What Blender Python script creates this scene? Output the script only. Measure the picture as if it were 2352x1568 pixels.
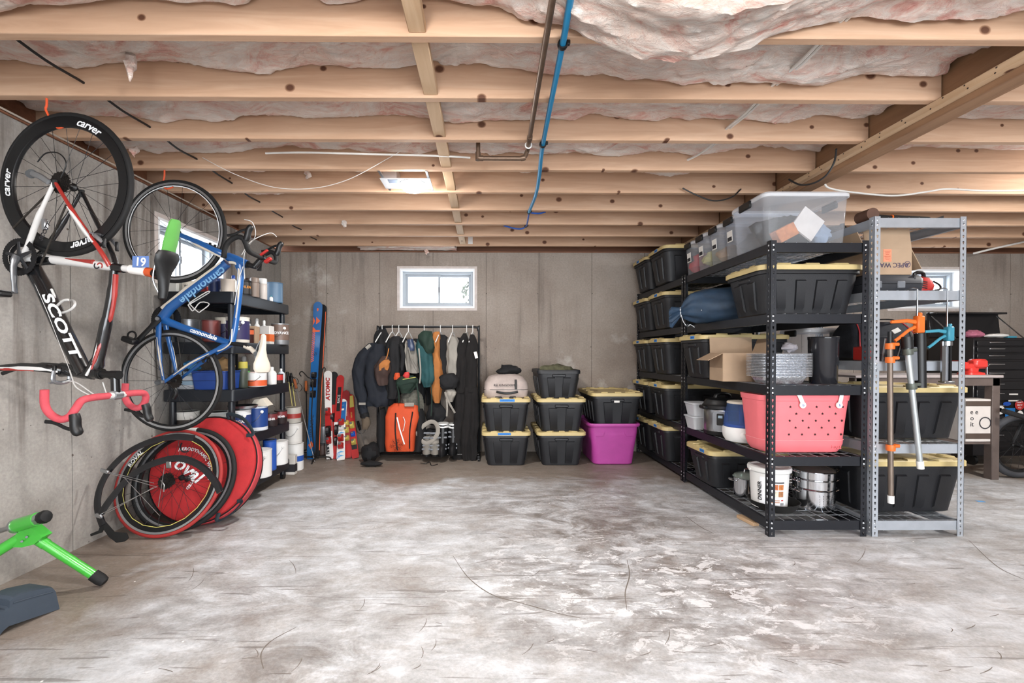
import bpy, bmesh, math, random
from mathutils import Vector as V, Matrix, noise, geometry
random.seed(7)
R = math.radians
sc = bpy.context.scene
for o in list(bpy.data.objects): bpy.data.objects.remove(o)
C = sc.collection

# ------------------------------------------------------------------ camera
FPX, PX0, PY0, CAMZ = 1030.0, 1127.0, 825.8, 1.126
cam_d = bpy.data.cameras.new('camera'); cam = bpy.data.objects.new('camera', cam_d); C.objects.link(cam)
cam.location = (0, 0, CAMZ); cam.rotation_euler = (R(90 - .6), 0, R(-.5))
cam_d.sensor_width = 36; cam_d.lens = 36 * FPX / 2352
cam_d.shift_x = (1176 - PX0) / 2352; cam_d.shift_y = (PY0 - 784) / 2352
cam_d.clip_start = .02
sc.camera = cam
CROT = cam.rotation_euler.to_matrix()
def ray(px, py): return CROT @ V(((px - PX0) / FPX, -(py - PY0) / FPX, -1))
def at(px, py, Y):
    d = ray(px, py); return V((0, 0, CAMZ)) + d * (Y / d.y)
def atz(px, py, z):
    d = ray(px, py); return V((0, 0, CAMZ)) + d * ((z - CAMZ) / d.z)
def onp(px, py, p0, n):
    d = ray(px, py); o = V((0, 0, CAMZ)); return o + d * ((p0 - o).dot(n) / d.dot(n))

# ------------------------------------------------------------------ world, daylight, exposure
sc.view_settings.view_transform = 'Standard'; sc.view_settings.look = 'None'
sc.view_settings.gamma = 1; sc.view_settings.use_curve_mapping = False
sc.view_settings.exposure = 0.2
w = bpy.data.worlds.new('sky'); sc.world = w; w.use_nodes = True
bg = w.node_tree.nodes['Background']; bg.inputs[0].default_value = (.90, .95, 1, 1); bg.inputs[1].default_value = 9.5
def portal(name, loc, rot, sx, sy):
    """daylight enters only through the windows and an added opening; portals just guide the sampling"""
    l = bpy.data.lights.new(name, 'AREA'); l.shape = 'RECTANGLE'; l.size = sx; l.size_y = sy; l.cycles.is_portal = True
    o = bpy.data.objects.new(name, l); o.location = loc; o.rotation_euler = rot; C.objects.link(o); return o
portal('daylight_added_opening', (1.64, -3.4, 1.16), (R(90), 0, 0), 5.5, 2.3)  # unseen opening behind the camera, added as a broad daylight source
portal('daylight_window_back', (-.575, 5.44, 1.9), (R(-90), 0, 0), .9, .48)
portal('daylight_window_far', (5.15, 5.44, 1.9), (R(-90), 0, 0), .9, .48)
portal('daylight_window_left', (-2.6, 3.68, 1.9), (R(90), 0, R(-90)), .9, .48)
sc.cycles.max_bounces = 8; sc.cycles.diffuse_bounces = 4; sc.cycles.glossy_bounces = 3; sc.cycles.transmission_bounces = 4; sc.cycles.transparent_max_bounces = 12
# ------------------------------------------------------------------ materials
def lin(h):
    if isinstance(h, str):
        h = h.lstrip('#'); c = [int(h[i:i + 2], 16) / 255 for i in (0, 2, 4)]
        return [x / 12.92 if x <= .04045 else ((x + .055) / 1.055) ** 2.4 for x in c]
    return list(h)
class NT:
    def __init__(s, m): s.t = m.node_tree; s.b = s.t.nodes['Principled BSDF']
    def n(s, kind, **kw):
        nd = s.t.nodes.new('ShaderNode' + kind)
        for k, v in kw.items():
            if k.startswith('i_'):
                key = k[2:]; key = int(key) if key.isdigit() else key
                nd.inputs[key].default_value = v
            else: setattr(nd, k, v)
        return nd
    def l(s, a, b): s.t.links.new(a, b)
    def coord(s, scale=(1, 1, 1), rot=(0, 0, 0), kind='Object'):
        tc = s.n('TexCoord'); mp = s.n('Mapping'); mp.inputs['Scale'].default_value = scale; mp.inputs['Rotation'].default_value = rot
        s.l(tc.outputs[kind], mp.inputs[0]); return mp.outputs[0]
    def noise(s, vec, scale, detail=3, rough=.55, dist=0):
        nd = s.n('TexNoise'); nd.inputs['Scale'].default_value = scale; nd.inputs['Detail'].default_value = detail
        nd.inputs['Roughness'].default_value = rough; nd.inputs['Distortion'].default_value = dist
        if vec is not None: s.l(vec, nd.inputs['Vector'])
        return nd.outputs[0]
    def ramp(s, fac, stops):
        nd = s.n('ValToRGB'); e = nd.color_ramp.elements
        while len(e) < len(stops): e.new(.5)
        for el, (p, c) in zip(e, stops):
            el.position = p; c = lin(c) if isinstance(c, str) else ([c] * 3 if not hasattr(c, '__len__') else list(c))
            el.color = (*c[:3], 1)
        s.l(fac, nd.inputs[0]); return nd.outputs[0]
    def mix(s, fac, a, b, blend='MIX'):
        nd = s.n('MixRGB', blend_type=blend)
        for k, x in ((0, fac), (1, a), (2, b)):
            if hasattr(x, 'node'): s.l(x, nd.inputs[k])
            elif k == 0: nd.inputs[0].default_value = x
            else: nd.inputs[k].default_value = (*lin(x), 1)
        return nd.outputs[0]
    def math(s, op, a, b=0, clamp=False):
        nd = s.n('Math', operation=op, use_clamp=clamp)
        for k, x in ((0, a), (1, b)):
            if hasattr(x, 'node'): s.l(x, nd.inputs[k])
            else: nd.inputs[k].default_value = x
        return nd.outputs[0]
    def bump(s, h, strength=.3, dist=.01):
        nd = s.n('Bump'); nd.inputs['Strength'].default_value = strength; nd.inputs['Distance'].default_value = dist
        s.l(h, nd.inputs['Height']); s.l(nd.outputs[0], s.b.inputs['Normal'])
MATS = {}
def newmat(name):
    m = bpy.data.materials.new(name); m.use_nodes = True; return m, NT(m)
def mat(name, col='#888888', rough=.55, metal=0, var=.12, scale=9, bump=0, bscale=120, coat=0, trans=0, ior=1.45, spec=None, stretch=(1, 1, 1)):
    if name in MATS: return MATS[name]
    m, t = newmat(name); c = lin(col)
    vec = t.coord(stretch)
    f = t.noise(vec, scale, 4)
    t.l(t.ramp(f, [(.25, [x * (1 - var) for x in c]), (.75, [min(1, x * (1 + var)) for x in c])]), t.b.inputs['Base Color'])
    t.b.inputs['Roughness'].default_value = rough; t.b.inputs['Metallic'].default_value = metal
    if coat: t.b.inputs['Coat Weight'].default_value = coat; t.b.inputs['Coat Roughness'].default_value = .1
    if trans: t.b.inputs['Transmission Weight'].default_value = trans; t.b.inputs['IOR'].default_value = ior
    if spec is not None: t.b.inputs['Specular IOR Level'].default_value = spec
    if bump: t.bump(t.noise(vec, bscale, 3), bump, .004)
    MATS[name] = m; return m

# ------------------------------------------------------------------ mesh builder
def frame_axes(d, up=V((0, 0, 1))):
    d = d.normalized()
    if abs(d.dot(up)) > .98: up = V((1, 0, 0)) if abs(d.x) < .9 else V((0, 1, 0))
    a = d.cross(up).normalized(); return a, d.cross(a).normalized()
def rrect(w, h, r, n=3):
    """rounded rectangle outline, counter-clockwise, centred"""
    pts = []
    for cx, cy, a0 in ((w / 2 - r, h / 2 - r, 0), (-w / 2 + r, h / 2 - r, 90), (-w / 2 + r, -h / 2 + r, 180), (w / 2 - r, -h / 2 + r, 270)):
        for k in range(n + 1):
            a = R(a0 + 90 * k / n); pts.append((cx + r * math.cos(a), cy + r * math.sin(a)))
    return pts
def circ(r, n, ry=None, a0=0):
    return [(r * math.cos(a0 + 2 * math.pi * k / n), (ry or r) * math.sin(a0 + 2 * math.pi * k / n)) for k in range(n)]
def wmat(o):
    M = Matrix()
    while o is not None: M = o.matrix_basis @ M; o = o.parent
    return M
class MB:
    def __init__(s): s.v = []; s.f = []; s.sm = []; s.mi = []; s.cur = 0
    def add(s, vs, fs, smooth=False):
        b = len(s.v); s.v += [V(p) for p in vs]
        for f in fs: s.f.append([i + b for i in f]); s.sm.append(smooth); s.mi.append(s.cur)
        return s
    def m(s, i): s.cur = i; return s
    def box(s, c, d, rot=None, bev=0):
        c = V(c); hx, hy, hz = d[0] / 2, d[1] / 2, d[2] / 2
        M = rot.to_matrix() if hasattr(rot, 'to_matrix') else (rot if rot is not None else None)
        if bev <= 0:
            vs = [V((x, y, z)) for z in (-hz, hz) for x, y in ((-hx, -hy), (hx, -hy), (hx, hy), (-hx, hy))]
            fs = [(3, 2, 1, 0), (4, 5, 6, 7), (0, 1, 5, 4), (1, 2, 6, 5), (2, 3, 7, 6), (3, 0, 4, 7)]
        else:
            b = min(bev, hx * .95, hy * .95, hz * .95); vs = []; idx = {}
            for sx in (-1, 1):
                for sy in (-1, 1):
                    for sz in (-1, 1):
                        for k in range(3):
                            idx[sx, sy, sz, k] = len(vs)
                            o = [hx - b, hy - b, hz - b]; o[k] += b
                            vs.append(V((sx * o[0], sy * o[1], sz * o[2])))
            fs = []
            for k in range(3):
                for sg in (-1, 1):
                    a, c2 = [i for i in range(3) if i != k]; q = []
                    for u, w2 in ((-1, -1), (1, -1), (1, 1), (-1, 1)):
                        e = [0, 0, 0]; e[k] = sg; e[a] = u; e[c2] = w2; q.append(idx[(*e, k)])
                    flip = (sg < 0) ^ (k == 1); fs.append(q[::-1] if flip else q)
            for k in range(3):
                a, c2 = [i for i in range(3) if i != k]
                for u in (-1, 1):
                    for w2 in (-1, 1):
                        e0 = [0, 0, 0]; e0[k] = -1; e0[a] = u; e0[c2] = w2; e1 = list(e0); e1[k] = 1
                        fs.append([idx[(*e0, a)], idx[(*e1, a)], idx[(*e1, c2)], idx[(*e0, c2)]])
            for sx in (-1, 1):
                for sy in (-1, 1):
                    for sz in (-1, 1): fs.append([idx[sx, sy, sz, k] for k in range(3)])
        vs = [c + (M @ p if M is not None else p) for p in vs]
        return s.add(vs, fs)
    def loft(s, rings, caps=(True, True), smooth=True, closed=True):
        n = len(rings[0]); vs = [p for r in rings for p in r]; fs = []
        for i in range(len(rings) - 1):
            for j in range(n if closed else n - 1):
                k = (j + 1) % n; fs.append((i * n + j, i * n + k, (i + 1) * n + k, (i + 1) * n + j))
        s.add(vs, fs, smooth)
        b = len(s.v) - len(vs)
        if closed:
            if caps[0]: s.f.append([b + j for j in range(n)][::-1]); s.sm.append(False); s.mi.append(s.cur)
            if caps[1]: s.f.append([b + (len(rings) - 1) * n + j for j in range(n)]); s.sm.append(False); s.mi.append(s.cur)
        return s
    def cyl(s, p0, p1, r0, r1=None, n=12, caps=(True, True), smooth=True):
        p0, p1 = V(p0), V(p1); r1 = r0 if r1 is None else r1; a, b = frame_axes(p1 - p0)
        rg = lambda p, r: [p + a * x * r + b * y * r for x, y in circ(1, n)]
        return s.loft([rg(p0, r0), rg(p1, r1)], caps, smooth)
    def tube(s, pts, r, n=8, closed=False, sq=None, up=None):
        """sweep; r scalar or list; sq = list of (ra, rb) flattening per point"""
        pts = [V(p) for p in pts]; N = len(pts); rings = []
        a = None
        for i, p in enumerate(pts):
            t = (pts[(i + 1) % N] - pts[i - 1]) if closed else (pts[min(i + 1, N - 1)] - pts[max(i - 1, 0)])
            if t.length < 1e-9: t = V((0, 0, 1))
            t.normalize()
            if a is None: a, b = frame_axes(t, up or V((0, 0, 1)))
            else:
                a = a - t * a.dot(t)
                if a.length < 1e-6: a, b = frame_axes(t)
                a.normalize(); b = t.cross(a)
            rr = r[i] if hasattr(r, '__len__') else r
            ra, rb = (sq[i] if isinstance(sq, list) else sq) if sq else (1, 1)
            rings.append([p + a * x * rr * ra + b * y * rr * rb for x, y in circ(1, n)])
        if closed: rings.append(rings[0]); return s.loft(rings, (False, False))
        return s.loft(rings)
    def lathe(s, prof, n=24, o=(0, 0, 0), ax=(0, 0, 1), smooth=True, caps=(True, True), a0=0):
        o = V(o); ax = V(ax).normalized(); a, b = frame_axes(ax) if abs(ax.z) < .999 else (V((1, 0, 0)), V((0, 1, 0)) * (1 if ax.z > 0 else -1))
        rings = [[o + ax * z + a * x * max(r, 1e-5) + b * y * max(r, 1e-5) for x, y in circ(1, n, a0=a0)] for r, z in prof]
        return s.loft(rings, caps, smooth)
    def prism(s, poly, M, h, smooth=False):
        lo = [M @ V((x, y, 0)) for x, y in poly]; hi = [M @ V((x, y, h)) for x, y in poly]
        return s.loft([lo, hi], (True, True), smooth)
    def torus(s, c, ax, Rr, r, n=48, m=10, sq=(1, 1), arc=None):
        c = V(c); ax = V(ax).normalized(); a, b = frame_axes(ax); rings = []
        lo, hi = arc or (0, 2 * math.pi)
        for k in range(n + 1):
            t = lo + (hi - lo) * k / n; d = a * math.cos(t) + b * math.sin(t)
            rings.append([c + d * (Rr + r * sq[0] * x) + ax * r * sq[1] * y for x, y in circ(1, m)])
        return s.loft(rings, (arc is not None, arc is not None))
    def ell(s, c, r, n=14, m=9, rot=None):
        c = V(c); rings = []
        for i in range(m + 1):
            t = math.pi * i / m; rings.append([V((math.sin(t) * math.cos(2 * math.pi * k / n) * r[0] + 1e-6, math.sin(t) * math.sin(2 * math.pi * k / n) * r[1], -math.cos(t) * r[2])) for k in range(n)])
        rings = [[c + (rot @ p if rot is not None else p) for p in rg] for rg in rings]
        return s.loft(rings, (False, False))
    def grid(s, fn, nu, nv, smooth=True):
        vs = [fn(i / nu, j / nv) for i in range(nu + 1) for j in range(nv + 1)]
        fs = [(i * (nv + 1) + j, (i + 1) * (nv + 1) + j, (i + 1) * (nv + 1) + j + 1, i * (nv + 1) + j + 1) for i in range(nu) for j in range(nv)]
        return s.add(vs, fs, smooth)
    def xf(s, M): s.v = [M @ p for p in s.v]; return s
    def wob(s, amp, freq=6, seed=0):
        s.v = [p + noise.noise_vector(p * freq + V((seed, seed * 1.7, 0))) * amp for p in s.v]; return s
    def build(s, name, mats, parent=None, world=True, label=None):
        if parent is not None and world:
            I = wmat(parent).inverted(); s.v = [I @ p for p in s.v]
        me = bpy.data.meshes.new(name); me.from_pydata(s.v, [], s.f)
        if not isinstance(mats, (list, tuple)): mats = [mats]
        for x in mats: me.materials.append(x)
        me.polygons.foreach_set('use_smooth', s.sm); me.polygons.foreach_set('material_index', s.mi); me.update()
        bm = bmesh.new(); bm.from_mesh(me); bmesh.ops.recalc_face_normals(bm, faces=bm.faces); bm.to_mesh(me); bm.free()
        try: me.set_sharp_from_angle(angle=R(38))
        except Exception: pass
        o = bpy.data.objects.new(name, me); C.objects.link(o)
        if parent is not None: o.parent = parent
        if label: o['label'] = label
        return o
def thing(name, label, cat, loc=(0, 0, 0), rz=0, group=None):
    o = bpy.data.objects.new(name, None); C.objects.link(o); o.empty_display_size = .05
    o.location = loc; o.rotation_euler = (0, 0, rz); o['label'] = label; o['category'] = cat
    if group: o['group'] = group
    return o
def tag(o, label, cat, group=None):
    o['label'] = label; o['category'] = cat
    if group: o['group'] = group
    return o
def struct(o): o['kind'] = 'structure'; return o
def inst(o, parent=None, M=None, name=None):
    c = o.copy(); C.objects.link(c); c.parent = parent
    if M is not None: c.matrix_basis = M
    return c
def dup(root, loc, rz=0, label=None, group=None):
    r = root.copy(); C.objects.link(r); r.location = loc; r.rotation_euler = (0, 0, rz)
    if label: r['label'] = label
    if group: r['group'] = group
    for ch in list(root.children):
        c = ch.copy(); C.objects.link(c); c.parent = r
        for g in ch.children:
            d = g.copy(); C.objects.link(d); d.parent = c
    return r
def text(s, size, m, parent, M, name='lettering', shear=0, bold=0, warp=None, ext=.0006, spacing=1, sx=1):
    """flat lettering centred on M (x along the words, z out of the face)"""
    cu = bpy.data.curves.new('t', 'FONT'); cu.body = s; cu.size = size; cu.align_x = 'CENTER'; cu.align_y = 'CENTER'
    cu.shear = shear; cu.offset = bold; cu.extrude = ext; cu.space_character = spacing; cu.resolution_u = 3
    ob = bpy.data.objects.new('t', cu); C.objects.link(ob)
    dg = bpy.context.evaluated_depsgraph_get(); me = bpy.data.meshes.new_from_object(ob.evaluated_get(dg))
    bpy.data.objects.remove(ob); bpy.data.curves.remove(cu)
    I = wmat(parent).inverted() if parent is not None else Matrix()
    for v in me.vertices:
        p = V((v.co.x * sx, v.co.y, v.co.z + ext))
        if warp: p = warp(p)
        v.co = I @ (M @ p)
    me.name = name; me.materials.clear(); me.materials.append(m)
    o = bpy.data.objects.new(name, me); C.objects.link(o); o.parent = parent; return o
def MX(o, x, y):
    """matrix at o with local x, y axes along the given directions"""
    x = V(x).normalized(); y = V(y); y = (y - x * y.dot(x)).normalized(); z = x.cross(y)
    return Matrix(((x.x, y.x, z.x, o[0]), (x.y, y.y, z.y, o[1]), (x.z, y.z, z.z, o[2]), (0, 0, 0, 1)))
def smooth_path(pts, k=6):
    """Catmull-Rom through points"""
    pts = [V(p) for p in pts]; out = []
    for i in range(len(pts) - 1):
        p0, p1, p2, p3 = pts[max(i - 1, 0)], pts[i], pts[i + 1], pts[min(i + 2, len(pts) - 1)]
        for j in range(k):
            t = j / k; out.append(.5 * ((2 * p1) + (p2 - p0) * t + (2 * p0 - 5 * p1 + 4 * p2 - p3) * t * t + (3 * p1 - p0 - 3 * p2 + p3) * t ** 3))
    return out + [pts[-1]]

BLACK = mat('black_plastic', '#0e0f11', .45, var=.2)
RUBBER = mat('rubber', '#0d0d0e', .75, var=.2, bump=.15)
STEEL = mat('steel', '#b9bcc0', .28, 1, var=.08)
CHROME = mat('chrome', '#d8dade', .12, 1, var=.04)
WHITE = mat('white_plastic', '#e4e4e2', .4, var=.05)
CREAM = mat('cream_plastic', '#d8cfc0', .45, var=.05)
YELLOWLID = mat('lid_yellow', '#c4b07c', .5, var=.08, bump=.1)
TAPE = mat('blue_tape', '#2f7fd0', .7, var=.1)
PAPER = mat('paper', '#e6e3de', .8, var=.04)
INK = mat('ink', '#26252a', .7, var=.05)
WHITEINK = mat('white_print', '#eceef0', .5, var=.03)
CARD = mat('cardboard', '#a88f76', .85, var=.1, scale=5, bump=.15)
REDP = mat('red_paint', '#b22c28', .4, var=.1)
BLUEP = mat('blue_paint', '#1d4fae', .4, var=.1)
ORANGE = mat('orange_plastic', '#dd6a26', .45, var=.1)
GREYP = mat('grey_plastic', '#6c7076', .5, var=.1)
# ------------------------------------------------------------------ the room
XL, XR, YB, YF = -2.38, 7.4, 5.22, -3.25
ZJ, ZT, ZW = 2.33, 2.565, 2.314          # joist underside, subfloor, wall top
J1, JP, JT = 1.709, .4064, .038
XLED, XG0, XG1, ZG = 2.118, 2.158, 2.258, 2.262

def concrete_mat(name, c0, c1, c2, seed, streak):
    m, t = newmat(name); tc = t.coord((1, 1, 1)); mp = t.n('Mapping'); mp.inputs['Location'].default_value = (seed, seed * 2, 0); t.l(tc, mp.inputs[0]); vec = mp.outputs[0]
    big = t.noise(vec, 1.3, 5, .6); f1 = t.ramp(big, [(.3, c0), (.52, c1), (.75, c2)])
    fine = t.noise(vec, 55, 4, .7); col = t.mix(.35, f1, t.ramp(fine, [(.3, '#6c645e'), (.7, '#b9b3ac')]), 'OVERLAY')
    mp2 = t.n('Mapping'); mp2.inputs['Scale'].default_value = (5, 5, .35); t.l(vec, mp2.inputs[0])
    st = t.ramp(t.noise(mp2.outputs[0], 2.2, 5, .62), [(.5, 0.), (.68, 1.)])
    lo = t.ramp(t.noise(vec, .8, 2), [(.42, 0.), (.6, 1.)])
    col = t.mix(t.math('MULTIPLY', t.math('MULTIPLY', st, lo), streak), col, '#574d47')
    pits = t.n('TexVoronoi'); pits.inputs['Scale'].default_value = 17; t.l(vec, pits.inputs['Vector'])
    pm = t.math('MULTIPLY', t.ramp(pits.outputs[0], [(.05, 1.), (.085, 0.)]), t.ramp(t.noise(vec, 4, 2), [(.5, 0.), (.56, 1.)]))
    col = t.mix(t.math('MULTIPLY', pm, .7), col, '#4c4541')
    eff = t.math('MULTIPLY', t.ramp(t.noise(vec, 2.1, 6, .7), [(.6, 0.), (.72, 1.)]), .35)
    col = t.mix(eff, col, '#d8d4ce')
    t.l(col, t.b.inputs['Base Color']); t.b.inputs['Roughness'].default_value = .85
    t.bump(t.mix(.5, fine, big), .25, .006); return m
CONC = concrete_mat('concrete_back', '#8d8178', '#9d938a', '#aaa199', 3, .55)
CONCL = concrete_mat('concrete_left', '#8f8b86', '#a6a39f', '#b8b6b2', 11, .95)
SEAM = mat('concrete_joint', '#6b625b', .9)

def floor_mat():
    m, t = newmat('floor_concrete'); vec = t.coord(); sep = t.n('SeparateXYZ'); t.l(vec, sep.inputs[0])
    X, Y = sep.outputs[0], sep.outputs[1]
    mp = t.n('Mapping'); mp.inputs['Scale'].default_value = (1, 1.7, 1); mp.inputs['Rotation'].default_value = (0, 0, R(-18)); t.l(vec, mp.inputs[0]); sv = mp.outputs[0]
    wv = t.noise(vec, 1.1, 5, .6, .6)
    base = t.ramp(t.noise(vec, 1.6, 6, .62, .4), [(.3, '#7c7066'), (.5, '#8d8278'), (.7, '#9e948b')])
    def blob(cx, cy, rx, ry):
        dx = t.math('DIVIDE', t.math('SUBTRACT', X, cx), rx); dy = t.math('DIVIDE', t.math('SUBTRACT', Y, cy), ry)
        d = t.math('ADD', t.math('MULTIPLY', dx, dx), t.math('MULTIPLY', dy, dy))
        mr = t.n('MapRange', i_1=1.0, i_2=.1, i_3=0., i_4=1.); t.l(d, mr.inputs[0]); return mr.outputs[0]
    # pale dust and old paint cover the open slab; a bare strip is left along the walls and around the shelves
    wob_ = t.math('MULTIPLY', t.math('SUBTRACT', t.noise(vec, 1.7, 6, .65, .7), .5), 1.5)
    ex = t.math('ADD', t.math('ADD', X, 1.78), wob_); ey = t.math('ADD', t.math('SUBTRACT', 4.0, Y), wob_)
    inside = t.math('MINIMUM', ex, ey); mr = t.n('MapRange', i_1=-.12, i_2=.22, i_3=0., i_4=1.); t.l(inside, mr.inputs[0])
    wmask = t.ramp(t.noise(sv, 2.0, 9, .7, .6), [(.30, .35), (.44, .78), (.58, 1.)])
    white = t.ramp(t.noise(sv, 4.2, 8, .7, .4), [(.33, '#a2a3a5'), (.46, '#bbbdc0'), (.58, '#cdd0d4'), (.7, '#e0e3e7')])
    col = t.mix(t.math('MULTIPLY', wmask, mr.outputs[0], True), base, white)
    # brown worn-through areas
    wear = t.ramp(t.noise(sv, 2.8, 12, .74, .9), [(.45, 0.), (.6, 1.)])
    zr = blob(.85, 2.2, 1.3, .8); zone = t.math('ADD', t.math('ADD', zr, t.math('MULTIPLY', blob(-1.0, 2.0, .8, .35), .6)), t.math('ADD', t.math('MULTIPLY', blob(.7, 3.25, 1.2, .75), 1.0), t.math('MULTIPLY', blob(-.6, 1.6, .45, .25), .8)), True)
    wz = t.math('MULTIPLY', wear, zone, True)
    col = t.mix(t.math('MULTIPLY', wz, .78), col, '#675d55')
    gen = t.math('MULTIPLY', t.ramp(t.noise(sv, 2.4, 11, .74, .8), [(.5, 0.), (.64, 1.)]), .42)
    col = t.mix(gen, col, '#8c8178')
    # flaked bright paint islands inside the worn zones
    fl = t.ramp(t.noise(sv, 6.5, 10, .75, .5), [(.54, 0.), (.565, 1.)])
    col = t.mix(t.math('MULTIPLY', t.math('MULTIPLY', fl, t.math('ADD', t.math('MULTIPLY', zr, .9), .05, True)), .85), col, '#e3e4e6')
    for k, (rot, sx, sy, sc_) in enumerate(((25, 1, 16, 2.4), (-40, 1, 20, 2.0), (70, 1, 18, 1.7))):
        q = t.n('Mapping'); q.inputs['Scale'].default_value = (sx, sy, 1); q.inputs['Rotation'].default_value = (0, 0, R(rot)); q.inputs['Location'].default_value = (k * 3.1, k, 0); t.l(vec, q.inputs[0])
        sf = t.math('MULTIPLY', t.ramp(t.noise(q.outputs[0], sc_, 2, .4, 1.2), [(.70, 0.), (.72, 1.)]), .5); col = t.mix(sf, col, '#5d554f')
    sp = t.n('TexVoronoi'); sp.inputs['Scale'].default_value = 7; t.l(vec, sp.inputs['Vector'])
    col = t.mix(t.ramp(sp.outputs[0], [(.02, 1.), (.04, 0.)]), col, '#f0eeec')
    grain = t.noise(vec, 70, 5, .75); col = t.mix(.3, col, t.ramp(grain, [(.3, '#4a4642'), (.7, '#cfccca')]), 'OVERLAY')
    t.l(col, t.b.inputs['Base Color']); t.l(t.ramp(wear, [(0, .6), (1, .42)]), t.b.inputs['Roughness'])
    t.bump(t.mix(.6, grain, wv), .15, .004); return m
FLOORM = floor_mat()
fl = MB().box(((XL + XR) / 2, (YB + YF) / 2, -.06), (XR - XL + .6, YB - YF + .6, .12)).build('floor', FLOORM); struct(fl)

# hairline cracks and rubber scuffs on the slab
CRK = mat('crack_dark', '#756d66', .9)
def ribbon(pts, w_, name, m, parent):
    pts = smooth_path(pts, 6); b = MB(); rs = []
    for i, q in enumerate(pts):
        d = (pts[min(i + 1, len(pts) - 1)] - pts[max(i - 1, 0)]).normalized(); n_ = V((-d.y, d.x, 0)); ww = w_ * (.35 + .65 * math.sin(math.pi * (i + .5) / len(pts))) * (1 + .5 * noise.noise(q * 30)); rs.append((q + n_ * ww, q - n_ * ww))
    b.add([p for r_ in rs for p in r_], [(2 * i, 2 * i + 1, 2 * i + 3, 2 * i + 2) for i in range(len(rs) - 1)]); return b.build(name, m, parent)
for pth in (((1040, 1275), (1075, 1325), (1130, 1365), (1200, 1385), (1290, 1410), (1345, 1420)), ((1440, 1285), (1446, 1320), (1436, 1360), (1440, 1400)), ((605, 1535), (600, 1500), (625, 1470), (680, 1440)), ((2225, 1240), (2290, 1300), (2352, 1330)), ((1575, 1185), (1610, 1210), (1640, 1225))):
    ribbon([atz(x_, y_, .0007) for x_, y_ in pth], .0028, 'floor_crack', CRK, fl)
rs_ = random.Random(5)
for k in range(46):
    x_, y_ = rs_.uniform(250, 2300), rs_.uniform(1250, 1560); a_ = rs_.uniform(-.5, 1.9); L_ = rs_.uniform(12, 60)
    ribbon([atz(x_ + L_ * f * math.cos(a_) + 5 * math.sin(3 * f), y_ - L_ * f * math.sin(a_) * .6, .0006) for f in (0, .35, .7, 1)], .0016, 'scuff_mark', CRK, fl)
W1 = (-1.01, -.14, 1.672, 2.128)       # window openings (along, z)
W2 = (4.72, 5.58, 1.672, 2.128)
W3 = (3.27, 4.09, 1.672, 2.128)
def wall(name, a0, a1, ztop, holes, to3, m, thick=.22, pitch=.6155, off=0):
    """to3(a, d, z): along, depth into the wall (positive = outside), height. Poured panels, each a piece of its own."""
    b = MB(); cuts = sorted({a0, a1, *[h[i] for h in holes for i in (0, 1)]})
    def slab(u0, u1, z0, z1, d0, d1, mb):
        vs = [to3(u, d, z) for z in (z0, z1) for u, d in ((u0, d0), (u1, d0), (u1, d1), (u0, d1))]
        mb.add(vs, [(3, 2, 1, 0), (4, 5, 6, 7), (0, 1, 5, 4), (1, 2, 6, 5), (2, 3, 7, 6), (3, 0, 4, 7)])
    def pieces(u0, u1, d0, d1, mb, z0=0):
        for h in holes:
            if u0 < h[1] - 1e-6 and u1 > h[0] + 1e-6:
                if u0 < h[0]: slab(u0, h[0], z0, ztop, d0, d1, mb)
                if u1 > h[1]: slab(h[1], u1, z0, ztop, d0, d1, mb)
                slab(max(u0, h[0]), min(u1, h[1]), z0, h[2], d0, d1, mb); slab(max(u0, h[0]), min(u1, h[1]), h[3], ztop, d0, d1, mb); return
        slab(u0, u1, z0, ztop, d0, d1, mb)
    edges = []; x = a0 + off
    while x < a1 - .05: edges.append(x); x += pitch
    ed = [a0] + [e for e in edges if e > a0 + .05] + [a1]
    for u0, u1 in zip(ed, ed[1:]): pieces(u0, u1, .006, thick, b)
    root = struct(b.build(name, SEAM))
    for i, (u0, u1) in enumerate(zip(ed, ed[1:])):
        p = MB(); g = .0026; d = .0008 * random.uniform(-1, 1); pieces(u0 + g, u1 - g, d, .0065, p); p.build('panel', m, root)
    # form-tie holes at every joint
    tm = mat('tie_patch', '#574f49', .9)
    for e in ed[1:-1]:
        for z in (.55, 1.22, 1.84):
            if any(h[0] - .05 < e < h[1] + .05 and h[2] - .05 < z < h[3] + .05 for h in holes): continue
            p0 = to3(e + random.uniform(-.015, .015), .004, z); p1 = to3(e + .001, -.0015, z)
            MB().cyl(p0, p0 + (V(to3(0, -.0052, 0)) - V(to3(0, 0, 0))), .008, .006, 7).build('tie_patch', tm, root)
    return root
wall('wall_back', XL - .22, XR, ZW, [W1, W2], lambda a, d, z: V((a, YB + d, z)), CONC, off=.13)
wall('wall_left', YF, YB, ZW, [W3], lambda a, d, z: V((XL - d, a, z)), CONCL, off=.3)
wall('wall_right', YF, YB, ZW, [], lambda a, d, z: V((XR + d, a, z)), CONCL)
# unseen side behind the camera: concrete beside a wide opening added to admit daylight
struct(MB().box((-1.75, YF - .1, ZW / 2), (1.26, .2, ZW)).build('wall_front', CONCL))
struct(MB().box((5.9, YF - .1, ZW / 2), (3.0, .2, ZW)).build('wall_front', CONCL))
struct(MB().box(((XL + XR) / 2, YF - .1, 2.44), (XR - XL + .6, .2, .26)).build('wall_front', CONCL)); struct(MB().box((XR + .1, (YB + YF) / 2, 2.44), (.2, YB - YF + .4, .26)).build('wall_right', CONCL))

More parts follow.
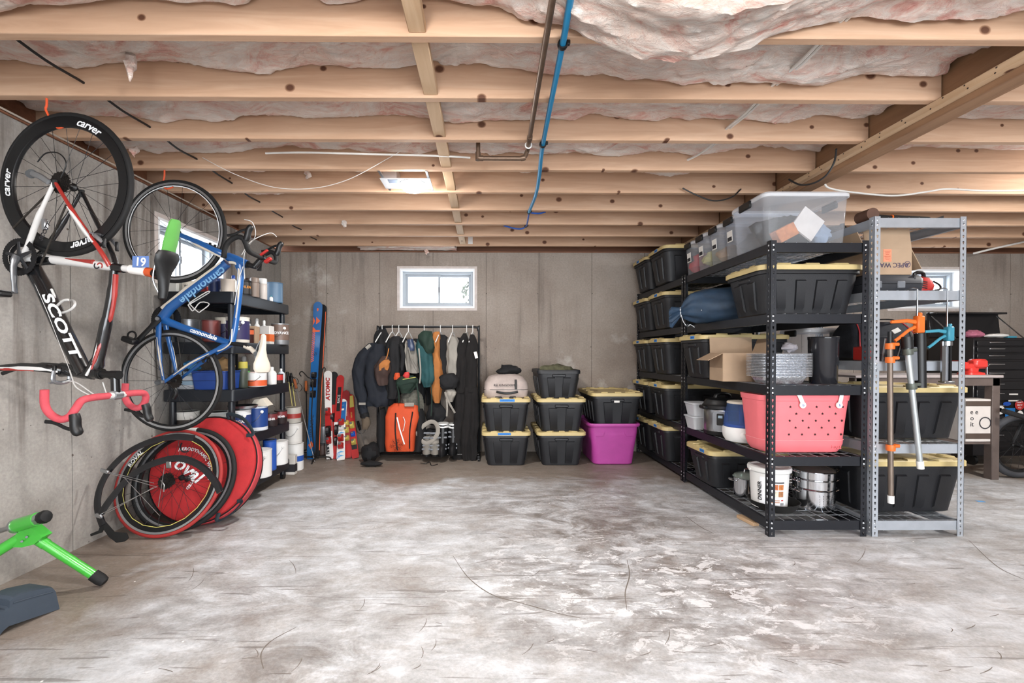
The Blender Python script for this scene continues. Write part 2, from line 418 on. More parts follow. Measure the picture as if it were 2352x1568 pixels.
# crack and drip marks on the left wall
PVC = mat('window_vinyl', '#eceef0', .35, var=.03)
MORT = mat('window_mortar', '#c9bfba', .9, var=.12, scale=20, bump=.3)
def glass_mat():
    m, t = newmat('window_glass'); out = t.t.nodes['Material Output']; tr = t.n('BsdfTransparent'); tr.inputs[0].default_value = (.97, .985, 1, 1)
    t.b.inputs['Roughness'].default_value = .02; mx = t.n('MixShader'); mx.inputs[0].default_value = .06; t.l(tr.outputs[0], mx.inputs[1]); t.l(t.b.outputs[0], mx.inputs[2]); t.l(mx.outputs[0], out.inputs[0]); return m
GLASS = glass_mat(); SASH = mat('sash_vinyl', '#9ba1a7', .4, var=.03)
def window(name, u0, u1, z0, z1, to3):
    def rect(mb, a0, a1, b0, b1, d0, d1):
        vs = [to3(u, d, z) for z in (b0, b1) for u, d in ((a0, d0), (a1, d0), (a1, d1), (a0, d1))]
        mb.add(vs, [(3, 2, 1, 0), (4, 5, 6, 7), (0, 1, 5, 4), (1, 2, 6, 5), (2, 3, 7, 6), (3, 0, 4, 7)])
    def ringf(mb, a0, a1, b0, b1, w_, d0, d1):
        rect(mb, a0, a1, b0, b0 + w_, d0, d1); rect(mb, a0, a1, b1 - w_, b1, d0, d1)
        rect(mb, a0, a0 + w_, b0 + w_, b1 - w_, d0, d1); rect(mb, a1 - w_, a1, b0 + w_, b1 - w_, d0, d1)
    fr = MB(); ringf(fr, u0, u1, z0, z1, .02, -.004, .19)
    root = struct(fr.build(name, PVC)); f2 = MB(); ringf(f2, u0 + .02, u1 - .02, z0 + .02, z1 - .02, .03, .10, .19); f2.build('window_frame', SASH, root)
    mo = MB(); ringf(mo, u0 - .028, u1 + .028, z0 - .03, z1 + .028, .03, -.004, .003); mo.wob(.004, 25).build('mortar_trim', MORT, root)
    mid = (u0 + u1) / 2 + .01
    for a, b_, d in ((u0 + .05, mid + .015, .125), (mid - .015, u1 - .05, .15)):
        sb = MB(); ringf(sb, a, b_, z0 + .05, z1 - .05, .026, d, d + .022); sa = sb.build('sash', SASH, root)
        gb = MB(); rect(gb, a + .024, b_ - .024, z0 + .074, z1 - .074, d + .009, d + .012); gb.build('pane', GLASS, sa)
    lb = MB(); rect(lb, mid - .012, mid + .004, (z0 + z1) / 2 - .03, (z0 + z1) / 2 + .03, .112, .126); lb.build('latch', GREYP, root)
    return root
window('window_1', *W1, lambda a, d, z: V((a, YB + d, z)))
window('window_2', *W2, lambda a, d, z: V((a, YB + d, z)))
window('window_3', *W3, lambda a, d, z: V((XL - d, a, z)))

# ------------------------------------------------------------------ timber ceiling
def wood_mat(name, c0, c1, c2, knot='#583522', along=0, knots=True):
    m, t = newmat(name)
    oi = t.n('ObjectInfo'); tc = t.coord(); ad = t.n('VectorMath', operation='ADD'); sc3 = t.n('VectorMath', operation='SCALE'); sc3.inputs[3].default_value = 37
    cmb = t.n('CombineXYZ')
    for k in range(3): t.l(oi.outputs['Random'], cmb.inputs[k])
    t.l(cmb.outputs[0], sc3.inputs[0]); t.l(tc, ad.inputs[0]); t.l(sc3.outputs[0], ad.inputs[1]); vec = ad.outputs[0]
    s = [9, 9, 9]; s[along] = .7
    mp = t.n('Mapping'); mp.inputs['Scale'].default_value = s; t.l(vec, mp.inputs[0])
    g = t.noise(mp.outputs[0], 2.4, 6, .6, 1.0); col = t.ramp(g, [(.3, c0), (.5, c1), (.7, c2)])
    lo = t.noise(vec, 1.1, 2); col = t.mix(.35, col, t.ramp(lo, [(.35, c0), (.65, c2)]))
    if knots:
        k = [4.0, 0, 5.0] if along == 0 else [5.0, 4.0, 0]
        mk0 = t.n('Mapping'); mk0.inputs['Scale'].default_value = k; t.l(vec, mk0.inputs[0]); sx_ = t.n('SeparateXYZ'); t.l(mk0.outputs[0], sx_.inputs[0]); mk = t.n('CombineXYZ'); t.l(sx_.outputs[0 if along == 0 else 1], mk.inputs[0]); t.l(sx_.outputs[2 if along == 0 else 0], mk.inputs[1])
        vo = t.n('TexVoronoi', voronoi_dimensions='2D'); vo.inputs['Scale'].default_value = 1; t.l(mk.outputs[0], vo.inputs['Vector'])
        wn = t.n('TexWhiteNoise'); t.l(vo.outputs['Position'], wn.inputs['Vector'])
        on = t.math('GREATER_THAN', wn.outputs[0], .5)
        sz = t.math('MULTIPLY_ADD', wn.outputs[0], .045)
        d = t.math('DIVIDE', vo.outputs['Distance'], t.math('SUBTRACT', t.math('MULTIPLY', wn.outputs[0], .17), .045))
        km = t.math('MULTIPLY', t.ramp(d, [(.55, 1.), (1.0, 0.)]), on); halo = t.math('MULTIPLY', t.ramp(d, [(.8, .5), (2.4, 0.)]), on)
        col = t.mix(halo, col, '#9a6a48'); col = t.mix(km, col, knot)
    t.l(col, t.b.inputs['Base Color']); t.b.inputs['Roughness'].default_value = .7; t.bump(g, .12, .003); return m
JOIST = wood_mat('joist_pine', '#ae8a6e', '#bf9b7f', '#ccab90')
BLOCK = wood_mat('blocking_pine', '#b3926f', '#c2a382', '#d0b494', along=1)
GIRD = wood_mat('girder_wood', '#7d5c42', '#8f6c50', '#a07d5e', along=1, knots=False)
DARKW = wood_mat('rim_wood', '#6d4632', '#835740', '#93664c', knots=False)
PLY = mat('subfloor_ply', '#9b7552', .8, var=.15)
root_c = struct(MB().box(((XL + XR) / 2, (YB + YF) / 2, ZT + .01), (XR - XL + .5, YB - YF + .5, .02)).build('ceiling', PLY))
jm = {}
def board(x0, x1, y0, y1, z0, z1, name, m, parent, bev=.003):
    return MB().box(((x0 + x1) / 2, (y0 + y1) / 2, (z0 + z1) / 2), (x1 - x0, y1 - y0, z1 - z0), None, bev).build(name, m, parent)
for i in range(-10, 10):
    y = J1 + JP * (i - 1)
    if y < YF or y > 5.1: continue
    board(XL - .2, XLED + .035, y, y + JT, ZJ, ZT, 'joist', JOIST, root_c)
    board(XG1, XR, y + .004, y + JT + .004, ZJ + random.uniform(-.003, .002), ZT, 'joist', JOIST, root_c)
    if 0 <= i <= 8:   # solid blocking between the joists (flat 2x3 on edge)
        xb = -.262 + .0 * i; wdt = .066
        board(xb - wdt / 2, xb + wdt / 2, y + JT, y + JP, ZJ + .012, ZJ + .05, 'blocking', BLOCK, root_c)
# nail-plate strap near the back, sill plates, rim boards
board(-.205, -.155, J1 + JP * 8 - .004, J1 + JP * 8, ZJ + .02, ZJ + .11, 'strap_plate', WHITE, root_c, 0)
board(XL - .2, XR, YB - .0, YB + .14, ZW + .002, ZJ, 'sill_plate', DARKW, root_c)
board(XL - .2, XR, YB + .12, YB + .16, ZJ, ZT, 'rim_board', DARKW, root_c)
board(XL - .14, XL, YF, YB, ZW + .002, ZJ, 'sill_plate', DARKW, root_c)
board(XL - .16, XL - .12, YF, YB, ZJ, ZT, 'rim_board', DARKW, root_c)
gb = struct(board(XG0, XG1, YF, YB, ZG, ZT - .01, 'girder_beam', GIRD, None, .004)); gb['label'] = 'built-up brown girder beam carrying the joists above the shelves'
led = board(XLED, XG0, YF, YB, ZJ - .036, ZJ - .001, 'ledger_strip', BLOCK, gb)
nm = mat('nail_head', '#4b4038', .5, .6)
for k in range(26):
    for dz in (-.012, .008):
        p = V((XLED, 1.55 + k * .14 + random.uniform(-.04, .04), ZJ - .018 + dz)); MB().cyl(p + V((.002, 0, 0)), p - V((.001, 0, 0)), .004, .004, 6).build('nail', nm, led)

# fibreglass batts, one per bay
def insul_mat():
    m, t = newmat('pink_fibreglass'); vec = t.coord()
    mp = t.n('Mapping'); mp.inputs['Scale'].default_value = (.7, 1.6, 1.6); mp.inputs['Rotation'].default_value = (0, 0, .35); t.l(vec, mp.inputs[0])
    a = t.noise(mp.outputs[0], 4, 9, .7, 1.8); b = t.noise(mp.outputs[0], 17, 7, .72, 2.5)
    col = t.ramp(a, [(.27, '#c98275'), (.37, '#e2b2a5'), (.46, '#efd8cc'), (.6, '#f6ebe2')])
    col = t.mix(.28, col, t.ramp(b, [(.3, '#a87a6e'), (.7, '#f4ebe4')]), 'OVERLAY')
    t.l(col, t.b.inputs['Base Color']); t.b.inputs['Roughness'].default_value = 1; t.b.inputs['Specular IOR Level'].default_value = .05
    t.b.inputs['Sheen Weight'].default_value = .1
    t.bump(t.mix(.5, a, b), 1.0, .035); return m
INS = insul_mat()
def batt(x0, x1, y0, y1, mean, amp, seed, droop=None, nx=None):
    nx = nx or int((x1 - x0) / .013); ny = 24; b = MB()
    def h(x, y, v):
        q = V((x * 1.9 + .7 * y, y * 4.2, seed * 7.3)); wq = q + noise.noise_vector(q * 1.7) * .5
        big = noise.fractal(wq, .9, 2.1, 6) * .9 + .5 * noise.noise(wq * .6)
        wisp = noise.ridged_multi_fractal(V((x * 3.2 + y * 7, y * 8 - x * 1.5, seed + 3)), .9, 2.2, 5, 1, 2) * .22
        z = mean - amp * (big + wisp - .2)
        edge = max(0, 1 - v / .10) + max(0, (v - .93) / .07); z += .045 * edge * edge
        if droop: z -= droop(x, y) * min(1, 7 * v, 11 * (1 - v)) ** .7
        return z
    def fn(u, v):
        x = x0 + (x1 - x0) * u; y = y0 + (y1 - y0) * v
        wx = .03 * noise.noise(V((x * 8, y * 20, seed + 9)))
        return V((x + wx, y, min(ZT - .002, ZJ + h(x, y, v))))
    b.grid(fn, nx, ny); o = b.build('insulation_batt', INS, root_c); return o
bump_ = lambda x, c, w_, a: a * math.exp(-((x - c) / w_) ** 2)
DR = {0: lambda x, y: bump_(x, .72, .5, .25) + bump_(x, -1.9, .7, .06) + bump_(x, 1.7, .35, .05),
      1: lambda x, y: bump_(x, .85, .5, .05) + bump_(x, 1.65, .4, .035) - bump_(x, -.25, .3, .03),
      2: lambda x, y: bump_(x, -.15, .2, .03) + bump_(x, 1.2, .5, .02),
      3: lambda x, y: bump_(x, -1.9, .4, .02) + bump_(x, .6, .5, .04)}
for i in range(-3, 10):
    y = J1 + JP * (i - 1) + JT; y1 = J1 + JP * i
    if i == 9: y1 = YB + .1
    if y1 < -.2: continue
    mean = .118 if i < 4 else .155
    if i == 9: batt(-1.45, -.35, y + .02, y + .2, .0, .02, 44, None, 60); continue
    batt(XL - .1, XLED + .02, y + .001, y1 - .001, mean, .05, i * 3.7, DR.get(i))
    batt(XG1 + .002, XR - .1, y + .003, y1, mean + .01, .035, i * 5.1 + 50, None, 120)
# loose tufts hanging out of the batts
for k, (px, py, Y, s) in enumerate(((706, 410, 3.3, .05), (300, 175, 1.95, .09), (306, 355, 2.7, .04), (980, 583, 5.0, .04), (790, 520, 4.1, .04), (540, 445, 3.6, .04))):
    p = at(px, py, Y); b = MB(); pts = [p + V((random.uniform(-.01, .01), random.uniform(-.01, .01), s * (1 - j / 5))) for j in range(7)]
    b.tube(pts, [.02, .022, .02, .017, .013, .008, .002], 7).wob(.012, 40, k).build('insulation_tuft', INS, root_c)
# ------------------------------------------------------------------ steel shelving
def keyhole(cx, cy, s=1.0):
    pts = []
    for k in range(9):
        a = R(-60 + 300 * k / 8); pts.append((cx + .0062 * s * math.cos(a), cy + .004 + .0062 * s * math.sin(a)))
    return pts + [(cx - .0028 * s, cy - .009), (cx + .0028 * s, cy - .009)]
def flange(h, to3, wdt=.038, pitch=.0375, t=.0018):
    b = MB(); n = int(h / pitch); 
    for k in range(n + 1):
        z0 = k * pitch; z1 = min(h, z0 + pitch)
        out = [(0, z0), (wdt, z0), (wdt, z1), (0, z1)]
        hole = keyhole(wdt * .52, z0 + pitch * .5)[::-1] if z1 - z0 > pitch * .9 else None
        polys = [[V((x, y, 0)) for x, y in out]] + ([[V((x, y, 0)) for x, y in hole]] if hole else [])
        tri = geometry.tessellate_polygon(polys); flat = out + (hole or []); N = len(flat)
        vs = [to3(x, 0, z) for x, z in flat] + [to3(x, t, z) for x, z in flat]
        fs = [tuple(f) for f in tri] + [tuple(i + N for i in f[::-1]) for f in tri]
        if hole: fs += [(4 + j, 4 + (j + 1) % len(hole), N + 4 + (j + 1) % len(hole), N + 4 + j) for j in range(len(hole))]
        fs += [(0, 3, N + 3, N), (1, 2, N + 2, N + 1)]
        b.add(vs, fs)
    return b
def steel_shelf(name, label, x0, x1, y0, y1, ztop, levels, m, dm, group, bare_rivets=True):
    cx, cy = (x0 + x1) / 2, (y0 + y1) / 2
    root = thing(name, label, 'shelf', (cx, cy, 0), 0, group)
    riv = None
    for sx in (-1, 1):
        for sy in (-1, 1):
            X = x0 if sx < 0 else x1; Y = y0 if sy < 0 else y1
            b = flange(ztop, lambda a, d, z: V((X - sx * a, Y - sy * d, z))); b2 = flange(ztop, lambda a, d, z: V((X - sx * d, Y - sy * a, z)))
            b.add(b2.v, b2.f); b.build('post', m, root)
    zinc = mat('rivet_zinc', '#d9dde2', .3, .8)
    for z in levels:
        for Y, s in ((y0, 1), (y1, -1)):
            b = MB(); yo = Y + s * .0035
            b.box((cx, yo + s * .004, z - .029), (x1 - x0 - .006, .003, .058)); b.box((cx, yo + s * .016, z - .0015), (x1 - x0 - .01, .024, .003)); b.box((cx, yo + s * .013, z - .0565), (x1 - x0 - .01, .018, .003)); b.build('beam', m, root)
        for X, s in ((x0, 1), (x1, -1)):
            b = MB(); xo = X + s * .0035
            b.box((xo + s * .004, cy, z - .029), (.003, y1 - y0 - .006, .058)); b.box((xo + s * .016, cy, z - .0015), (.024, y1 - y0 - .01, .003)); b.box((xo + s * .013, cy, z - .0565), (.018, y1 - y0 - .01, .003)); b.build('beam', m, root)
        b = MB(); nx = 9; ny = 15
        for k in range(nx): b.cyl((x0 + .03 + (x1 - x0 - .06) * k / (nx - 1), y0 + .008, z + .001), (x0 + .03 + (x1 - x0 - .06) * k / (nx - 1), y1 - .008, z + .001), .0021, None, 5)
        for k in range(ny): b.cyl((x0 + .008, y0 + .03 + (y1 - y0 - .06) * k / (ny - 1), z - .003), (x1 - .008, y0 + .03 + (y1 - y0 - .06) * k / (ny - 1), z - .003), .0021, None, 5)
        b.build('wire_deck', dm, root)
        for X in (x0 + .019, x1 - .019):
            for dz in (-.014, -.044):
                if riv is None: riv = MB().lathe([(.0062, 0), (.0058, .0016), (.003, .0026)], 8, (0, 0, 0), (0, -1, 0)).build('rivet', zinc, root, world=False); ro = riv
                else: ro = inst(riv, root)
                ro.location = (X - cx, y0 - cy, z + dz)
        for dz in (-.014, -.044):
            for Yv in (y0 + .019, y1 - .019):
                ro = inst(riv, root); ro.location = (x0 - cx, Yv - cy, z + dz); ro.rotation_euler = (0, 0, R(-90))
    return root
SHB = mat('shelf_black_steel', '#1f2127', .42, .3, var=.15, scale=30, bump=.05)
SHS = mat('shelf_galvanised', '#b2b8c0', .4, .45, var=.1, scale=12)
WIRE = mat('deck_wire', '#b4bac0', .35, .7)
WIREB = mat('deck_wire_black', '#3a3d42', .4, .5)
LV = [1.8175, 1.38, .936, .496, .098]
SX0, SX1, SYN, SYM, SYF = 1.746, 2.355, 2.75, 3.965, 5.2
steel_shelf('storage_shelf', 'black steel shelving unit nearest the camera, clear bins on top', SX0, SX1, SYN, SYM, 1.832, LV, SHB, WIRE, 'steel shelving units')
steel_shelf('storage_shelf', 'black steel shelving unit against the back wall, filled with yellow-lidded totes', SX0, SX1, SYM + .012, SYF, 1.832, LV, SHB, WIRE, 'steel shelving units')
LS = [1.972, 1.524, 1.086, .573, .095]
SSX0, SSX1 = 2.388, 2.962
steel_shelf('storage_shelf', 'galvanised grey steel shelving unit hung with clamps and caulking guns', SSX0, SSX1, SYN, SYM, 1.98, LS, SHS, WIRE, 'steel shelving units')

# ------------------------------------------------------------------ storage totes
def ribring(L, W, r, z, nl, ns, d, taper_w=.05):
    """rounded-rectangle ring with outward ribs (pilasters) on every side"""
    pts = []
    def side(p0, p1, nrm, n):
        ln = (V(p1) - V(p0)).length; dr = (V(p1) - V(p0)) / ln
        for k in range(n):
            c = ln * (k + .5) / n; w = ln / n * .46
            for a, o in ((c - w / 2 - .002, 0), (c - w / 2, d), (c + w / 2, d), (c + w / 2 + .002, 0)):
                q = V(p0) + dr * a + V(nrm) * o; pts.append((q.x, q.y, z))
    def corner(cx, cy, a0):
        for k in range(4):
            a = R(a0 + 30 * k); pts.append((cx + r * math.cos(a), cy + r * math.sin(a), z))
    hl, hw = L / 2, W / 2
    corner(hl - r, hw - r, 0); side((hl - r, hw), (-hl + r, hw), (0, 1), nl)
    corner(-hl + r, hw - r, 90); side((-hl, hw - r), (-hl, -hw + r), (-1, 0), ns)
    corner(-hl + r, -hw + r, 180); side((-hl + r, -hw), (hl - r, -hw), (0, -1), nl)
    corner(hl - r, -hw + r, 270); side((hl, -hw + r), (hl, hw - r), (1, 0), ns)
    return [V(p) for p in pts]
TOTEBLK = mat('tote_black', '#191a1e', .5, var=.12, scale=6, bump=.25, bscale=260)
PROTO = {}
def tote_parts(L, W, H, lid, m):
    key = (L, W, H, lid, m.name)
    if key in PROTO: return PROTO[key]
    hb = H - .03 if lid else H
    bl, bw = L - .035, W - .035
    def rg(z, f, d): return ribring(bl - f, bw - f, .045, z, 4, 2, d)
    tp = .085
    rs = [rg(0, tp + .02, 0), rg(.008, tp, 0), rg(.03, tp - .006, 0), rg(.045, tp - .01, .012), rg(hb - .085, .022, .012), rg(hb - .075, .018, 0), rg(hb - .04, .012, 0), rg(hb - .038, -.012, 0), rg(hb - .012, -.012, 0), rg(hb, -.002, 0)]
    b = MB()
    if lid: b.loft(rs, (True, True), False)
    else: b.loft(rs + [rg(hb, .02, 0), rg(hb - .05, .03, 0), rg(.05, tp, 0)], (True, True), False)
    me_b = b
    lidb = None
    if lid:
        def lr(z, f, tab=0):
            pts = ribring(L - f, W - f, .05, z, 3, 3, 0)
            if tab:
                for i, p in enumerate(pts):
                    if i % 1 == 0:
                        pass
                n = 0
            return pts
        def tabs(pts, h):
            out = []; per = 4 + 12 + 4 + 12 + 4 + 12 + 4 + 12
            for i, p in enumerate(pts):
                j = i % 16; out.append(p + V((0, 0, h if j >= 4 and ((j - 4) % 4) in (1, 2) else 0)))
            return out
        z0 = hb - .012
        lidb = MB().loft([lr(z0, .012), lr(z0 - .004, 0), lr(z0 + .026, 0), lr(z0 + .031, .012), tabs(lr(z0 + .031, .024), .009), tabs(lr(z0 + .031, .10), .009), lr(z0 + .02, .12), lr(z0 + .022, .2)], (False, True), False)
    PROTO[key] = (me_b, lidb); return PROTO[key]
MESHC = {}
def tote(label, x, y, z, rz=0, L=.72, W=.5, H=.36, lid=True, m=None, lm=None, tape=None, group='black storage totes', cat='storage tote', handle=True):
    m = m or TOTEBLK; lm = lm or YELLOWLID
    root = thing('storage_tote', label, cat, (x, y, z), R(rz), group)
    b, lb = tote_parts(L, W, H, lid, m)
    k = (L, W, H, lid, m.name)
    if k not in MESHC:
        o1 = b.build('body', m, root, world=False); o2 = lb.build('lid', lm, root, world=False) if lb else None
        hb = H - .03 if lid else H
        hd = MB().box((L / 2 - .004, 0, hb - .055), (.03, .14, .03), None, .008).box((-L / 2 + .004, 0, hb - .055), (.03, .14, .03), None, .008)
        o3 = MB().box((0, 0, 0), (.028, .14, .032), None, .008).build('handle', m, root, world=False); o3.location = (L / 2 - .03, 0, hb - .058)
        o4 = inst(o3, root); o4.location = (-L / 2 + .03, 0, hb - .058)
        MESHC[k] = (o1, o2, o3, o4)
    else:
        for src in MESHC[k]:
            if src is not None: inst(src, root, src.matrix_basis.copy())
    if tape:   # (end: -1/+1 along x or 'f' long side, offset, width)
        end, off, wd = tape; hb = H - .03
        t = MB()
        if end in (-1, 1): t.box((end * (L / 2 + .0008), off, hb + .002), (.0016, wd, .024))
        else: t.box((off, -W / 2 - .0008, hb + .002), (wd, .0016, .024))
        tp = t.build('tape_label', TAPE, root, world=False)
        # handwriting strokes
        M = MX((end * (L / 2 + .0018), off, hb + .002), (0, end, 0), (0, 0, 1)) if end in (-1, 1) else MX((off, -W / 2 - .0018, hb + .002), (1, 0, 0), (0, 0, 1))
        s = MB()
        pts = [M @ V((-wd * .38 + wd * .76 * k / 22, .004 * math.sin(k * 2.1) + .002 * math.sin(k * 5), 0)) for k in range(23)]
        s.tube(pts, .0009, 4); s.build('handwriting', INK, tp, world=False)
    return root
# three stacks standing on the floor by the back wall (long axis away from the camera)
YS = 4.855; P = .337
tote('blue-taped black tote at the bottom of the stack beside the clothes rack', .197, YS, 0, -90, tape=(1, -.02, .13))
tote('black tote with yellow lid and blue tape carrying the grey duffel bag', .195, YS, P, -90, tape=(1, .01, .15))
tote('black tote with plain yellow lid, bottom of the middle floor stack', .757, YS, 0, -90)
tote('black tote with plain yellow lid, middle of the middle floor stack', .757, YS, P, -90)
tote('open black tote without lid on top of the middle floor stack', .735, YS - .02, 2 * P, -90, .62, .47, .3, False)
MAG = mat('tote_magenta', '#a83f8f', .5, var=.08, bump=.15, bscale=200)
def magenta():
    root = thing('storage_tote', 'magenta plastic tote on the floor under a yellow-lidded black tote', 'storage tote', (1.30, 4.86, 0), R(-90), 'coloured tote')
    rr = lambda L, W, r, z: [V((x, y, z)) for x, y in rrect(L, W, r, 5)]
    L, W, H = .7, .54, .43; b = MB()
    b.loft([rr(L - .16, W - .16, .05, 0), rr(L - .13, W - .13, .06, .012), rr(L - .05, W - .05, .06, H - .05), rr(L - .045, W - .045, .06, H - .035), rr(L - .01, W - .01, .07, H - .03), rr(L, W, .07, H - .015), rr(L - .01, W - .01, .07, H), rr(L - .05, W - .05, .05, H), rr(L - .06, W - .06, .05, H - .1), rr(L - .14, W - .14, .05, .02)], (True, True), True)
    b.build('body', MAG, root, world=False)
    h = MB(); pts = [V((L / 2 - .035 + .004, y, z)) for y, z in ((-.19, .30), (-.12, .30), (-.105, .325), (-.10, .355), (.10, .355), (.105, .325), (.12, .30), (.19, .30))]
    h.tube(pts, .004, 6).build('handle_moulding', MAG, root, world=False)
    return root
magenta()
tote('black tote with yellow lid and small white sticker sitting in the magenta tote', 1.325, 4.86, .405, -90, .72, .53, .35, tape=None)
MB().box((1.315, 4.86 - .345, .405 + .25), (.055, .002, .02), Matrix.Rotation(R(0), 3, 'X')).build('sticker', PAPER, [o for o in bpy.data.objects if o.get('label', '').startswith('black tote with yellow lid and small')][0])
# totes on the shelves: long axis across (x), taped end facing the aisle
def st(label, x0, y0, z, W=.455, L=.7, H=.355, t=0, tw=.07): return tote(label, x0 + L / 2, y0 + W / 2, z + .004, 180, L, W, H, tape=(1, t, tw), group='totes on the black shelves')
TX = 1.665
rows = ['top', 'second', 'third', 'fourth', 'bottom']
for i, z in enumerate(LV):
    st(f'black tote with yellow lid on the {rows[i]} far-shelf tier, nearer one', TX, 4.205, z, t=.02)
    st(f'black tote with yellow lid on the {rows[i]} far-shelf tier, against the wall', TX, 4.695, z, W=.45, t=-.02)
st('black tote with long yellow lid behind the open cardboard box', TX, 3.452, LV[2], t=.06)
tote('small black tote with yellow lid behind the pressure cooker on the fourth tier', 2.19, 3.69, LV[3] + .004, -90, .45, .31, .355, group='totes on the black shelves')
st('black tote with dirty yellow lid beside the pots, lowest tier', TX + .02, 3.36, LV[4], W=.44, L=.62, H=.305, t=.09)
tote('big black tote with yellow lid at the second tier corner', 2.055, 3.03, LV[1] + .004, 0, .67, .455, .325, group='totes on the black shelves')
tote('black tote with yellow lid behind the clamp pipes, grey shelf', 2.748, 3.09, LS[3] + .004, 0, .72, .5, .355, group='totes on the grey shelf')
tote('black tote with yellow lid on the lowest tier of the grey shelf', 2.748, 3.09, LS[4] + .004, 0, .718, .5, .36, group='totes on the grey shelf')
# ------------------------------------------------------------------ things on the black shelf
def clear_mat(name, tint, op, rough=.12):
    m, t = newmat(name); out = t.t.nodes['Material Output']
    tr = t.n('BsdfTransparent'); tr.inputs[0].default_value = (*lin(tint), 1)
    t.b.inputs['Base Color'].default_value = (*lin(tint), 1); t.b.inputs['Roughness'].default_value = rough
    mx = t.n('MixShader'); mx.inputs[0].default_value = op; t.l(tr.outputs[0], mx.inputs[1]); t.l(t.b.outputs[0], mx.inputs[2]); t.l(mx.outputs[0], out.inputs[0]); return m
CLEAR = clear_mat('clear_plastic', '#eceef2', .17); CLEARL = clear_mat('milky_plastic', '#eceef2', .6, .3)
rr3 = lambda L, W, r, z, ox=0, oy=0: [V((x + ox, y + oy, z)) for x, y in rrect(L, W, r, 4)]
def clear_bin(label, x, y, z, L, W, H, handles=True, sticker=True, rz=0):
    root = thing('clear_bin', label, 'storage bin', (x, y, z), R(rz), 'clear plastic bins on the black shelf')
    b = MB().loft([rr3(L - .07, W - .05, .03, 0), rr3(L - .06, W - .04, .035, .008), rr3(L - .02, W - .02, .04, H - .03), rr3(L - .02, W - .02, .04, H - .02)], (True, False), True); b.build('body', CLEAR, root, world=False)
    l = MB().loft([rr3(L - .016, W - .016, .04, H - .032), rr3(L, W, .045, H - .03), rr3(L, W, .045, H - .012), rr3(L - .02, W - .02, .04, H), rr3(L - .08, W - .08, .03, H), rr3(L - .1, W - .1, .03, H - .008)], (False, True), True); l.build('lid', CLEARL, root, world=False)
    if handles:
        h = MB().box((-L / 2 - .004, 0, H - .035), (.018, min(.13, W * .55), .05), None, .006); h.build('latch', BLACK, root, world=False)
        h = MB().box((L / 2 + .004, 0, H - .035), (.018, min(.13, W * .55), .05), None, .006); h.build('latch', BLACK, root, world=False)
    if sticker:
        s = MB().box((-L / 2 + .012, 0, H * .55), (.002, .07, .08), Matrix.Rotation(R(-4), 3, 'Y')); so = s.build('sticker', PAPER, root, world=False)
        MB().box((-L / 2 + .0105, 0, H * .55 - .018), (.001, .055, .028), Matrix.Rotation(R(-4), 3, 'Y')).build('print', INK, so, world=False)
    return root
def lump(name, label, cat, c, r, m, seed=0, amp=.35, group=None, n=16):
    """soft crumpled thing"""
    b = MB().ell((0, 0, 0), r, n, 10); mn = min(r)
    b.v = [p * (1 + amp * noise.noise(p.normalized() * 2.2 + V((seed, 0, 0)))) + noise.noise_vector(p * (4 / mn * .25) + V((seed, 3, 1))) * mn * .25 for p in b.v]
    zmin = min(p.z for p in b.v); b.v = [p - V((0, 0, zmin)) for p in b.v]
    o = b.build(name, m); o.location = c; return tag(o, label, cat, group)
Z1 = LV[0] + .004
clear_bin('large clear bin with milky lid at the shelf corner, card and orange box inside', 2.005, 2.985, Z1, .56, .40, .325, True, False)
clear_bin('clear bin with milky lid and square sticker, behind the large clear bin', 2.06, 3.30, Z1, .56, .215, .32)
clear_bin('clear bin holding light brown things, third in the row', 2.06, 3.525, Z1, .56, .21, .315)
clear_bin('clear bin holding yellowish cloth, fourth in the row', 2.06, 3.745, Z1, .56, .205, .31)
clear_bin('small clear bin holding red cloth beside the black totes', 2.06, 3.965 - .0, Z1, .56, .20, .30)
CLOTHN = mat('cloth_navy', '#26344e', .9, var=.25, bump=.3); CLOTHK = mat('cloth_black', '#1c1c20', .95, var=.3, bump=.3); CLOTHR = mat('cloth_red', '#c03038', .9, var=.2); CLOTHY = mat('cloth_yellow', '#c9c07a', .9, var=.2); CLOTHB = mat('cloth_tan', '#a9865c', .9, var=.2)
zb = Z1 + .011
cd = MB().box((0, 0, 0), (.16, .012, .17), Matrix.Rotation(R(38), 3, 'Y') @ Matrix.Rotation(R(-8), 3, 'X')).build('white_card', mat('dotted_card', '#e6dfd8', .8)); cd.location = (2.06, 2.87, zb + .135); tag(cd, 'white speckled card standing tilted inside the large clear bin', 'card')
ob = MB().box((0, 0, 0), (.13, .07, .085), Matrix.Rotation(R(-28), 3, 'Y'), .004).build('orange_box', mat('orange_card', '#c9793f', .7, var=.25, scale=30)); ob.location = (1.915, 2.88, zb + .075); tag(ob, 'orange printed box tilted inside the large clear bin', 'box')
lump('dark_cloth', 'dark folded cloth inside the large clear bin', 'cloth', (2.0, 3.03, zb), (.2, .09, .11), CLOTHK, 4)
lump('blue_cloth', 'pale blue cloth in the right half of the large clear bin', 'cloth', (2.16, 2.90, zb), (.06, .05, .06), mat('cloth_paleblue', '#8fa0b5', .9), 5)
lump('grey_cloth', 'dark grey cloth in the stickered clear bin', 'cloth', (2.06, 3.30, zb), (.2, .068, .09), CLOTHK, 6)
lump('tan_toy', 'tan soft toy lying in the third clear bin', 'toy', (1.93, 3.525, zb), (.11, .066, .07), CLOTHB, 7)
lump('yellow_cloth', 'yellowish cloth lying in the fourth clear bin', 'cloth', (1.95, 3.745, zb), (.13, .064, .08), CLOTHY, 8)
lump('red_cloth', 'red cloth lying in the smallest clear bin', 'cloth', (1.93, 3.965, zb), (.11, .062, .09), CLOTHR, 9)
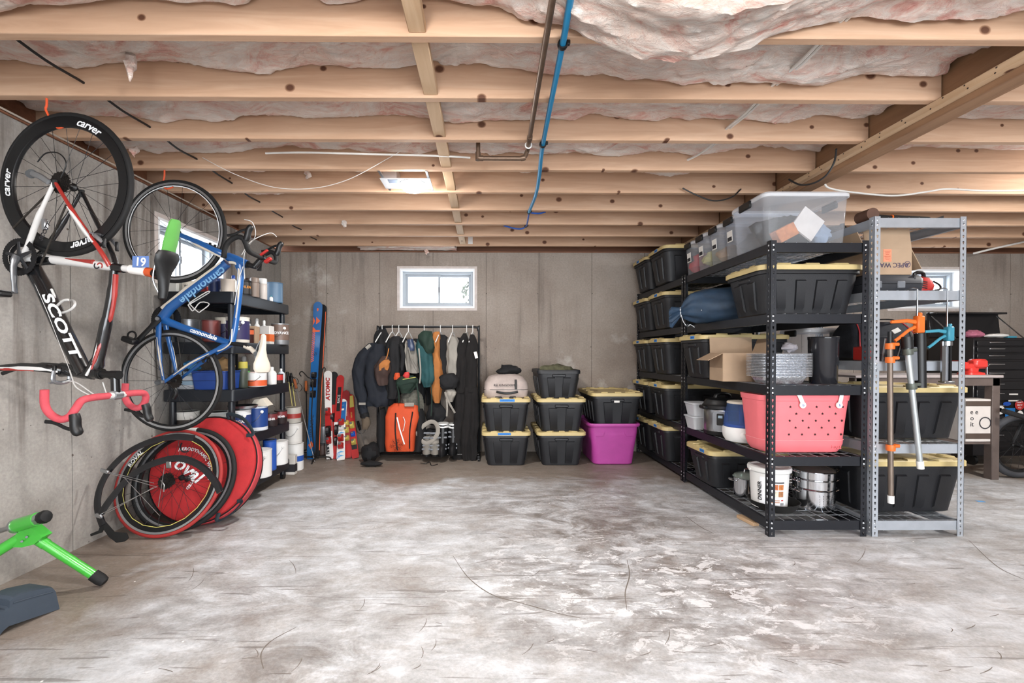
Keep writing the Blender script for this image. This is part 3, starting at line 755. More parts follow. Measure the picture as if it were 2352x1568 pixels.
# blue stuff sack
def sack():
    SACK = mat('sack_nylon', '#22384e', .6, var=.3, scale=14, bump=.3, bscale=40)
    root = thing('stuff_sack', 'blue nylon stuff sack with gathered drawstring end on the second tier', 'bag', (1.72, 3.52, LV[1]), 0)
    p0 = V((2.0, 3.42, LV[1] + .142)); p1 = V((1.50, 3.66, LV[1] + .12)); d = (p1 - p0).normalized(); a, b_ = frame_axes(d); rings = []
    prof = [(0, .02), (.0, .09), (.012, .125), (.06, .136), (.2, .138), (.26, .137), (.30, .132), (.33, .13), (.365, .125), (.40, .115), (.45, .07), (.475, .035), (.5, .05), (.54, .075), (.56, .06)]
    for s, r in prof:
        ring = []
        for k in range(48):
            t = 2 * math.pi * k / 48; f = 1 + (.16 * math.sin(9 * t + s * 9) + .1 * math.sin(5 * t)) * max(0, (s - .3) / .25) + .09 * noise.fractal(V((math.cos(t) * 2, math.sin(t) * 2, s * 9)), 1, 2, 3)
            c = p0 + d * s + V((0, 0, -.05 * max(0, s - .42) / .1))
            ring.append(c + a * r * f * math.cos(t) + b_ * r * f * math.sin(t))
        rings.append(ring)
    MB().loft(rings).build('body', SACK, root)
    c = p0 + d * .475 + V((0, 0, -.03)); CORD = mat('cord', '#c9ccd0', .8)
    MB().torus(c, d, .036, .005, 20, 6).build('drawstring', CORD, root)
    MB().tube(smooth_path([c + V((-.01, -.03, -.02)), c + V((0, -.05, -.08)), c + V((.03, -.055, -.12)), c + V((.05, -.06, -.105)), c + V((.09, -.05, -.125))]), .003, 5).build('drawstring', CORD, root)
    MB().box(c + V((.03, -.055, -.112)), (.02, .012, .03), None, .004).build('cord_lock', BLACK, root)
    MB().box(p0 + d * .36 + V((.0, -.118, -.02)), (.045, .004, .04), Matrix.Rotation(R(25), 3, 'Z')).build('care_label', PAPER, root)
sack()
# third tier: foil pans, black canister, open carton
def pans():
    FOIL = mat('foil', '#d6d9de', .28, .8, var=.35, scale=90, bump=.8, bscale=70)
    root = thing('foil_pans', 'tall nested stack of silver foil pans at the shelf corner', 'foil pans', (1.90, 2.905, LV[2] + .004), 0)
    b = MB(); L, W = .29, .17; rs = []
    rs += [rr3(L - .06, W - .06, .02, 0), rr3(L - .05, W - .05, .02, .004), rr3(L - .01, W - .01, .02, .045)]
    n = 15
    for k in range(n):
        z = .047 + k * .01; j_ = .004 * math.sin(k * 2.7); rs += [rr3(L - .01, W - .01, .02, z), rr3(L + .03 + j_, W + .03 - j_, .022, z + .002), rr3(L + .03 + j_, W + .03 - j_, .022, z + .005), rr3(L - .015, W - .015, .02, z + .007)]
    rs += [rr3(L - .03, W - .03, .02, .045 + n * .01), rr3(L - .06, W - .06, .02, .045 + n * .01 - .03)]
    b.loft(rs, (True, True), False).build('pan_stack', FOIL, root, world=False)
    f = MB().loft([rr3(L + .036, W + .036, .024, .05), rr3(L + .038, W + .038, .024, .12), rr3(L + .036, W + .036, .024, .198), rr3(L - .05, W - .05, .024, .203)], (False, False), True).wob(.003, 30); f.build('plastic_wrap', clear_mat('cling_wrap', '#fafafc', .06, .08), root, world=False)
pans()
o = lump('plastic_bag', 'crumpled grey plastic bag lying on the foil pans', 'bag', (1.97, 2.90, LV[2] + .004 + .2), (.045, .04, .028), mat('bag_grey', '#8f8c92', .6), 3)
def canister():
    DK = clear_mat('smoked_plastic', '#2a2a2e', .78, .1)
    root = thing('black_canister', 'tall smoked black plastic canister beside the foil pans', 'canister', (2.19, 2.90, LV[2] + .004), 0)
    MB().lathe([(.072, 0), (.076, .006), (.080, .13), (.082, .135), (.084, .285), (.086, .29), (.086, .3), (.081, .3), (.079, .14)], 28).build('body', DK, root, world=False)
    MB().torus((0, 0, .3), (0, 0, 1), .083, .004, 28, 6).build('rim', BLACK, root, world=False)
    MB().lathe([(.06, .008), (.062, .06), (.05, .10), (.03, .12)], 16).wob(.008, 30).build('content', mat('can_content', '#5b4a45', .8, var=.5, scale=40), root, world=False)
canister()
def carton():
    root = thing('cardboard_box', 'small open cardboard box with flaps up behind the foil pans', 'box', (1.83, 3.25, LV[2] + .004), R(-8))
    L, W, H, t = .30, .26, .2, .004; b = MB()
    for c, s in (((0, -W / 2, H / 2), (L, t, H)), ((0, W / 2, H / 2), (L, t, H)), ((-L / 2, 0, H / 2), (t, W, H)), ((L / 2, 0, H / 2), (t, W, H)), ((0, 0, t / 2), (L, W, t))): b.box(c, s)
    b.build('walls', CARD, root, world=False)
    def flap(hinge, size, rot): 
        o = MB().box((0, 0, size[2] / 2), size).build('flap', CARD, root, world=False); o.location = hinge; o.rotation_euler = rot
    flap((0, W / 2, H), (L, t, .12), (R(-6), 0, 0)); flap((-L / 2, 0, H), (t, W, .11), (0, R(-118), 0)); flap((L / 2, 0, H), (t, W, .11), (0, R(20), 0))
carton()
# fourth tier
def humidifier():
    root = thing('humidifier', 'white humidifier with translucent blue tank on the wire shelf', 'humidifier', (1.85, 3.232, LV[3] + .004), 0)
    TANK = clear_mat('tank_blue', '#7f9fd8', .2, .08)
    MB().lathe([(.075, 0), (.105, .008), (.122, .035), (.128, .07), (.127, .095), (.122, .11)], 32).build('base', WHITE, root, world=False)
    MB().lathe([(.121, .11), (.120, .135), (.112, .19), (.098, .265), (.094, .28)], 32, caps=(False, False)).build('tank', TANK, root, world=False)
    MB().lathe([(.112, .112), (.114, .125), (.108, .13), (.02, .132)], 28).build('water_tray', clear_mat('tray_blue', '#7fa2d8', .8, .2), root, world=False)
    MB().lathe([(.02, .12), (.018, .25), (.014, .28)], 14).build('mist_tube', clear_mat('tube_clear', '#a9bfe0', .4, .1), root, world=False)
    MB().lathe([(.097, .276), (.099, .285), (.092, .292), (.02, .296)], 28).build('cap', CREAM, root, world=False)
    d = V((-.35, -.94, 0)).normalized(); c = d * .119 + V((0, 0, .058))
    MB().lathe([(.03, 0), (.03, .006), (.026, .009)], 20, c, d).build('dial', WHITE, root, world=False)
    MB().box(c + d * .012, (.01, .006, .042), Matrix.Rotation(R(-20), 3, 'Z') @ Matrix.Rotation(R(-35), 3, 'Y'), .003).build('dial_grip', WHITE, root, world=False)
    d2 = V((-.8, -.6, 0)).normalized(); MB().box(d2 * .125 + V((0, 0, .075)), (.003, .012, .02), Matrix.Rotation(R(38), 3, 'Z')).build('sticker', mat('sticker_olive', '#7f7f4d'), root, world=False)
humidifier()
def cooker():
    root = thing('pressure_cooker', 'stainless electric pressure cooker with black lid behind the humidifier', 'cooker', (1.87, 3.535, LV[3] + .004), 0)
    MB().lathe([(.12, 0), (.135, .006), (.14, .03), (.136, .035)], 32).build('base', BLACK, root, world=False)
    MB().lathe([(.136, .034), (.138, .05), (.138, .2), (.136, .205)], 36).build('shell', STEEL, root, world=False)
    MB().lathe([(.145, .203), (.15, .21), (.148, .232), (.14, .238), (.135, .252), (.12, .275), (.08, .288), (.03, .293)], 32).build('lid', BLACK, root, world=False)
    MB().tube(smooth_path([(-.06, 0, .275), (-.05, 0, .31), (0, 0, .322), (.05, 0, .31), (.06, 0, .275)]), .013, 8, sq=(1.5, 1)).build('lid_handle', BLACK, root, world=False)
    d = V((-.55, -.83, 0)).normalized(); rot = MX(d * .142 + V((0, 0, .118)), (-d.y, d.x, 0), (0, 0, 1))
    b = MB(); b.prism(rrect(.105, .155, .03, 5), rot, .016); b.build('control_panel', mat('panel_silver', '#8e9196', .35, .6), root, world=False)
    b = MB(); b.prism(rrect(.05, .09, .008, 3), rot @ Matrix.Translation((0, .015, .0155)), .002); s = b.build('display', mat('display_black', '#0e0f11', .2), root, world=False)
    b = MB(); b.prism(rrect(.03, .02, .002, 2), rot @ Matrix.Translation((0, .035, .0178)), .0006); b.build('display_digits', mat('digits', '#9fb4c0', .5), s, world=False)
    MB().box((.145, 0, .215), (.05, .09, .03), None, .008).build('side_handle', BLACK, root, world=False)
    MB().box((-.145, 0, .215), (.05, .09, .03), None, .008).build('side_handle', BLACK, root, world=False)
cooker()
def tub(label, x, y, z):
    root = thing('food_container', label, 'container', (x, y, z), 0, 'plastic food containers')
    MB().loft([rr3(.115, .15, .02, 0), rr3(.15, .19, .025, .095), rr3(.155, .195, .025, .1)], (True, False), True).build('body', CLEARL, root, world=False)
    MB().loft([rr3(.16, .2, .03, .098), rr3(.166, .206, .03, .1), rr3(.166, .206, .03, .11), rr3(.14, .18, .025, .112)], (True, True), True).build('lid', CLEARL, root, world=False)
tub('lower clear food container beside the pressure cooker', 1.80, 3.81, LV[3] + .004); tub('upper clear food container, stacked beside the pressure cooker', 1.80, 3.81, LV[3] + .117)
def coral_bag():
    CORAL = mat('coral_rubber', '#e6737a', .5, var=.05, bump=.05)
    x, y, z = 2.025, 2.945, LV[3] + .004; root = thing('beach_bag', 'coral pink rubber tote bag with star holes and white straps', 'bag', (x, y, z), 0)
    L, W, H = .585, .30, .372; rr = lambda l, w_, r, zz: [V((a, b_, zz)) for a, b_ in rrect(l, w_, r, 6)]
    def sz(zz): f = zz / H; return L - .05 + .05 * f, W - .05 + .05 * f
    rs = [rr(L - .15, W - .12, .05, 0), rr(L - .09, W - .08, .07, .008), rr(L - .06, W - .055, .08, .03)]
    for zz in (.06, .085): rs.append(rr(*sz(zz), .08, zz))
    rs.append(rr(*(q - .004 for q in sz(.087)), .08, .087)); rs.append(rr(*(q - .004 for q in sz(.2)), .08, .2))
    rs.append(rr(*(q - .004 for q in sz(.335)), .075, .335)); rs.append(rr(*(q + .004 for q in sz(.338)), .075, .338)); rs.append(rr(L + .004, W + .004, .07, H)); rs.append(rr(L - .02, W - .02, .07, H)); rs.append(rr(L - .05, W - .05, .07, .1))
    MB().loft(rs, (True, True), True).build('body', CORAL, root, world=False)
    MB().loft([rr(*(q + .001 for q in sz(.086)), .08, .0845), rr(*(q + .004 for q in sz(.086)), .08, .086), rr(*(q + .001 for q in sz(.086)), .08, .0875)], (False, False), True).build('seam_line', mat('coral_light', '#f4a7aa', .5), root, world=False)
    star = []
    for k in range(10): a = math.pi / 2 + math.pi * k / 5; r = .0095 if k % 2 == 0 else .0045; star.append((r * math.cos(a), r * math.sin(a)))
    proto = None; HOLE = mat('hole_dark', '#2a1214', .9)
    for j in range(5):
        n = 5 if j % 2 == 0 else 4
        for k in range(n):
            xx = -.115 + .083 * k + (.04 if j % 2 else 0); zz = .30 - .044 * j; yy = -(sz(zz)[1] - .004) / 2
            if proto is None:
                b = MB(); b.prism(star, Matrix(), .0012); proto = b.build('star_hole', HOLE, root, world=False); q = proto
            else: q = inst(proto, root)
            q.matrix_basis = MX((xx, yy - .0002, zz), (1, 0, 0), (0, .066, 1))
    for xx, lean in ((-.045, -.035), (.185, .02)):
        pts = [V((xx, -.158, .318)), V((xx + lean * .5, -.160, .36)), V((xx + lean, -.145, .40)), V((xx + lean * 1.2, -.09, .405)), V((xx + lean * 1.2, -.03, .385))]
        MB().tube(smooth_path(pts, 5), .013, 8, sq=(.35, 1), up=V((1, 0, 0))).build('strap', WHITE, root, world=False)
        bt = MB().lathe([(.02, 0), (.02, .007), (.016, .009)], 18, (xx, -.152, .312), (0, -1, 0)).build('strap_button', WHITE, root, world=False)
        text('b', .022, BLUEP, bt, MX((x + xx, y - .1615, z + .312), (1, 0, 0), (0, 0, 1)), shear=0, name='button_letter')
    text('bogg', .028, CORAL, root, MX((x + .19, y - .127 - .0005, z + .045), (1, 0, 0), (0, .05, 1)), ext=.0012, spacing=1.2, name='embossed_lettering')
    return root
coral_bag()
lump('grey_towel', 'grey towel sticking out of the coral bag', 'towel', (1.92, 2.95, LV[3] + .30), (.10, .06, .05), mat('cloth_grey', '#7c7c74', .9), 12)
lump('blue_towel', 'bright blue cloth sticking out of the coral bag', 'towel', (2.05, 2.96, LV[3] + .30), (.06, .05, .055), mat('cloth_azure', '#2268c0', .8), 14)
lump('red_towel', 'red cloth inside the coral bag', 'towel', (2.17, 2.96, LV[3] + .30), (.08, .06, .045), CLOTHR, 16)
# lowest tier: pots
def pot():
    root = thing('stock_pot', 'small steel pot with glass lid behind the white bucket', 'pot', (1.905, 3.25, LV[4] + .004), 0)
    MB().lathe([(.09, 0), (.095, .006), (.097, .13), (.10, .135), (.097, .137), (.094, .13), (.09, .01)], 28, caps=(True, True)).build('body', CHROME, root, world=False)
    MB().lathe([(.099, .137), (.085, .152), (.04, .166), (.012, .168)], 24).build('lid', clear_mat('lid_glass', '#c9d2cc', .25, .05), root, world=False)
    MB().tube(smooth_path([(-.025, 0, .166), (-.02, 0, .19), (.02, 0, .19), (.025, 0, .166)]), .005, 6).build('lid_handle', CHROME, root, world=False)
    for s in (-1, 1): MB().tube(smooth_path([(s * .095, -.03, .115), (s * .13, -.025, .12), (s * .13, .025, .12), (s * .095, .03, .115)]), .004, 6).build('handle', CHROME, root, world=False)
pot()
def skillet():
    IRON = mat('cast_iron', '#262524', .6, .3, bump=.2)
    root = thing('skillet', 'black cast iron skillet under the white bucket', 'skillet', (1.925, 2.985, LV[4] + .004), 0)
    MB().lathe([(.12, 0), (.125, .004), (.15, .05), (.155, .055), (.15, .056), (.144, .05), (.12, .01), (.02, .009)], 36).build('pan', IRON, root, world=False)
    MB().tube([(.08, .12, .045), (.11, .165, .05), (.15, .225, .05)], [.012, .013, .016], 8, sq=(1, .5)).build('handle', IRON, root, world=False)
skillet()
def bucket():
    root = thing('food_bucket', 'white food bucket printed with dinner pictures standing in the skillet', 'bucket', (1.895, 2.985, LV[4] + .016), 0)
    MB().lathe([(.1, 0), (.104, .004), (.115, .235), (.12, .24), (.128, .245), (.13, .262), (.126, .272), (.11, .274), (.105, .266)], 36).build('body', WHITE, root, world=False)
    x, y, z = root.location
    rad = lambda zz: .1045 + (.1105 - .1045) * (zz / .235) + .0058
    def wrap(a0, zc):
        def f(p):
            rr_ = .1045 + (zc + p.y) * .047 + .0012 + p.z; a = a0 + p.x / rr_
            return V((rr_ * math.sin(a), -rr_ * math.cos(a), zc + p.y))
        return f
    LBL = mat('label_paper', '#eef0f4', .6, var=.02)
    def patch(w_, h, a0, zc, m, parent, off, name):
        a0 -= R(28)
        n = 8; b = MB(); f = wrap(a0, zc)
        b.grid(lambda u, v: f(V((-w_ / 2 + w_ * u, -h / 2 + h * v, off))), n, 2); return b.build(name, m, parent, world=False)
    lb = patch(.16, .19, R(8), .12, LBL, root, .0, 'label')
    T = Matrix.Translation((x, y, z))
    f1 = wrap(R(-60), .12)
    text('DINNER', .034, INK, lb, T, warp=lambda p: f1(V((-p.y * 1.0, p.x, .0012))), bold=.001, name='dinner_lettering')
    k = 0
    for ax, zc, cc in ((14, .155, '#b4653a'), (32, .155, '#c97a40'), (14, .11, '#d9c9b4'), (32, .11, '#a8734c')):
        patch(.032, .036, R(ax), zc, mat(f'food_photo_{k}', cc, .6, var=.55, scale=60), lb, .0008, 'food_picture'); k += 1
    patch(.08, .008, R(22), .185, INK, lb, .0008, 'print_band'); patch(.055, .006, R(14), .068, mat('print_orange', '#b06a3a'), lb, .0008, 'print_band'); patch(.055, .006, R(14), .056, mat('print_orange', '#b06a3a'), lb, .0008, 'print_band')
    for q in range(7): patch(.0018, .016, R(31 + q * 1.9), .045, INK, lb, .0008, 'barcode_bar')
    patch(.014, .009, R(37), .07, REDP, lb, .0008, 'flag_print')
    hp = [V((.128 * math.cos(R(a)), .128 * math.sin(R(a)) * .35 - .0, .25 + .0)) for a in (180, 180)]
    for s in (-1, 1): MB().lathe([(.008, 0), (.008, .008)], 10, (s * .127, 0, .25), (s, 0, 0)).build('bail_lug', WHITE, root, world=False)
bucket()
def steamer():
    root = thing('steamer_pot', 'stacked stainless steamer pot with glass lid and loop handles', 'pot', (2.207, 3.0, LV[4] + .004), 0)
    MB().lathe([(.11, 0), (.117, .008), (.12, .13), (.125, .136), (.121, .14)], 36).build('pot', CHROME, root, world=False)
    MB().lathe([(.112, .138), (.12, .142), (.122, .195), (.127, .2), (.122, .204)], 36).build('steamer_basket', CHROME, root, world=False)
    MB().lathe([(.113, .202), (.121, .206), (.123, .25), (.128, .255), (.123, .257)], 36).build('steamer_basket', CHROME, root, world=False)
    MB().lathe([(.124, .257), (.11, .272), (.06, .286), (.012, .289)], 30).build('lid', clear_mat('lid_smoke', '#5c5450', .45, .05), root, world=False)
    MB().tube([(0, 0, .287), (0, 0, .30), (0, 0, .312)], [.008, .007, .016], 12).build('knob', CHROME, root, world=False)
    for zz in (.112, .178, .238):
        for s in (-1, 1): MB().tube(smooth_path([(s * .12, -.035, zz), (s * .15, -.03, zz + .012), (s * .158, 0, zz + .015), (s * .15, .03, zz + .012), (s * .12, .035, zz)]), .0045, 6).build('handle', CHROME, root, world=False)
    pr = None; HM = mat('perforation', '#3a3835', .7)
    for i in range(6):
        for j in range(8):
            a = R(-20 + i * 10); d = V((math.sin(a), -math.cos(a), 0)); p = d * (.1178 + .0003 * j) + V((0, 0, .03 + j * .011))
            if pr is None: pr = MB().lathe([(.0022, 0), (.0022, .0012)], 6, (0, 0, 0), (0, -1, 0)).build('perforation', HM, root, world=False); q = pr
            else: q = inst(pr, root)
            q.location = p; q.rotation_euler = (0, 0, a)
steamer()
ws = MB().box((0, 0, .012), (.045, .16, .024), Matrix.Rotation(R(0), 3, 'Z'), .003).build('wood_offcut', BLOCK); ws.location = (1.76, 3.0, 0); ws.rotation_euler = (0, 0, R(8)); tag(ws, 'short pale wood offcut on the floor under the black shelf', 'wood')

# ------------------------------------------------------------------ things on the grey shelf
def mallet():
    root = thing('mallet', 'brown rubber mallet with black handle lying on top of the grey shelf', 'mallet', (2.60, 2.86, LS[0] + .004), 0)
    MB().cyl((-.16, -.04, .04), (-.16, .06, .04), .04, .04, 18).build('head', mat('mallet_brown', '#5b4033', .7), root, world=False)
    MB().cyl((-.14, 0, .04), (.0, 0, .03), .012, .012, 10).build('handle', BLACK, root, world=False)
    MB().cyl((.0, 0, .03), (.23, 0, .018), .016, .017, 12).build('grip', RUBBER, root, world=False)
    MB().cyl((-.012, 0, .031), (-.004, 0, .0305), .0165, None, 12).build('ring', ORANGE, root, world=False)
mallet()
def hose_coil():
    root = thing('cable_coil', 'coil of black cable lying on the left edge of the grey shelf top', 'cable', (2.47, 3.18, LS[0] + .004), 0)
    for k in range(3): MB().torus((0, 0, .012 + k * .016), (0, 0, 1), .075 - k * .004, .008, 28, 6).build('loop', BLACK, root, world=False)
    MB().box((.0, -.075, .03), (.02, .03, .065), None, .004).build('velcro_tie', GREYP, root, world=False)
hose_coil()
wd = MB().add([V(p) for p in ((-.03, -.03, 0), (.03, -.03, 0), (.03, .03, 0), (-.03, .03, 0), (-.025, -.03, .012), (.03, -.03, .035), (.03, .03, .035), (-.025, .03, .012))], [(3, 2, 1, 0), (4, 5, 6, 7), (0, 1, 5, 4), (1, 2, 6, 5), (2, 3, 7, 6), (3, 0, 4, 7)]).build('black_wedge', BLACK); wd.location = (2.87, 2.86, LS[0] + .004); tag(wd, 'small black wedge at the right end of the grey shelf top', 'wedge')
def apec_box():
    zc = LS[1] + .004 + .112
    root = thing('cardboard_box', 'upside-down printed cardboard box with orange sticker on the tool case', 'box', (2.57, 3.02, zc), 0)
    L, W, H, t = .30, .33, .163, .004; b = MB()
    for c, s in (((0, -W / 2, H / 2), (L, t, H)), ((0, W / 2, H / 2), (L, t, H)), ((-L / 2, 0, H / 2), (t, W, H)), ((L / 2, 0, H / 2), (t, W, H)), ((0, 0, t / 2), (L, W, t))): b.box(c, s)
    b.build('walls', CARD, root, world=False)
    def flap(h, size, rot): o = MB().box((0, 0, size[2] / 2), size).build('flap', CARD, root, world=False); o.location = h; o.rotation_euler = rot
    flap((0, -W / 2, H), (L, t, .135), (R(-8), 0, 0)); flap((L / 2, 0, H), (t, W, .14), (0, R(152), 0)); flap((-L / 2, 0, H), (t, W, .12), (0, R(-25), 0)); flap((0, W / 2, H), (L, t, .12), (R(-15), 0, 0))
    x, y, z = root.location; PR = mat('box_print', '#4a3f52', .8); face = lambda u, v: MX((x + u, y - W / 2 - t / 2 - .0004, z + v), (-1, 0, 0), (0, 0, -1))
    text('APEC WATER', .042, PR, root, face(.0, .062) @ Matrix.Rotation(0, 4, 'Z'), bold=.0006, name='box_lettering')
    b = MB(); b.torus((0, 0, 0), (0, 0, 1), .0185, .0022, 22, 5, sq=(1, .2)); b.xf(face(.123, .066)); b.build('logo_ring', PR, root)
    b = MB()
    for a in (0, 120, 240): b.box((.007 * math.cos(R(a + 90)), .007 * math.sin(R(a + 90)), 0), (.007, .014, .0006), Matrix.Rotation(R(a), 3, 'Z'))
    b.xf(face(.123, .066)); b.build('logo_petals', PR, root)
    s = MB().box((-.008, -W / 2 - t / 2 - .0006, .122), (.052, .001, .08)).build('orange_sticker', mat('sticker_coral', '#e88a6a', .7, var=.2, scale=50), root, world=False)
    for k in range(6): MB().box((-.008, -W / 2 - t / 2 - .0014, .15 - k * .011), (.038 - .008 * (k % 3), .0006, .003)).build('print_line', mat('sticker_print', '#b5523c'), s, world=False)
apec_box()
def tool_case():
    z = LS[1] + .004; root = thing('tool_case', 'black plastic power tool case under the printed cardboard box', 'tool case', (2.60, 3.02, z), 0)
    TC = mat('case_black', '#2d2f34', .5, var=.1)
    MB().loft([rr3(.36, .36, .03, 0), rr3(.37, .37, .03, .01), rr3(.38, .38, .03, .05)], (True, True), False).build('bottom_shell', TC, root, world=False)
    MB().loft([rr3(.38, .38, .03, .053), rr3(.38, .38, .03, .085), rr3(.35, .35, .03, .108)], (True, True), False).build('top_shell', TC, root, world=False)
    for xx in (-.12, .03): MB().box((xx, -.192, .045), (.05, .012, .045), None, .004).build('latch', GREYP, root, world=False)
    for xx in (-.1, .12): MB().box((xx, -.181, .092), (.012, .02, .03), None, .003).build('rib', TC, root, world=False)
tool_case()
def blower():
    z = LS[1] + .004; root = thing('power_tool', 'red and black power tool beside the tool case', 'power tool', (2.865, 3.0, z), 0)
    MB().loft([rr3(.11, .2, .03, .006), rr3(.13, .22, .04, .05), rr3(.09, .2, .03, .1), rr3(.06, .12, .02, .115)], (True, True), True).build('body', REDP, root, world=False)
    MB().tube(smooth_path([(-.03, -.05, .095), (-.04, -.06, .135), (.01, -.06, .14), (.03, -.05, .10)]), .011, 8).build('handle', BLACK, root, world=False)
    for k in range(4): MB().box((-.03, -.107, .035 + .013 * k), (.05, .008, .006), Matrix.Rotation(R(8), 3, 'Y')).build('vent_slat', BLACK, root, world=False)
    MB().tube(smooth_path([(.05, -.09, .08), (.075, -.11, .05), (.06, -.12, .02), (-.03, -.12, .006)]), .006, 6).build('cord', BLACK, root, world=False)
blower()
gc = MB().loft([rr3(.22, .3, .03, 0), rr3(.24, .32, .03, .1), rr3(.25, .33, .03, .19)], (True, True), False).build('green_case', mat('dark_green', '#22301f', .6)); gc.location = (2.56, 3.42, LS[1] + .004); tag(gc, 'dark green case at the back of the second tier of the grey shelf', 'case')
def tool_bag():
    z = LS[2] + .004; root = thing('tool_bag', 'black canvas tool bag with red piping on the grey shelf', 'bag', (2.71, 3.14, z), 0)
    CV = mat('bag_canvas', '#1e2027', .85, var=.3, scale=25, bump=.3)
    rs = []
    for zz, l, w_ in ((0, .40, .25), (.02, .43, .28), (.14, .43, .27), (.21, .40, .22), (.255, .36, .12), (.262, .30, .06)): rs.append(rr3(l, w_, .05 if w_ > .15 else .025, zz))
    MB().loft(rs, (True, True), True).wob(.008, 9, 3).build('body', CV, root, world=False)
    PIP = mat('red_piping', '#b5363c', .6)
    for s in (-1, 1):
        MB().tube(smooth_path([(s * .19, -.142, .02), (s * .197, -.14, .13), (s * .18, -.115, .2), (s * .16, -.065, .258)]), .004, 6).build('piping', PIP, root, world=False)
    MB().box((-.06, -.148, .1), (.17, .02, .13), None, .01).build('pocket', CV, root, world=False); MB().box((.13, -.148, .09), (.13, .02, .11), None, .01).build('pocket', CV, root, world=False)
    MB().box((.06, -.128, .2), (.05, .003, .03), Matrix.Rotation(R(-25), 3, 'Y') @ Matrix.Rotation(R(-30), 3, 'X')).build('bag_tag', PAPER, root, world=False)
    MB().tube(smooth_path([(-.1, -.05, .25), (-.05, -.1, .275), (.06, -.1, .275), (.11, -.05, .25)]), .009, 6, sq=(1, .5)).build('handle', BLACK, root, world=False)
tool_bag()
GPC = mat('pouch_grey', '#5b616b', .85, var=.25, bump=.3)
pb = MB().loft([rr3(.16, .14, .03, 0), rr3(.18, .16, .05, .03), rr3(.18, .16, .05, .11), rr3(.13, .1, .04, .135)], (True, True), True).wob(.006, 14).build('tool_pouch', GPC); pb.location = (3.035 - .09, 3.22, LS[2] + .004); tag(pb, 'grey fabric tool pouch right of the black tool bag', 'pouch')
lump('brown_bag', 'crumpled brown cloth bag at the left end of the third tier, grey shelf', 'bag', (2.50, 3.55, LS[2] + .24 + .004), (.1, .09, .05), mat('cloth_brown', '#6a5c52', .9, var=.2), 21)
clear_b = clear_bin('clear plastic case on the grey shelf seen through the black shelf', 2.60, 3.55, LS[2] + .004, .36, .34, .24, True, False)
MB().box((2.45, 2.9, LS[2] + .05), (.055, .1, .09), None, .006).build('x', REDP); bpy.data.objects['x'].name = 'red_tin'; tag(bpy.data.objects['red_tin'], 'small red tin behind the orange pipe clamp', 'tin')
# hooks, caulking guns and pipe clamps hanging on the front of the grey shelf
def caulk(label, px, ytop, yhead, ybot, col, m, s, tw):
    """gun hung by its bent push rod over the second beam"""
    Yh = 2.715; top = at(px, ytop, Yh); root = thing('caulking_gun', label, 'caulking gun', (top.x, Yh, 0), 0, 'caulking guns')
    hd = at(px, yhead, Yh); bt = at(px, ybot, Yh); x = top.x
    MB().tube([V((x - .006, SYN + .035, LS[1] - .005)), V((x - .006, SYN + .035, LS[1] + .008)), V((x - .004, Yh + .02, LS[1] + .012)), V((x, Yh, LS[1] + .004)), V((x, Yh, bt.z + .05))], .0045 * s, 7).build('push_rod', STEEL, root)
    b = MB().box((x + .012, Yh, hd.z - .045 * s), (.045 * s, .04, .105 * s), None, .006).box((x + .012, Yh, hd.z + .012 * s), (.02 * s, .03, .03 * s), None, .004); b.build('head_block', m, root)
    MB().tube([V((x - .01, Yh, hd.z - .03 * s)), V((x - .06 * s, Yh, hd.z - .022 * s)), V((x - .16 * s, Yh, hd.z - .03 * s))], [.014 * s, .012 * s, .009 * s], 8, sq=(.7, 1)).build('handle', m, root)
    MB().tube(smooth_path([V((x - .01, Yh, hd.z - .06 * s)), V((x - .05 * s, Yh, hd.z - .08 * s)), V((x - .10 * s, Yh, hd.z - .12 * s)), V((x - .135 * s, Yh, hd.z - .145 * s))]), .010 * s, 8, sq=(.7, 1)).build('trigger', m, root)
    z1 = hd.z - .1 * s
    if tw:
        MB().cyl((x + .018, Yh, z1), (x + .026, Yh, bt.z), .028, .028, 18).build('barrel', BLACK, root)
        MB().box((x - .028, Yh - .004, (z1 + bt.z) / 2 - .02), (.04, .03, (z1 - bt.z) * .62), Matrix.Rotation(R(-2), 3, 'Y'), .004).build('cartridge', GREYP, root)
        MB().cyl((x - .012, Yh, bt.z), (x - .012, Yh, bt.z - .055), .008, .005, 8).build('nozzle', WHITE, root)
    else:
        MB().box((x - .022, Yh, (z1 + bt.z) / 2), (.022, .01, z1 - bt.z)).build('cradle_rail', STEEL, root); MB().box((x + .022, Yh, (z1 + bt.z) / 2), (.012, .01, z1 - bt.z)).build('cradle_rail', BLACK, root)
        MB().cyl((x, Yh, z1), (x, Yh, z1 - .025), .026, .026, 16).build('cradle_ring', STEEL, root); MB().box((x, Yh, bt.z), (.065, .045, .012), None, .003).build('cradle_end', STEEL, root)
        MB().cyl((x, Yh + .012, z1 - .03), (x, Yh + .012, bt.z + .01), .017, .017, 14).build('cartridge', GREYP, root)
caulk('orange caulking gun with black barrel hanging on the grey shelf', 2107, 664, 728, 890, 'o', ORANGE, 1.0, True)
caulk('teal caulking gun with open cradle hanging right of the orange one', 2176, 664, 752, 877, 't', mat('teal_paint', '#3f8aa0', .4), .85, False)
PIPEM = mat('pipe_steel', '#776a60', .45, .6, var=.2, scale=14, stretch=(3, 3, .6)); PIPEG = mat('pipe_galv', '#aeb4b6', .4, .5, var=.12)
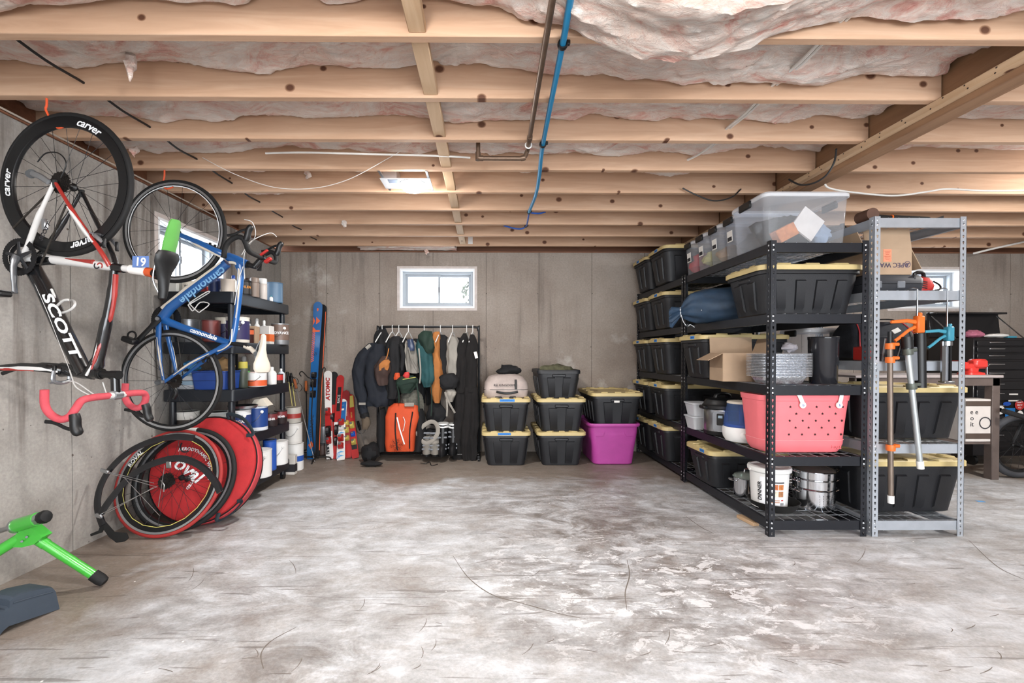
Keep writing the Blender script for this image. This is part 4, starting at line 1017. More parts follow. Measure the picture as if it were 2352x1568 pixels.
def pclamp(label, p0, p1, Y0, jaw, jm, jaws, pm, r):
    a = at(*p0, Y0); b_ = at(*p1, Y0); root = thing('pipe_clamp', label, 'clamp', (a.x, Y0, 0), 0, 'pipe clamps')
    d = (b_ - a).normalized()
    MB().cyl(a, b_, r, r, 14).build('pipe', pm, root); MB().cyl(b_ - d * .012, b_ + d * .035, r * 1.2, r * 1.15, 14).build('end_cap', WHITE, root)
    for f in jaws:
        c = a + (b_ - a) * f
        MB().lathe([(r * 1.6, -.018), (r * 1.7, -.012), (r * 1.7, .012), (r * 1.6, .018)], 14, c, d).build('jaw', jm, root)
        MB().box(c + V((.022, .0, .012)), (.055, .03, .02), None, .004).build('jaw_plate', jm, root)
    return root, a, b_
r1, a1, b1 = pclamp('tall pipe clamp with orange jaws leaning on the grey shelf front', (2044, 795), (2046, 1142), 2.715, 0, ORANGE, (0.0, .09, .67), PIPEM, .0145)
r2, a2, b2 = pclamp('grey pipe clamp with black jaw right of the orange one', (2084, 800), (2113, 1063), 2.70, 0, mat('jaw_grey', '#5a5f58', .5, .4), (.03, .33), PIPEG, .0155)
MB().cyl(a2 + V((0, 0, .0)), a2 + V((-.004, 0, .07)), .03, .028, 14).build('jaw_screw_housing', BLACK, r2)
MB().cyl(a1, a1 + V((0, 0, .09)), .012, .012, 12).build('clamp_screw', BLACK, r1)
MB().tube([a1 + V((0, 0, .05)), a1 + V((0, .03, .05)), V((a1.x, SYN + .02, LS[2] - .01))], .006, 6).build('hang_hook', STEEL, r1)
MB().tube([a2 + V((0, 0, .03)), a2 + V((0, .03, .05)), V((a2.x, SYN + .02, LS[2] + .002))], .006, 6).build('hang_hook', STEEL, r2)
# ------------------------------------------------------------------ services under the ceiling
def lamp(label, x, y, power, beam, seen=True):
    root = thing('ceiling_light', label, 'lamp', (x, y, ZJ), 0)
    if not seen: root['kind'] = 'structure'; del root['category']; del root['label']
    PL = mat('lamp_plate', '#c9ccd2', .4, .5)
    MB().box((-.04, .0, -.006), (.34, .19, .003)).build('mounting_plate', PL, root, world=False)
    MB().box((-.15, .0, .04), (.10, .12, .09), None, .004).build('junction_box', PL, root, world=False)
    b = MB().box((-.125, -.045, -.0085), (.07, .06, .002)).build('plate_print', mat('plate_print', '#5b6474', .5), root, world=False)
    for xx in (-.19, .12):
        MB().box((xx, -.03, .003), (.016, .40 - .05, .012)).build('hanger_bar', STEEL, root, world=False)
    MB().lathe([(.085, -.004), (.09, -.012), (.085, -.02), (.075, -.022)], 28, caps=(False, False)).build('trim_ring', WHITE, root, world=False)
    e, t = newmat('lamp_glow') if 'lamp_glow' not in bpy.data.materials else (bpy.data.materials['lamp_glow'], NT(bpy.data.materials['lamp_glow'])); t.b.inputs['Base Color'].default_value = (1, 1, 1, 1); t.b.inputs['Emission Color'].default_value = (1, .97, .92, 1); t.b.inputs['Emission Strength'].default_value = 60
    MB().lathe([(.082, -.016), (.085, -.030), (.06, -.055), (.01, -.062)], 28).build('lens', e, root, world=False)
    MB().tube(smooth_path([(-.12, 0, .085), (-.1, -.05, .14), (-.05, -.1, .19)]), .005, 6).build('cable', WHITE, root, world=False)
    l = bpy.data.lights.new('ceiling_light_glow', 'POINT'); l.shadow_soft_size = .05; l.energy = power; l.color = (1, .975, .94)
    lo = bpy.data.objects.new('ceiling_light_glow', l); C.objects.link(lo); lo.location = (x, y, ZJ - .12); l2 = bpy.data.lights.new('ceiling_light_beam', 'AREA'); l2.shape = 'DISK'; l2.size = .16; l2.energy = beam; l2.color = (1, .98, .95); lo2 = bpy.data.objects.new('ceiling_light_beam', l2); C.objects.link(lo2); lo2.location = (x, y, ZJ - .075)
lp = atz(950, 433, ZJ - .03)
lamp('bright round downlight on a metal plate between the joists', lp.x + .0, lp.y - .03, 6, 33)
for x_, y_, e_ in ((-.3, .71, 40), (1.9, .30, 34), (4.3, 2.74, 50), (-.5, -1.32, 26), (2.4, -1.32, 26)): lamp('', x_, y_, e_ * .72, e_ * .5, False)   # matching downlights added unseen outside the picture to light the room
COPPER = mat('pipe_copper_old', '#6e5a4b', .42, .6, var=.25, scale=20); PEX = mat('pex_blue', '#1d7fae', .4, var=.08); PEXD = mat('pex_dark_blue', '#2350a0', .4)
CABW = mat('cable_white', '#d6d2cc', .5); CABK = mat('cable_black', '#1a1a1b', .5)
zc = ZJ - .02
cp = thing('copper_pipe', 'old brown copper pipe running under the joists to an elbow', 'pipe', (.22, 1.3, zc), 0)
MB().cyl((.205, .6, zc), (.236, 2.60, zc), .0125, .0125, 14).build('pipe_run', COPPER, cp)
MB().cyl((.236, 2.60, zc + .0), (.222, 2.63, zc - .03), .0125, .0125, 14).build('pipe_run', COPPER, cp)
MB().cyl((.222, 2.635, zc - .034), (-.035, 2.635, zc - .034), .0125, .0125, 14).build('pipe_run', COPPER, cp)
MB().cyl((-.05, 2.635, zc - .03), (-.052, 2.635, ZT - .05), .0125, .0125, 14).build('pipe_run', COPPER, cp)
for p, q in (((.226, 2.63, zc - .03), (.20, 2.635, zc - .034)), ((-.02, 2.635, zc - .034), (-.052, 2.635, zc - .034)), ((-.051, 2.635, zc - .045), (-.051, 2.635, zc - .0)), ((.234, 2.44, zc), (.235, 2.475, zc))): MB().cyl(p, q, .0155, .0155, 14).build('fitting', COPPER, cp)
MB().torus((.2355, 2.545, zc + .001), (0, 1, 0), .017, .004, 18, 6).build('clip', WHITE, cp)
zb_ = ZJ - .014
bp = thing('water_pipe', 'bright blue plastic water pipe clipped under the joists', 'pipe', (.3, 1.6, zb_), 0)
MB().tube(smooth_path([(.25, .7, zb_), (.28, 1.5, zb_), (.291, 1.735, zb_), (.318, 2.55, zb_), (.345, 2.95, zb_ - .012), (.36, 3.3, zb_ - .012), (.352, 3.74, zb_)], 8), .0125, 12).build('wide_pipe', PEX, bp)
MB().tube(smooth_path([(.352, 3.74, zb_), (.358, 3.95, zb_ - .02), (.362, 4.155, zb_), (.32, 4.2, zb_ - .012), (.25, 4.22, zb_), (.16, 4.24, zb_ + .03)], 8), .0075, 10).build('thin_pipe', PEXD, bp)
MB().tube(smooth_path([(.36, 3.76, zb_), (.44, 3.80, zb_ + .006), (.5, 3.83, zb_ + .03)], 6), .007, 8).build('branch_pipe', PEXD, bp)
for x, y, s in ((.291, 1.73, 1), (.317, 2.545, 1), (.352, 3.755, .8), (.362, 4.16, .7)):
    MB().torus((x, y, zb_), (0, 1, 0), .0165 * s, .007 * s, 18, 6, sq=(.6, 1.6)).build('clip', BLACK, bp); MB().box((x + .02 * s, y, zb_ + .008), (.018, .016, .02), None, .003).build('clip_tail', BLACK, bp)
def cable(label, pts, r, m, k=6, name='electrical_cable', grp=None):
    o = MB().tube(smooth_path(pts, k), r, 7).build(name, m); return tag(o, label, 'cable', grp)
ys = [J1 + JP * i + JT / 2 for i in range(-2, 9)]
pts = []
for y in ys: pts += [(-1.875 + .004 * math.sin(y * 3), y, 2.392), (-1.872, y + JP / 2, 2.378 + .004 * math.sin(y * 7))]
cable('black electrical cable threaded through the joists on the left', pts, .006, CABK, 4)
pts = []
for y in ys[:5]: pts += [(1.345, y, 2.396), (1.35, y + JP / 2, 2.388)]
pts += [(1.30, 2.95, 2.40), (1.12, 3.02, 2.385), (.90, 3.05, 2.375), (.82, 3.07, 2.38)]
cable('white electrical cable threaded through the joists on the right', pts, .0075, CABW, 5)
pts = [(p[0] + .022, p[1], p[2] + .004) for p in pts[:10]]
cable('second white electrical cable beside the first, right of the pipes', pts, .0065, CABW, 5)
pts = [at(*q) for q in ((465, 362, 2.9), (540, 400, 2.85), (630, 430, 2.84), (720, 432, 2.84), (800, 412, 2.86), (880, 370, 2.88), (935, 338, 2.9))]
cable('thin white wire sagging below the joists left of the lamp', pts, .0022, CABW)
pts = [at(*q) for q in ((610, 352, 2.78), (690, 350, 2.75), (780, 352, 2.72), (900, 355, 2.74), (1010, 358, 2.76), (1080, 362, 2.8))]
cable('white flat cable running across the bay above the lamp', pts, .006, CABW)
pts = [at(*q) for q in ((1568, 432, 3.3), (1600, 448, 3.3), (1640, 461, 3.31), (1680, 453, 3.31), (1702, 434, 3.32))]
cable('short black cable loop between joists above the totes', pts, .005, CABK)
pts = [at(*q) for q in ((1921, 342, 2.62), (1916, 372, 2.68), (1898, 402, 2.72), (1870, 420, 2.78), (1838, 424, 2.86), (1812, 412, 2.95))]
cable('black cable hanging over the girder beam', pts, .0055, CABK)
pts = [at(*q) for q in ((1898, 385, 2.95), (1896, 410, 2.97), (1905, 432, 2.98), (1990, 445, 2.98), (2060, 449, 2.98), (2130, 440, 2.98), (2175, 434, 2.98), (2270, 438, 2.98), (2400, 436, 2.98))]
cable('white cable stapled along a joist right of the girder', pts, .006, CABW)
pts = [at(*q) for q in ((2236, 582, 5.0), (2276, 572, 4.95), (2330, 560, 4.9), (2420, 540, 4.85))]
cable('white cable sagging in front of the back wall on the right', pts, .011, CABW)
# paired cable along the left wall head
cable('white cable pair running along the top of the left wall', [(-2.335, 1.7, ZJ - .012), (-2.335, 2.4, ZJ - .016), (-2.33, 3.2, ZJ - .012), (-2.335, 4.0, ZJ - .01)], .005, mat('cable_beige', '#a89c90', .5))
# ------------------------------------------------------------------ bicycles
BBLK = mat('frame_black', '#131416', .25, var=.1, coat=.6); BWHT = mat('frame_white', '#d5d4d2', .3, var=.05, coat=.5); BRED = mat('frame_red', '#9c2b25', .3, var=.1, coat=.5)
BBLU = mat('frame_blue', '#1c5594', .3, var=.1, coat=.6); BCRM = mat('frame_cream', '#cfc6b8', .35, var=.05)
PINK = mat('bar_tape_pink', '#c24a55', .75, var=.12, scale=40, bump=.2); RIMD = mat('rim_black', '#111214', .35, var=.15); BRAKE = mat('rim_alu', '#b9bcbf', .3, .8)
SPOKE = mat('spoke_dark', '#2a2a2c', .4, .5); ALU = mat('alloy', '#a4a7ab', .35, .8)
def wheel(parent, name, c, u, v, Rr, tr, rim_in, m_tire, m_rim, nsp=20, brake=False, cass=0, spokes=True, rimw=.011):
    """tyre object with rim, hub, spokes as sub-parts; local z = axle"""
    root_M = wmat(parent).inverted() if parent is not None else Matrix()
    t = MB().torus((0, 0, 0), (0, 0, 1), Rr - tr, tr, 64, 10).build(name, m_tire, parent, world=False); t.matrix_basis = root_M @ MX(c, u, v)
    ro = Rr - 1.6 * tr
    b = MB().lathe([(rim_in, -.004), (rim_in + .004, -rimw * .8), (ro - .012, -rimw), (ro, -rimw), (ro, rimw), (ro - .012, rimw), (rim_in + .004, rimw * .8), (rim_in, .004), (rim_in, -.004)], 64, caps=(False, False)); b.build('rim', m_rim, t, world=False)
    if brake:
        for s in (-1, 1): MB().lathe([(ro - .014, s * (rimw + .0004)), (ro - .001, s * (rimw + .0006))], 64, caps=(False, False)).build('brake_track', BRAKE, t, world=False)
    MB().lathe([(.008, -.05), (.018, -.036), (.02, -.03), (.012, -.02), (.012, .02), (.02, .03), (.018, .036), (.008, .05)], 16).build('hub', BLACK, t, world=False)
    if spokes:
        sp = None
        for k in range(nsp):
            a = 2 * math.pi * k / nsp; s = 1 if k % 2 else -1; a2 = a + (.25 if (k // 2) % 2 else -.25)
            p0 = V((.018 * math.cos(a2), .018 * math.sin(a2), s * .033)); p1 = V(((rim_in + .002) * math.cos(a), (rim_in + .002) * math.sin(a), 0))
            MB().cyl(p0, p1, .0011, .0011, 5).build('spoke', SPOKE, t, world=False)
    if cass:
        s = cass; b = MB(); n = 72; z = s * .026; rings = []
        for j, rr_ in enumerate((.052, .046, .041, .036, .031, .027)):
            prof = [(rr_ * (1 if k % 4 < 2 else .93)) for k in range(n)]
            lo = [V((prof[k] * math.cos(2 * math.pi * k / n), prof[k] * math.sin(2 * math.pi * k / n), z)) for k in range(n)]; z += s * .0035
            hi = [V((p.x, p.y, z)) for p in lo]; rings += [lo, hi]
        b.loft(rings, (True, True), False).build('cassette', mat('cassette_dark', '#34302e', .4, .7), t, world=False)
    return t
def ring_text(s, size, parent_wheel, rad, ang, z, m, bold=0, shear=0):
    M = wmat(parent_wheel)
    def wp(p):
        a = ang - p.x / rad; r = rad + p.y; return V((r * math.cos(a), r * math.sin(a), z + p.z))
    return text(s, size, m, parent_wheel, M, warp=wp, bold=bold, shear=shear, name='rim_lettering')
def saddle(parent, rear, nose, nrm, out, m, wmax=.07, t=.018):
    """rear, nose: centre-line ends; nrm: sideways axis; out: axis away from the rails"""
    ax = nose - rear; rs = []
    for s, w_, th, lift in ((0, .02, .006, .0), (.03, wmax * .82, t * .8, .004), (.12, wmax, t, .004), (.25, wmax * .93, t, -.002), (.42, wmax * .62, t, -.006), (.6, wmax * .38, t, -.004), (.8, wmax * .29, t * .95, 0), (.96, wmax * .25, t * .85, 0), (1, wmax * .1, t * .3, -.003)):
        c = rear + ax * s + out * lift; rs.append([c + nrm * w_ * x + out * (th * y if y > 0 else th * .6 * y) - out * (abs(x) ** 3 * th * .5) for x, y in circ(1, 18)])
    o = MB().loft(rs).build('saddle', m, parent)
    for q in (-1, 1):
        MB().tube(smooth_path([rear + ax * .12 + nrm * .02 * q - out * .015, rear + ax * .3 + nrm * .022 * q - out * .04, rear + ax * .6 + nrm * .022 * q - out * .04, rear + ax * .85 + nrm * .01 * q - out * .015]), .0035, 6).build('saddle_rail', ALU, o)
    return o
def dropbar(parent, c, side, fwd, dn, m_tape, m_bar, m_hood, pull=1):
    """c clamp centre, side = axis toward the viewer, fwd, dn"""
    b = MB(); bar = None
    P = lambda r, f, d, s: c + side * r * s + fwd * f + dn * d
    for s in (-1, 1):
        bar = MB().tube([P(.0, 0, 0, s), P(.045, 0, 0, s)], .0155, 12).build('handlebar_clamp_zone', m_bar, parent)
        path = smooth_path([P(.04, 0, 0, s), P(.12, .0, 0, s), P(.175, .008, 0, s), P(.195, .04, .004, s), P(.2, .075, .022, s), P(.203, .088, .055, s), P(.206, .07, .095, s), P(.209, .03, .122, s), P(.212, -.035, .128, s)], 6)
        MB().tube(path, .0155, 12).build('bar_grip', m_tape, parent)
        hp = [P(.198, .065, .006, s), P(.2, .09, -.004, s), P(.202, .125, -.012, s), P(.203, .15, -.03, s)]
        h = MB().tube(smooth_path(hp, 4), [.019, .0195, .02, .0205, .0205, .02, .02, .0205, .021, .021, .02, .018, .012], 12, sq=(1, .9)).build('brake_hood', m_hood, parent)
        MB().tube(smooth_path([P(.2, .13, -.005, s), P(.202, .125, .03, s), P(.205, .105, .075, s), P(.208, .10, .115, s)], 5), .008, 8, sq=(.5, 1)).build('brake_lever', BLACK, parent)
# ---- black, white and red racing bike hung by its rear wheel
ph = R(5); U = V((math.cos(ph), -math.sin(ph), 0)); N = V((-math.sin(ph), -math.cos(ph), 0)); ZV = V((0, 0, 1))
HP = at(163, 428, 2.135)
S = lambda px, py, off=0: onp(px, py, HP + N * off, N)
bk = thing('racing_bike', 'black white and red racing bike with pink handlebar tape hanging by its rear wheel', 'bicycle', (HP.x, HP.y, HP.z + .34), 0, 'hanging bicycles')
wc = S(153, 424.5)
wh = wheel(bk, 'rear_wheel', wc, U, ZV, .338, .0135, .268, RUBBER, RIMD, 24, False, 1, True, .0125)
for a in (64, 178, -70): ring_text('carver', .05, wh, .293, R(a), .0128, WHITEINK, bold=.0008, shear=.3)
BBp, SC, HTt, HTb = S(62, 596), S(259, 613), S(236, 858), S(160, 850)
def tb(name, pts, r, m, sq=None, n=12, up=None): return MB().tube(pts, r, n, sq=sq, up=up).build(name, m, bk)
dt = tb('down_tube', [BBp + (S(80, 620) - BBp) * .5, S(100, 660), S(150, 770), S(196, 858)], [.038, .038, .04, .036], BBLK, (.75, 1), 14, N)
sd = (S(190, 845) - S(95, 640)).normalized(); cperp = sd.cross(N).normalized()
text('SCOTT', .072, WHITEINK, dt, MX(S(138, 745, .0345), sd, -cperp if cperp.dot(U) < 0 else cperp) @ Matrix(), shear=.25, bold=.0022, sx=1.45, ext=.0004, name='frame_lettering')
tt = tb('top_tube', smooth_path([S(262, 622), S(256, 680), S(240, 760), S(222, 835), S(205, 862)], 5), [.017] * 4 + [.02] * 5 + [.024] * 6 + [.03] * 6, BBLK, (1, 1), 12)
MB().tube(smooth_path([S(266, 630, .008), S(262, 690, .012), S(252, 740, .014)], 5), [.011] * 5 + [.009] * 5 + [.002], 8, sq=(1, 1)).build('red_stripe', BRED, tt)
MB().tube(smooth_path([S(244, 730, .014), S(228, 780, .016), S(215, 830, .022), S(198, 862, .03)], 5), [.003] * 4 + [.007] * 6 + [.006] * 6, 6).build('white_stripe', BWHT, tt)
MB().tube(smooth_path([S(238, 770, .014), S(222, 815, .022), S(210, 848, .03)], 5), [.002] * 3 + [.007] * 5 + [.004] * 3, 6).build('red_stripe', BRED, tt)
tb('head_tube', [HTb, S(195, 856), HTt], [.026, .03, .024], BBLK)
MB().cyl(S(228, 858), S(233, 858.5), .026, .026, 14).build('headset_spacer', BLACK, bk); MB().cyl(S(233, 858.5), S(262, 861), .017, .017, 14).build('steerer_spacers', BLACK, bk)
st_ = tb('seat_tube', [BBp, S(120, 596), S(190, 604), SC], [.026, .021, .02, .02], BWHT)
tb('seat_tube_black_end', [S(84, 597), S(122, 597.5)], [.027, .022], BBLK); MB().tube([S(150, 594, .015), S(215, 602, .016)], [.003, .012], 8).build('red_stripe', BRED, st_)
lg = MB().torus((0, 0, 0), (0, 0, 1), .012, .0035, 18, 5, sq=(1, .2), arc=(R(30), R(250))); lg.xf(MX(S(222, 610, .0205), U, ZV)); lg.build('logo_mark', INK, st_)
lg = MB().torus((0, 0, 0), (0, 0, 1), .012, .0035, 18, 5, sq=(1, .2), arc=(R(220), R(430))); lg.xf(MX(S(229, 610, .0205), U, ZV)); lg.build('logo_mark', BRED, st_)
for s, nm_ in ((1, 'near'), (-1, 'far')):
    d0 = S(158, 427, 0) + N * .062 * s
    cs = tb('chain_stay', smooth_path([d0, S(120, 500) + N * .055 * s, S(82, 572) + N * .035 * s, BBp + N * .02 * s], 5), [.009] * 5 + [.013] * 6 + [.016] * 5, BWHT if s > 0 else BBLK, (1, .8))
    if s > 0:
        dd = (S(120, 500) - S(82, 572)).normalized(); text('SCOTT', .028, INK, cs, MX(S(103, 532, .066), dd, N.cross(dd)), shear=.2, bold=.0006, name='frame_lettering')
    ss = tb('seat_stay', smooth_path([d0 + V((0, 0, -.005)), S(200, 505) + N * .05 * s, S(245, 580) + N * .03 * s, SC + N * .015 * s + U * -.0], 5), [.009] * 4 + [.011] * 6 + [.012] * 6, BRED if s > 0 else BBLK, (1, .8))
    if s > 0: MB().tube(smooth_path([S(185, 484) + N * .063 * s, S(215, 530) + N * .057 * s, S(235, 562) + N * .047 * s], 5), [.003] * 2 + [.008] * 6 + [.004] * 3, 6).build('white_stripe', BWHT, ss)
    MB().tube([d0 + U * -.012, d0, d0 + V((0, 0, -.03))], [.008, .012, .008], 8).build('dropout', BLACK, bk)
# fork: two blades toward the left, turned parallel to the picture
fk0 = HTb; SY = V((0, -1, 0))
MB().tube([S(182, 855), HTb, HTb + V((-.035, 0, .002))], [.024, .026, .032], 12, sq=(1, 1.1)).build('fork_crown', BBLK, bk)
for s in (-1, 1):
    f = MB().tube(smooth_path([HTb + V((-.02, 0, .0)) + SY * .02 * s, HTb + V((-.08, 0, .012)) + SY * .047 * s, HTb + V((-.2, 0, .018)) + SY * .05 * s, HTb + V((-.30, 0, .006)) + SY * .05 * s, HTb + V((-.37, 0, -.018)) + SY * .05 * s], 5), [.02] * 5 + [.019] * 5 + [.015] * 5 + [.01] * 6, 10, sq=(.6, 1)).build('fork_blade', BBLK, bk)
    MB().tube(smooth_path([HTb + V((-.02, 0, -.006)) + SY * (.03 + .008) * s, HTb + V((-.1, 0, .01)) + SY * .062 * s, HTb + V((-.28, 0, .014)) + SY * .062 * s], 5), [.005] * 4 + [.009] * 4 + [.004] * 3, 6, sq=(.5, 1)).build('white_stripe', BWHT, f)
    MB().tube(smooth_path([HTb + V((-.11, 0, .0)) + SY * .06 * s, HTb + V((-.2, 0, .008)) + SY * .062 * s, HTb + V((-.28, 0, .004)) + SY * .062 * s], 5), [.004] * 3 + [.008] * 5 + [.003] * 3, 6, sq=(.5, 1)).build('red_stripe', BRED, f)
# stem and bars
stc = S(264, 861); clampc = S(266, 907)
MB().tube([stc + U * -.02, stc + U * .022], .021, 12).build('stem_clamp', BLACK, bk); MB().tube([stc, clampc], [.018, .019], 12).build('stem', BBLK, bk)
MB().tube([clampc + SY * -.022, clampc + SY * .022], .022, 12).build('bar_clamp', ALU, bk)
dropbar(bk, clampc, SY, V((-.12, 0, -1)).normalized(), V((-1, 0, .05)).normalized(), PINK, BWHT, BLACK)
# brakes, seat post, saddle
def caliper(p, ax, up_, m=ALU):
    o = MB().tube(smooth_path([p - ax * .035 - up_ * .045, p - ax * .04, p + up_ * .012, p + ax * .04, p + ax * .035 - up_ * .045], 4), .008, 8, sq=(1, 1.2)).build('brake_caliper', m, bk)
    MB().tube([p + up_ * .01, p + up_ * .01 + ax * .06], .004, 6).build('brake_arm', m, o)
    for s in (-1, 1): MB().box(p + ax * .033 * s - up_ * .05, (.014, .014, .045), None, .003).build('brake_pad', BLACK, o)
caliper(S(238, 545), N, (S(262, 570) - S(238, 545)).normalized() * -1); caliper(S(141, 873, .01), SY, V((0, 0, -1)))
spost = tb('seatpost', [SC, S(300, 618), S(352, 627)], [.0155, .0155, .015], BWHT); MB().cyl(S(262, 614), S(284, 617), .021, .02, 14).build('seat_clamp', BBLK, bk)
MB().cyl(S(300, 618), S(332, 623), .0205, .0205, 16).build('number_sleeve', PAPER, spost)
b = MB(); b.grid(lambda a, c_: S(304 + 38 * a, 588 + 26 * c_, .022 - .004 * (c_ - .5)), 6, 3); npl = b.build('number_plate', mat('number_blue', '#5f7cb4', .7), spost)
text('61', .055, WHITEINK, npl, MX(S(323, 600, .0245), -(S(343, 602) - S(304, 599)).normalized(), -ZV), bold=.001, name='number')
MB().cyl(S(338, 624), S(352, 627), .022, .022, 14).build('rear_light', mat('light_orange', '#c8542a', .4), bk)
sad = saddle(bk, S(389, 576), S(373, 690), N, U, BLACK, .068, .02)
MB().tube([S(352, 627), S(368, 630)], .018, 10).build('saddle_clamp', BLACK, bk)
grn = mat('mudguard_green', '#5da24c', .5, var=.08)
mg0, mg1 = S(386, 580), S(404, 506); axm = (mg1 - mg0).normalized()
MB().loft([[mg0 + axm * (mg1 - mg0).length * f + N * w_ * x + U * (.004 * y + .012 * (1 - x * x)) for x, y in ((-1, -1), (-.5, -1), (0, -1), (.5, -1), (1, -1), (1, 1), (.5, 1), (0, 1), (-.5, 1), (-1, 1))] for f, w_ in ((0, .036), (.3, .038), (.6, .036), (.9, .032), (1, .024))], (True, True), False).build('mudguard', grn, bk)
# crankset, pedal, chain, derailleur
cc = S(46, 590, .045)
for rr_, o_, nm_ in ((.088, 0, 'chainring'), (.07, -.012, 'chainring')):
    n = 88; b = MB(); outer = [(rr_ * (1 if k % 2 else .965) * math.cos(2 * math.pi * k / n), rr_ * (1 if k % 2 else .965) * math.sin(2 * math.pi * k / n)) for k in range(n)]
    inn = [(x * .72, y * .72) for x, y in outer]; M = MX(cc + N * o_, U, ZV)
    b.loft([[M @ V((x, y, 0)) for x, y in inn], [M @ V((x, y, 0)) for x, y in outer], [M @ V((x, y, .003)) for x, y in outer], [M @ V((x, y, .003)) for x, y in inn], [M @ V((x, y, 0)) for x, y in inn]], (False, False), False).build(nm_, mat('chainring_black', '#232325', .4, .5), bk)
for k in range(5):
    a = R(72 * k + 20); MB().tube([cc + N * .004, cc + N * .004 + (U * math.cos(a) + ZV * math.sin(a)) * .07], [.012, .006], 8, sq=(.3, 1)).build('spider_arm', mat('spider_dark', '#3a3b3e', .4, .5), bk)
pe = S(34, 672, .07)
MB().tube(smooth_path([cc + N * .012, cc + N * .02 + (pe - cc) * .3, pe], 5), [.018] * 4 + [.014] * 4 + [.012] * 3, 10, sq=(.6, 1)).build('crank_arm', mat('crank_grey', '#8d9094', .3, .7), bk)
MB().cyl(pe - N * .01, pe + N * .055, .006, .006, 8).build('pedal_axle', STEEL, bk); MB().box(pe + N * .05 + V((-.02, 0, -.012)), (.085, .06, .026), None, .008).build('pedal', BLACK, bk)
MB().tube([S(130, 424, .042), S(30, 524, .047)], .005, 6, sq=(.6, 1)).build('chain', mat('chain', '#3a3632', .4, .6), bk); MB().tube([S(152, 470, .042), S(92, 610, .044)], .005, 6, sq=(.6, 1)).build('chain', mat('chain'), bk)
dm_ = S(112, 418, .075)
dr = MB().tube(smooth_path([dm_, S(92, 405, .078), S(74, 398, .075)], 4), .014, 8, sq=(.7, 1)).build('rear_derailleur', ALU, bk)
for p in ((74, 398), (70, 430 - 30)): MB().cyl(S(*p, .06), S(*p, .075), .018, .018, 14).build('jockey_wheel', BLACK, dr)
MB().tube(smooth_path([S(86, 372, .07), S(105, 352, .07), S(135, 352, .07), S(152, 375, .07), S(140, 408, .065)], 5), .0028, 6).build('gear_cable', BLACK, bk)
MB().box(S(103, 515, .05), (.02, .02, .05), None, .004).build('front_derailleur', ALU, bk)
# bottle cage
MB().tube(smooth_path([S(112, 667, .0), S(122, 700, .0), S(135, 718, .01), S(160, 712, .03), S(172, 700, .03), S(168, 690, .0), S(150, 690, -.03), S(128, 692, -.03), S(125, 680, .0), S(118, 664, .0)], 4), .0055, 7, sq=(1, 1)).build('bottle_cage', BWHT, bk)
MB().tube(smooth_path([S(131, 702, .02), S(145, 690, .036), S(157, 688, .036)], 4), .0055, 7).build('bottle_cage_arm', BWHT, bk)
# cables round the bars
for k, pts in enumerate(([S(160, 850, .03), S(166, 868, .05), S(176, 890, .08), S(215, 912, .1)], [S(150, 876, .03), S(175, 878, .06), S(220, 908, .08), S(240, 912, .07)], [S(236, 878, -.03), S(243, 900, -.02), S(247, 912, .0)])):
    MB().tube(smooth_path(pts, 6), .0028, 6).build('brake_cable', BWHT, bk)
MB().tube([S(75, 640, .035), S(110, 720, .042), S(160, 850, .035)], .0012, 5).build('gear_cable', BWHT, bk)
# ceiling hooks
def hook(label, px, py, Yj, tgt):
    HK = mat('hook_orange', '#d4532c', .5); p = atz(px, py, ZJ); p = V((p.x, Yj, ZJ))
    pts = smooth_path([p + V((0, 0, .015)), p + V((0, 0, -.03)), p + V((-.004, 0, -.055)), tgt + V((-.03, 0, .012)), tgt + V((-.006, 0, -.012)), tgt + V((.035, 0, .0))], 5)
    o = MB().tube(pts, .0048, 8).build('ceiling_hook', HK); tag(o, label, 'hook', 'ceiling hooks')
hook('orange ceiling hook holding the racing bike with pink tape', 131, 240, wc.y, wc + V((-.03, 0, .338 - .06)))
# ---- blue bike hung by its front wheel
bk_s = bk
C0 = at(402, 531.5, 2.955); N = V((0, -1, 0)); U = V((1, 0, 0))
K = lambda px, py, off=0: onp(px, py, C0 + N * off, N)
bk = thing('racing_bike', 'blue racing bike with cream saddle hanging by its front wheel', 'bicycle', (C0.x, C0.y, C0.z + .34), 0, 'hanging bicycles')
fw = wheel(bk, 'front_wheel', C0, U, ZV, .337, .0125, .293, RUBBER, RIMD, 18, True, 0, True, .010)
rw = wheel(bk, 'rear_wheel', K(394, 874), U, ZV, .334, .0125, .29, RUBBER, RIMD, 20, True, -1, True, .010)
MB().lathe([(.291, .0104), (.296, .0106)], 40, caps=(False, False)).build('decal_band', WHITEINK, fw, world=False)
def tb(name, pts, r, m, sq=None, n=12, up=None): return MB().tube(pts, r, n, sq=sq, up=up).build(name, m, bk)
BB = K(371, 733)
dtb = tb('down_tube', [K(522, 604), K(500, 624), K(440, 668), K(392, 705), BB], [.033, .036, .036, .036, .036], BBLU, (.85, 1), 14, N)
MB().tube([K(508, 604, .024), K(440, 653, .026), K(372, 708, .024)], [.011, .012, .014], 8, sq=(.6, 1)).build('cream_stripe', BCRM, dtb)
dd = (K(420, 690) - K(512, 622)).normalized()
text('cannondale', .082, mat('print_paleblue', '#7fb2dc', .5), dtb, MX(K(465, 655, .0325), dd, dd.cross(N) * -1 if dd.cross(N).z > 0 else dd.cross(N)), bold=.0016, sx=.95, name='frame_lettering', ext=.0004)
stb = tb('seat_tube', [BB, K(420, 752), K(480, 772), K(528, 788)], [.032, .027, .024, .026], BBLU, (.85, 1), 12, N)
dd = (K(528, 788) - K(400, 745)).normalized(); text('cannondale', .04, WHITEINK, stb, MX(K(467, 767, .0245), dd, N.cross(dd)), bold=.0012, shear=.15, name='frame_lettering', ext=.0004)
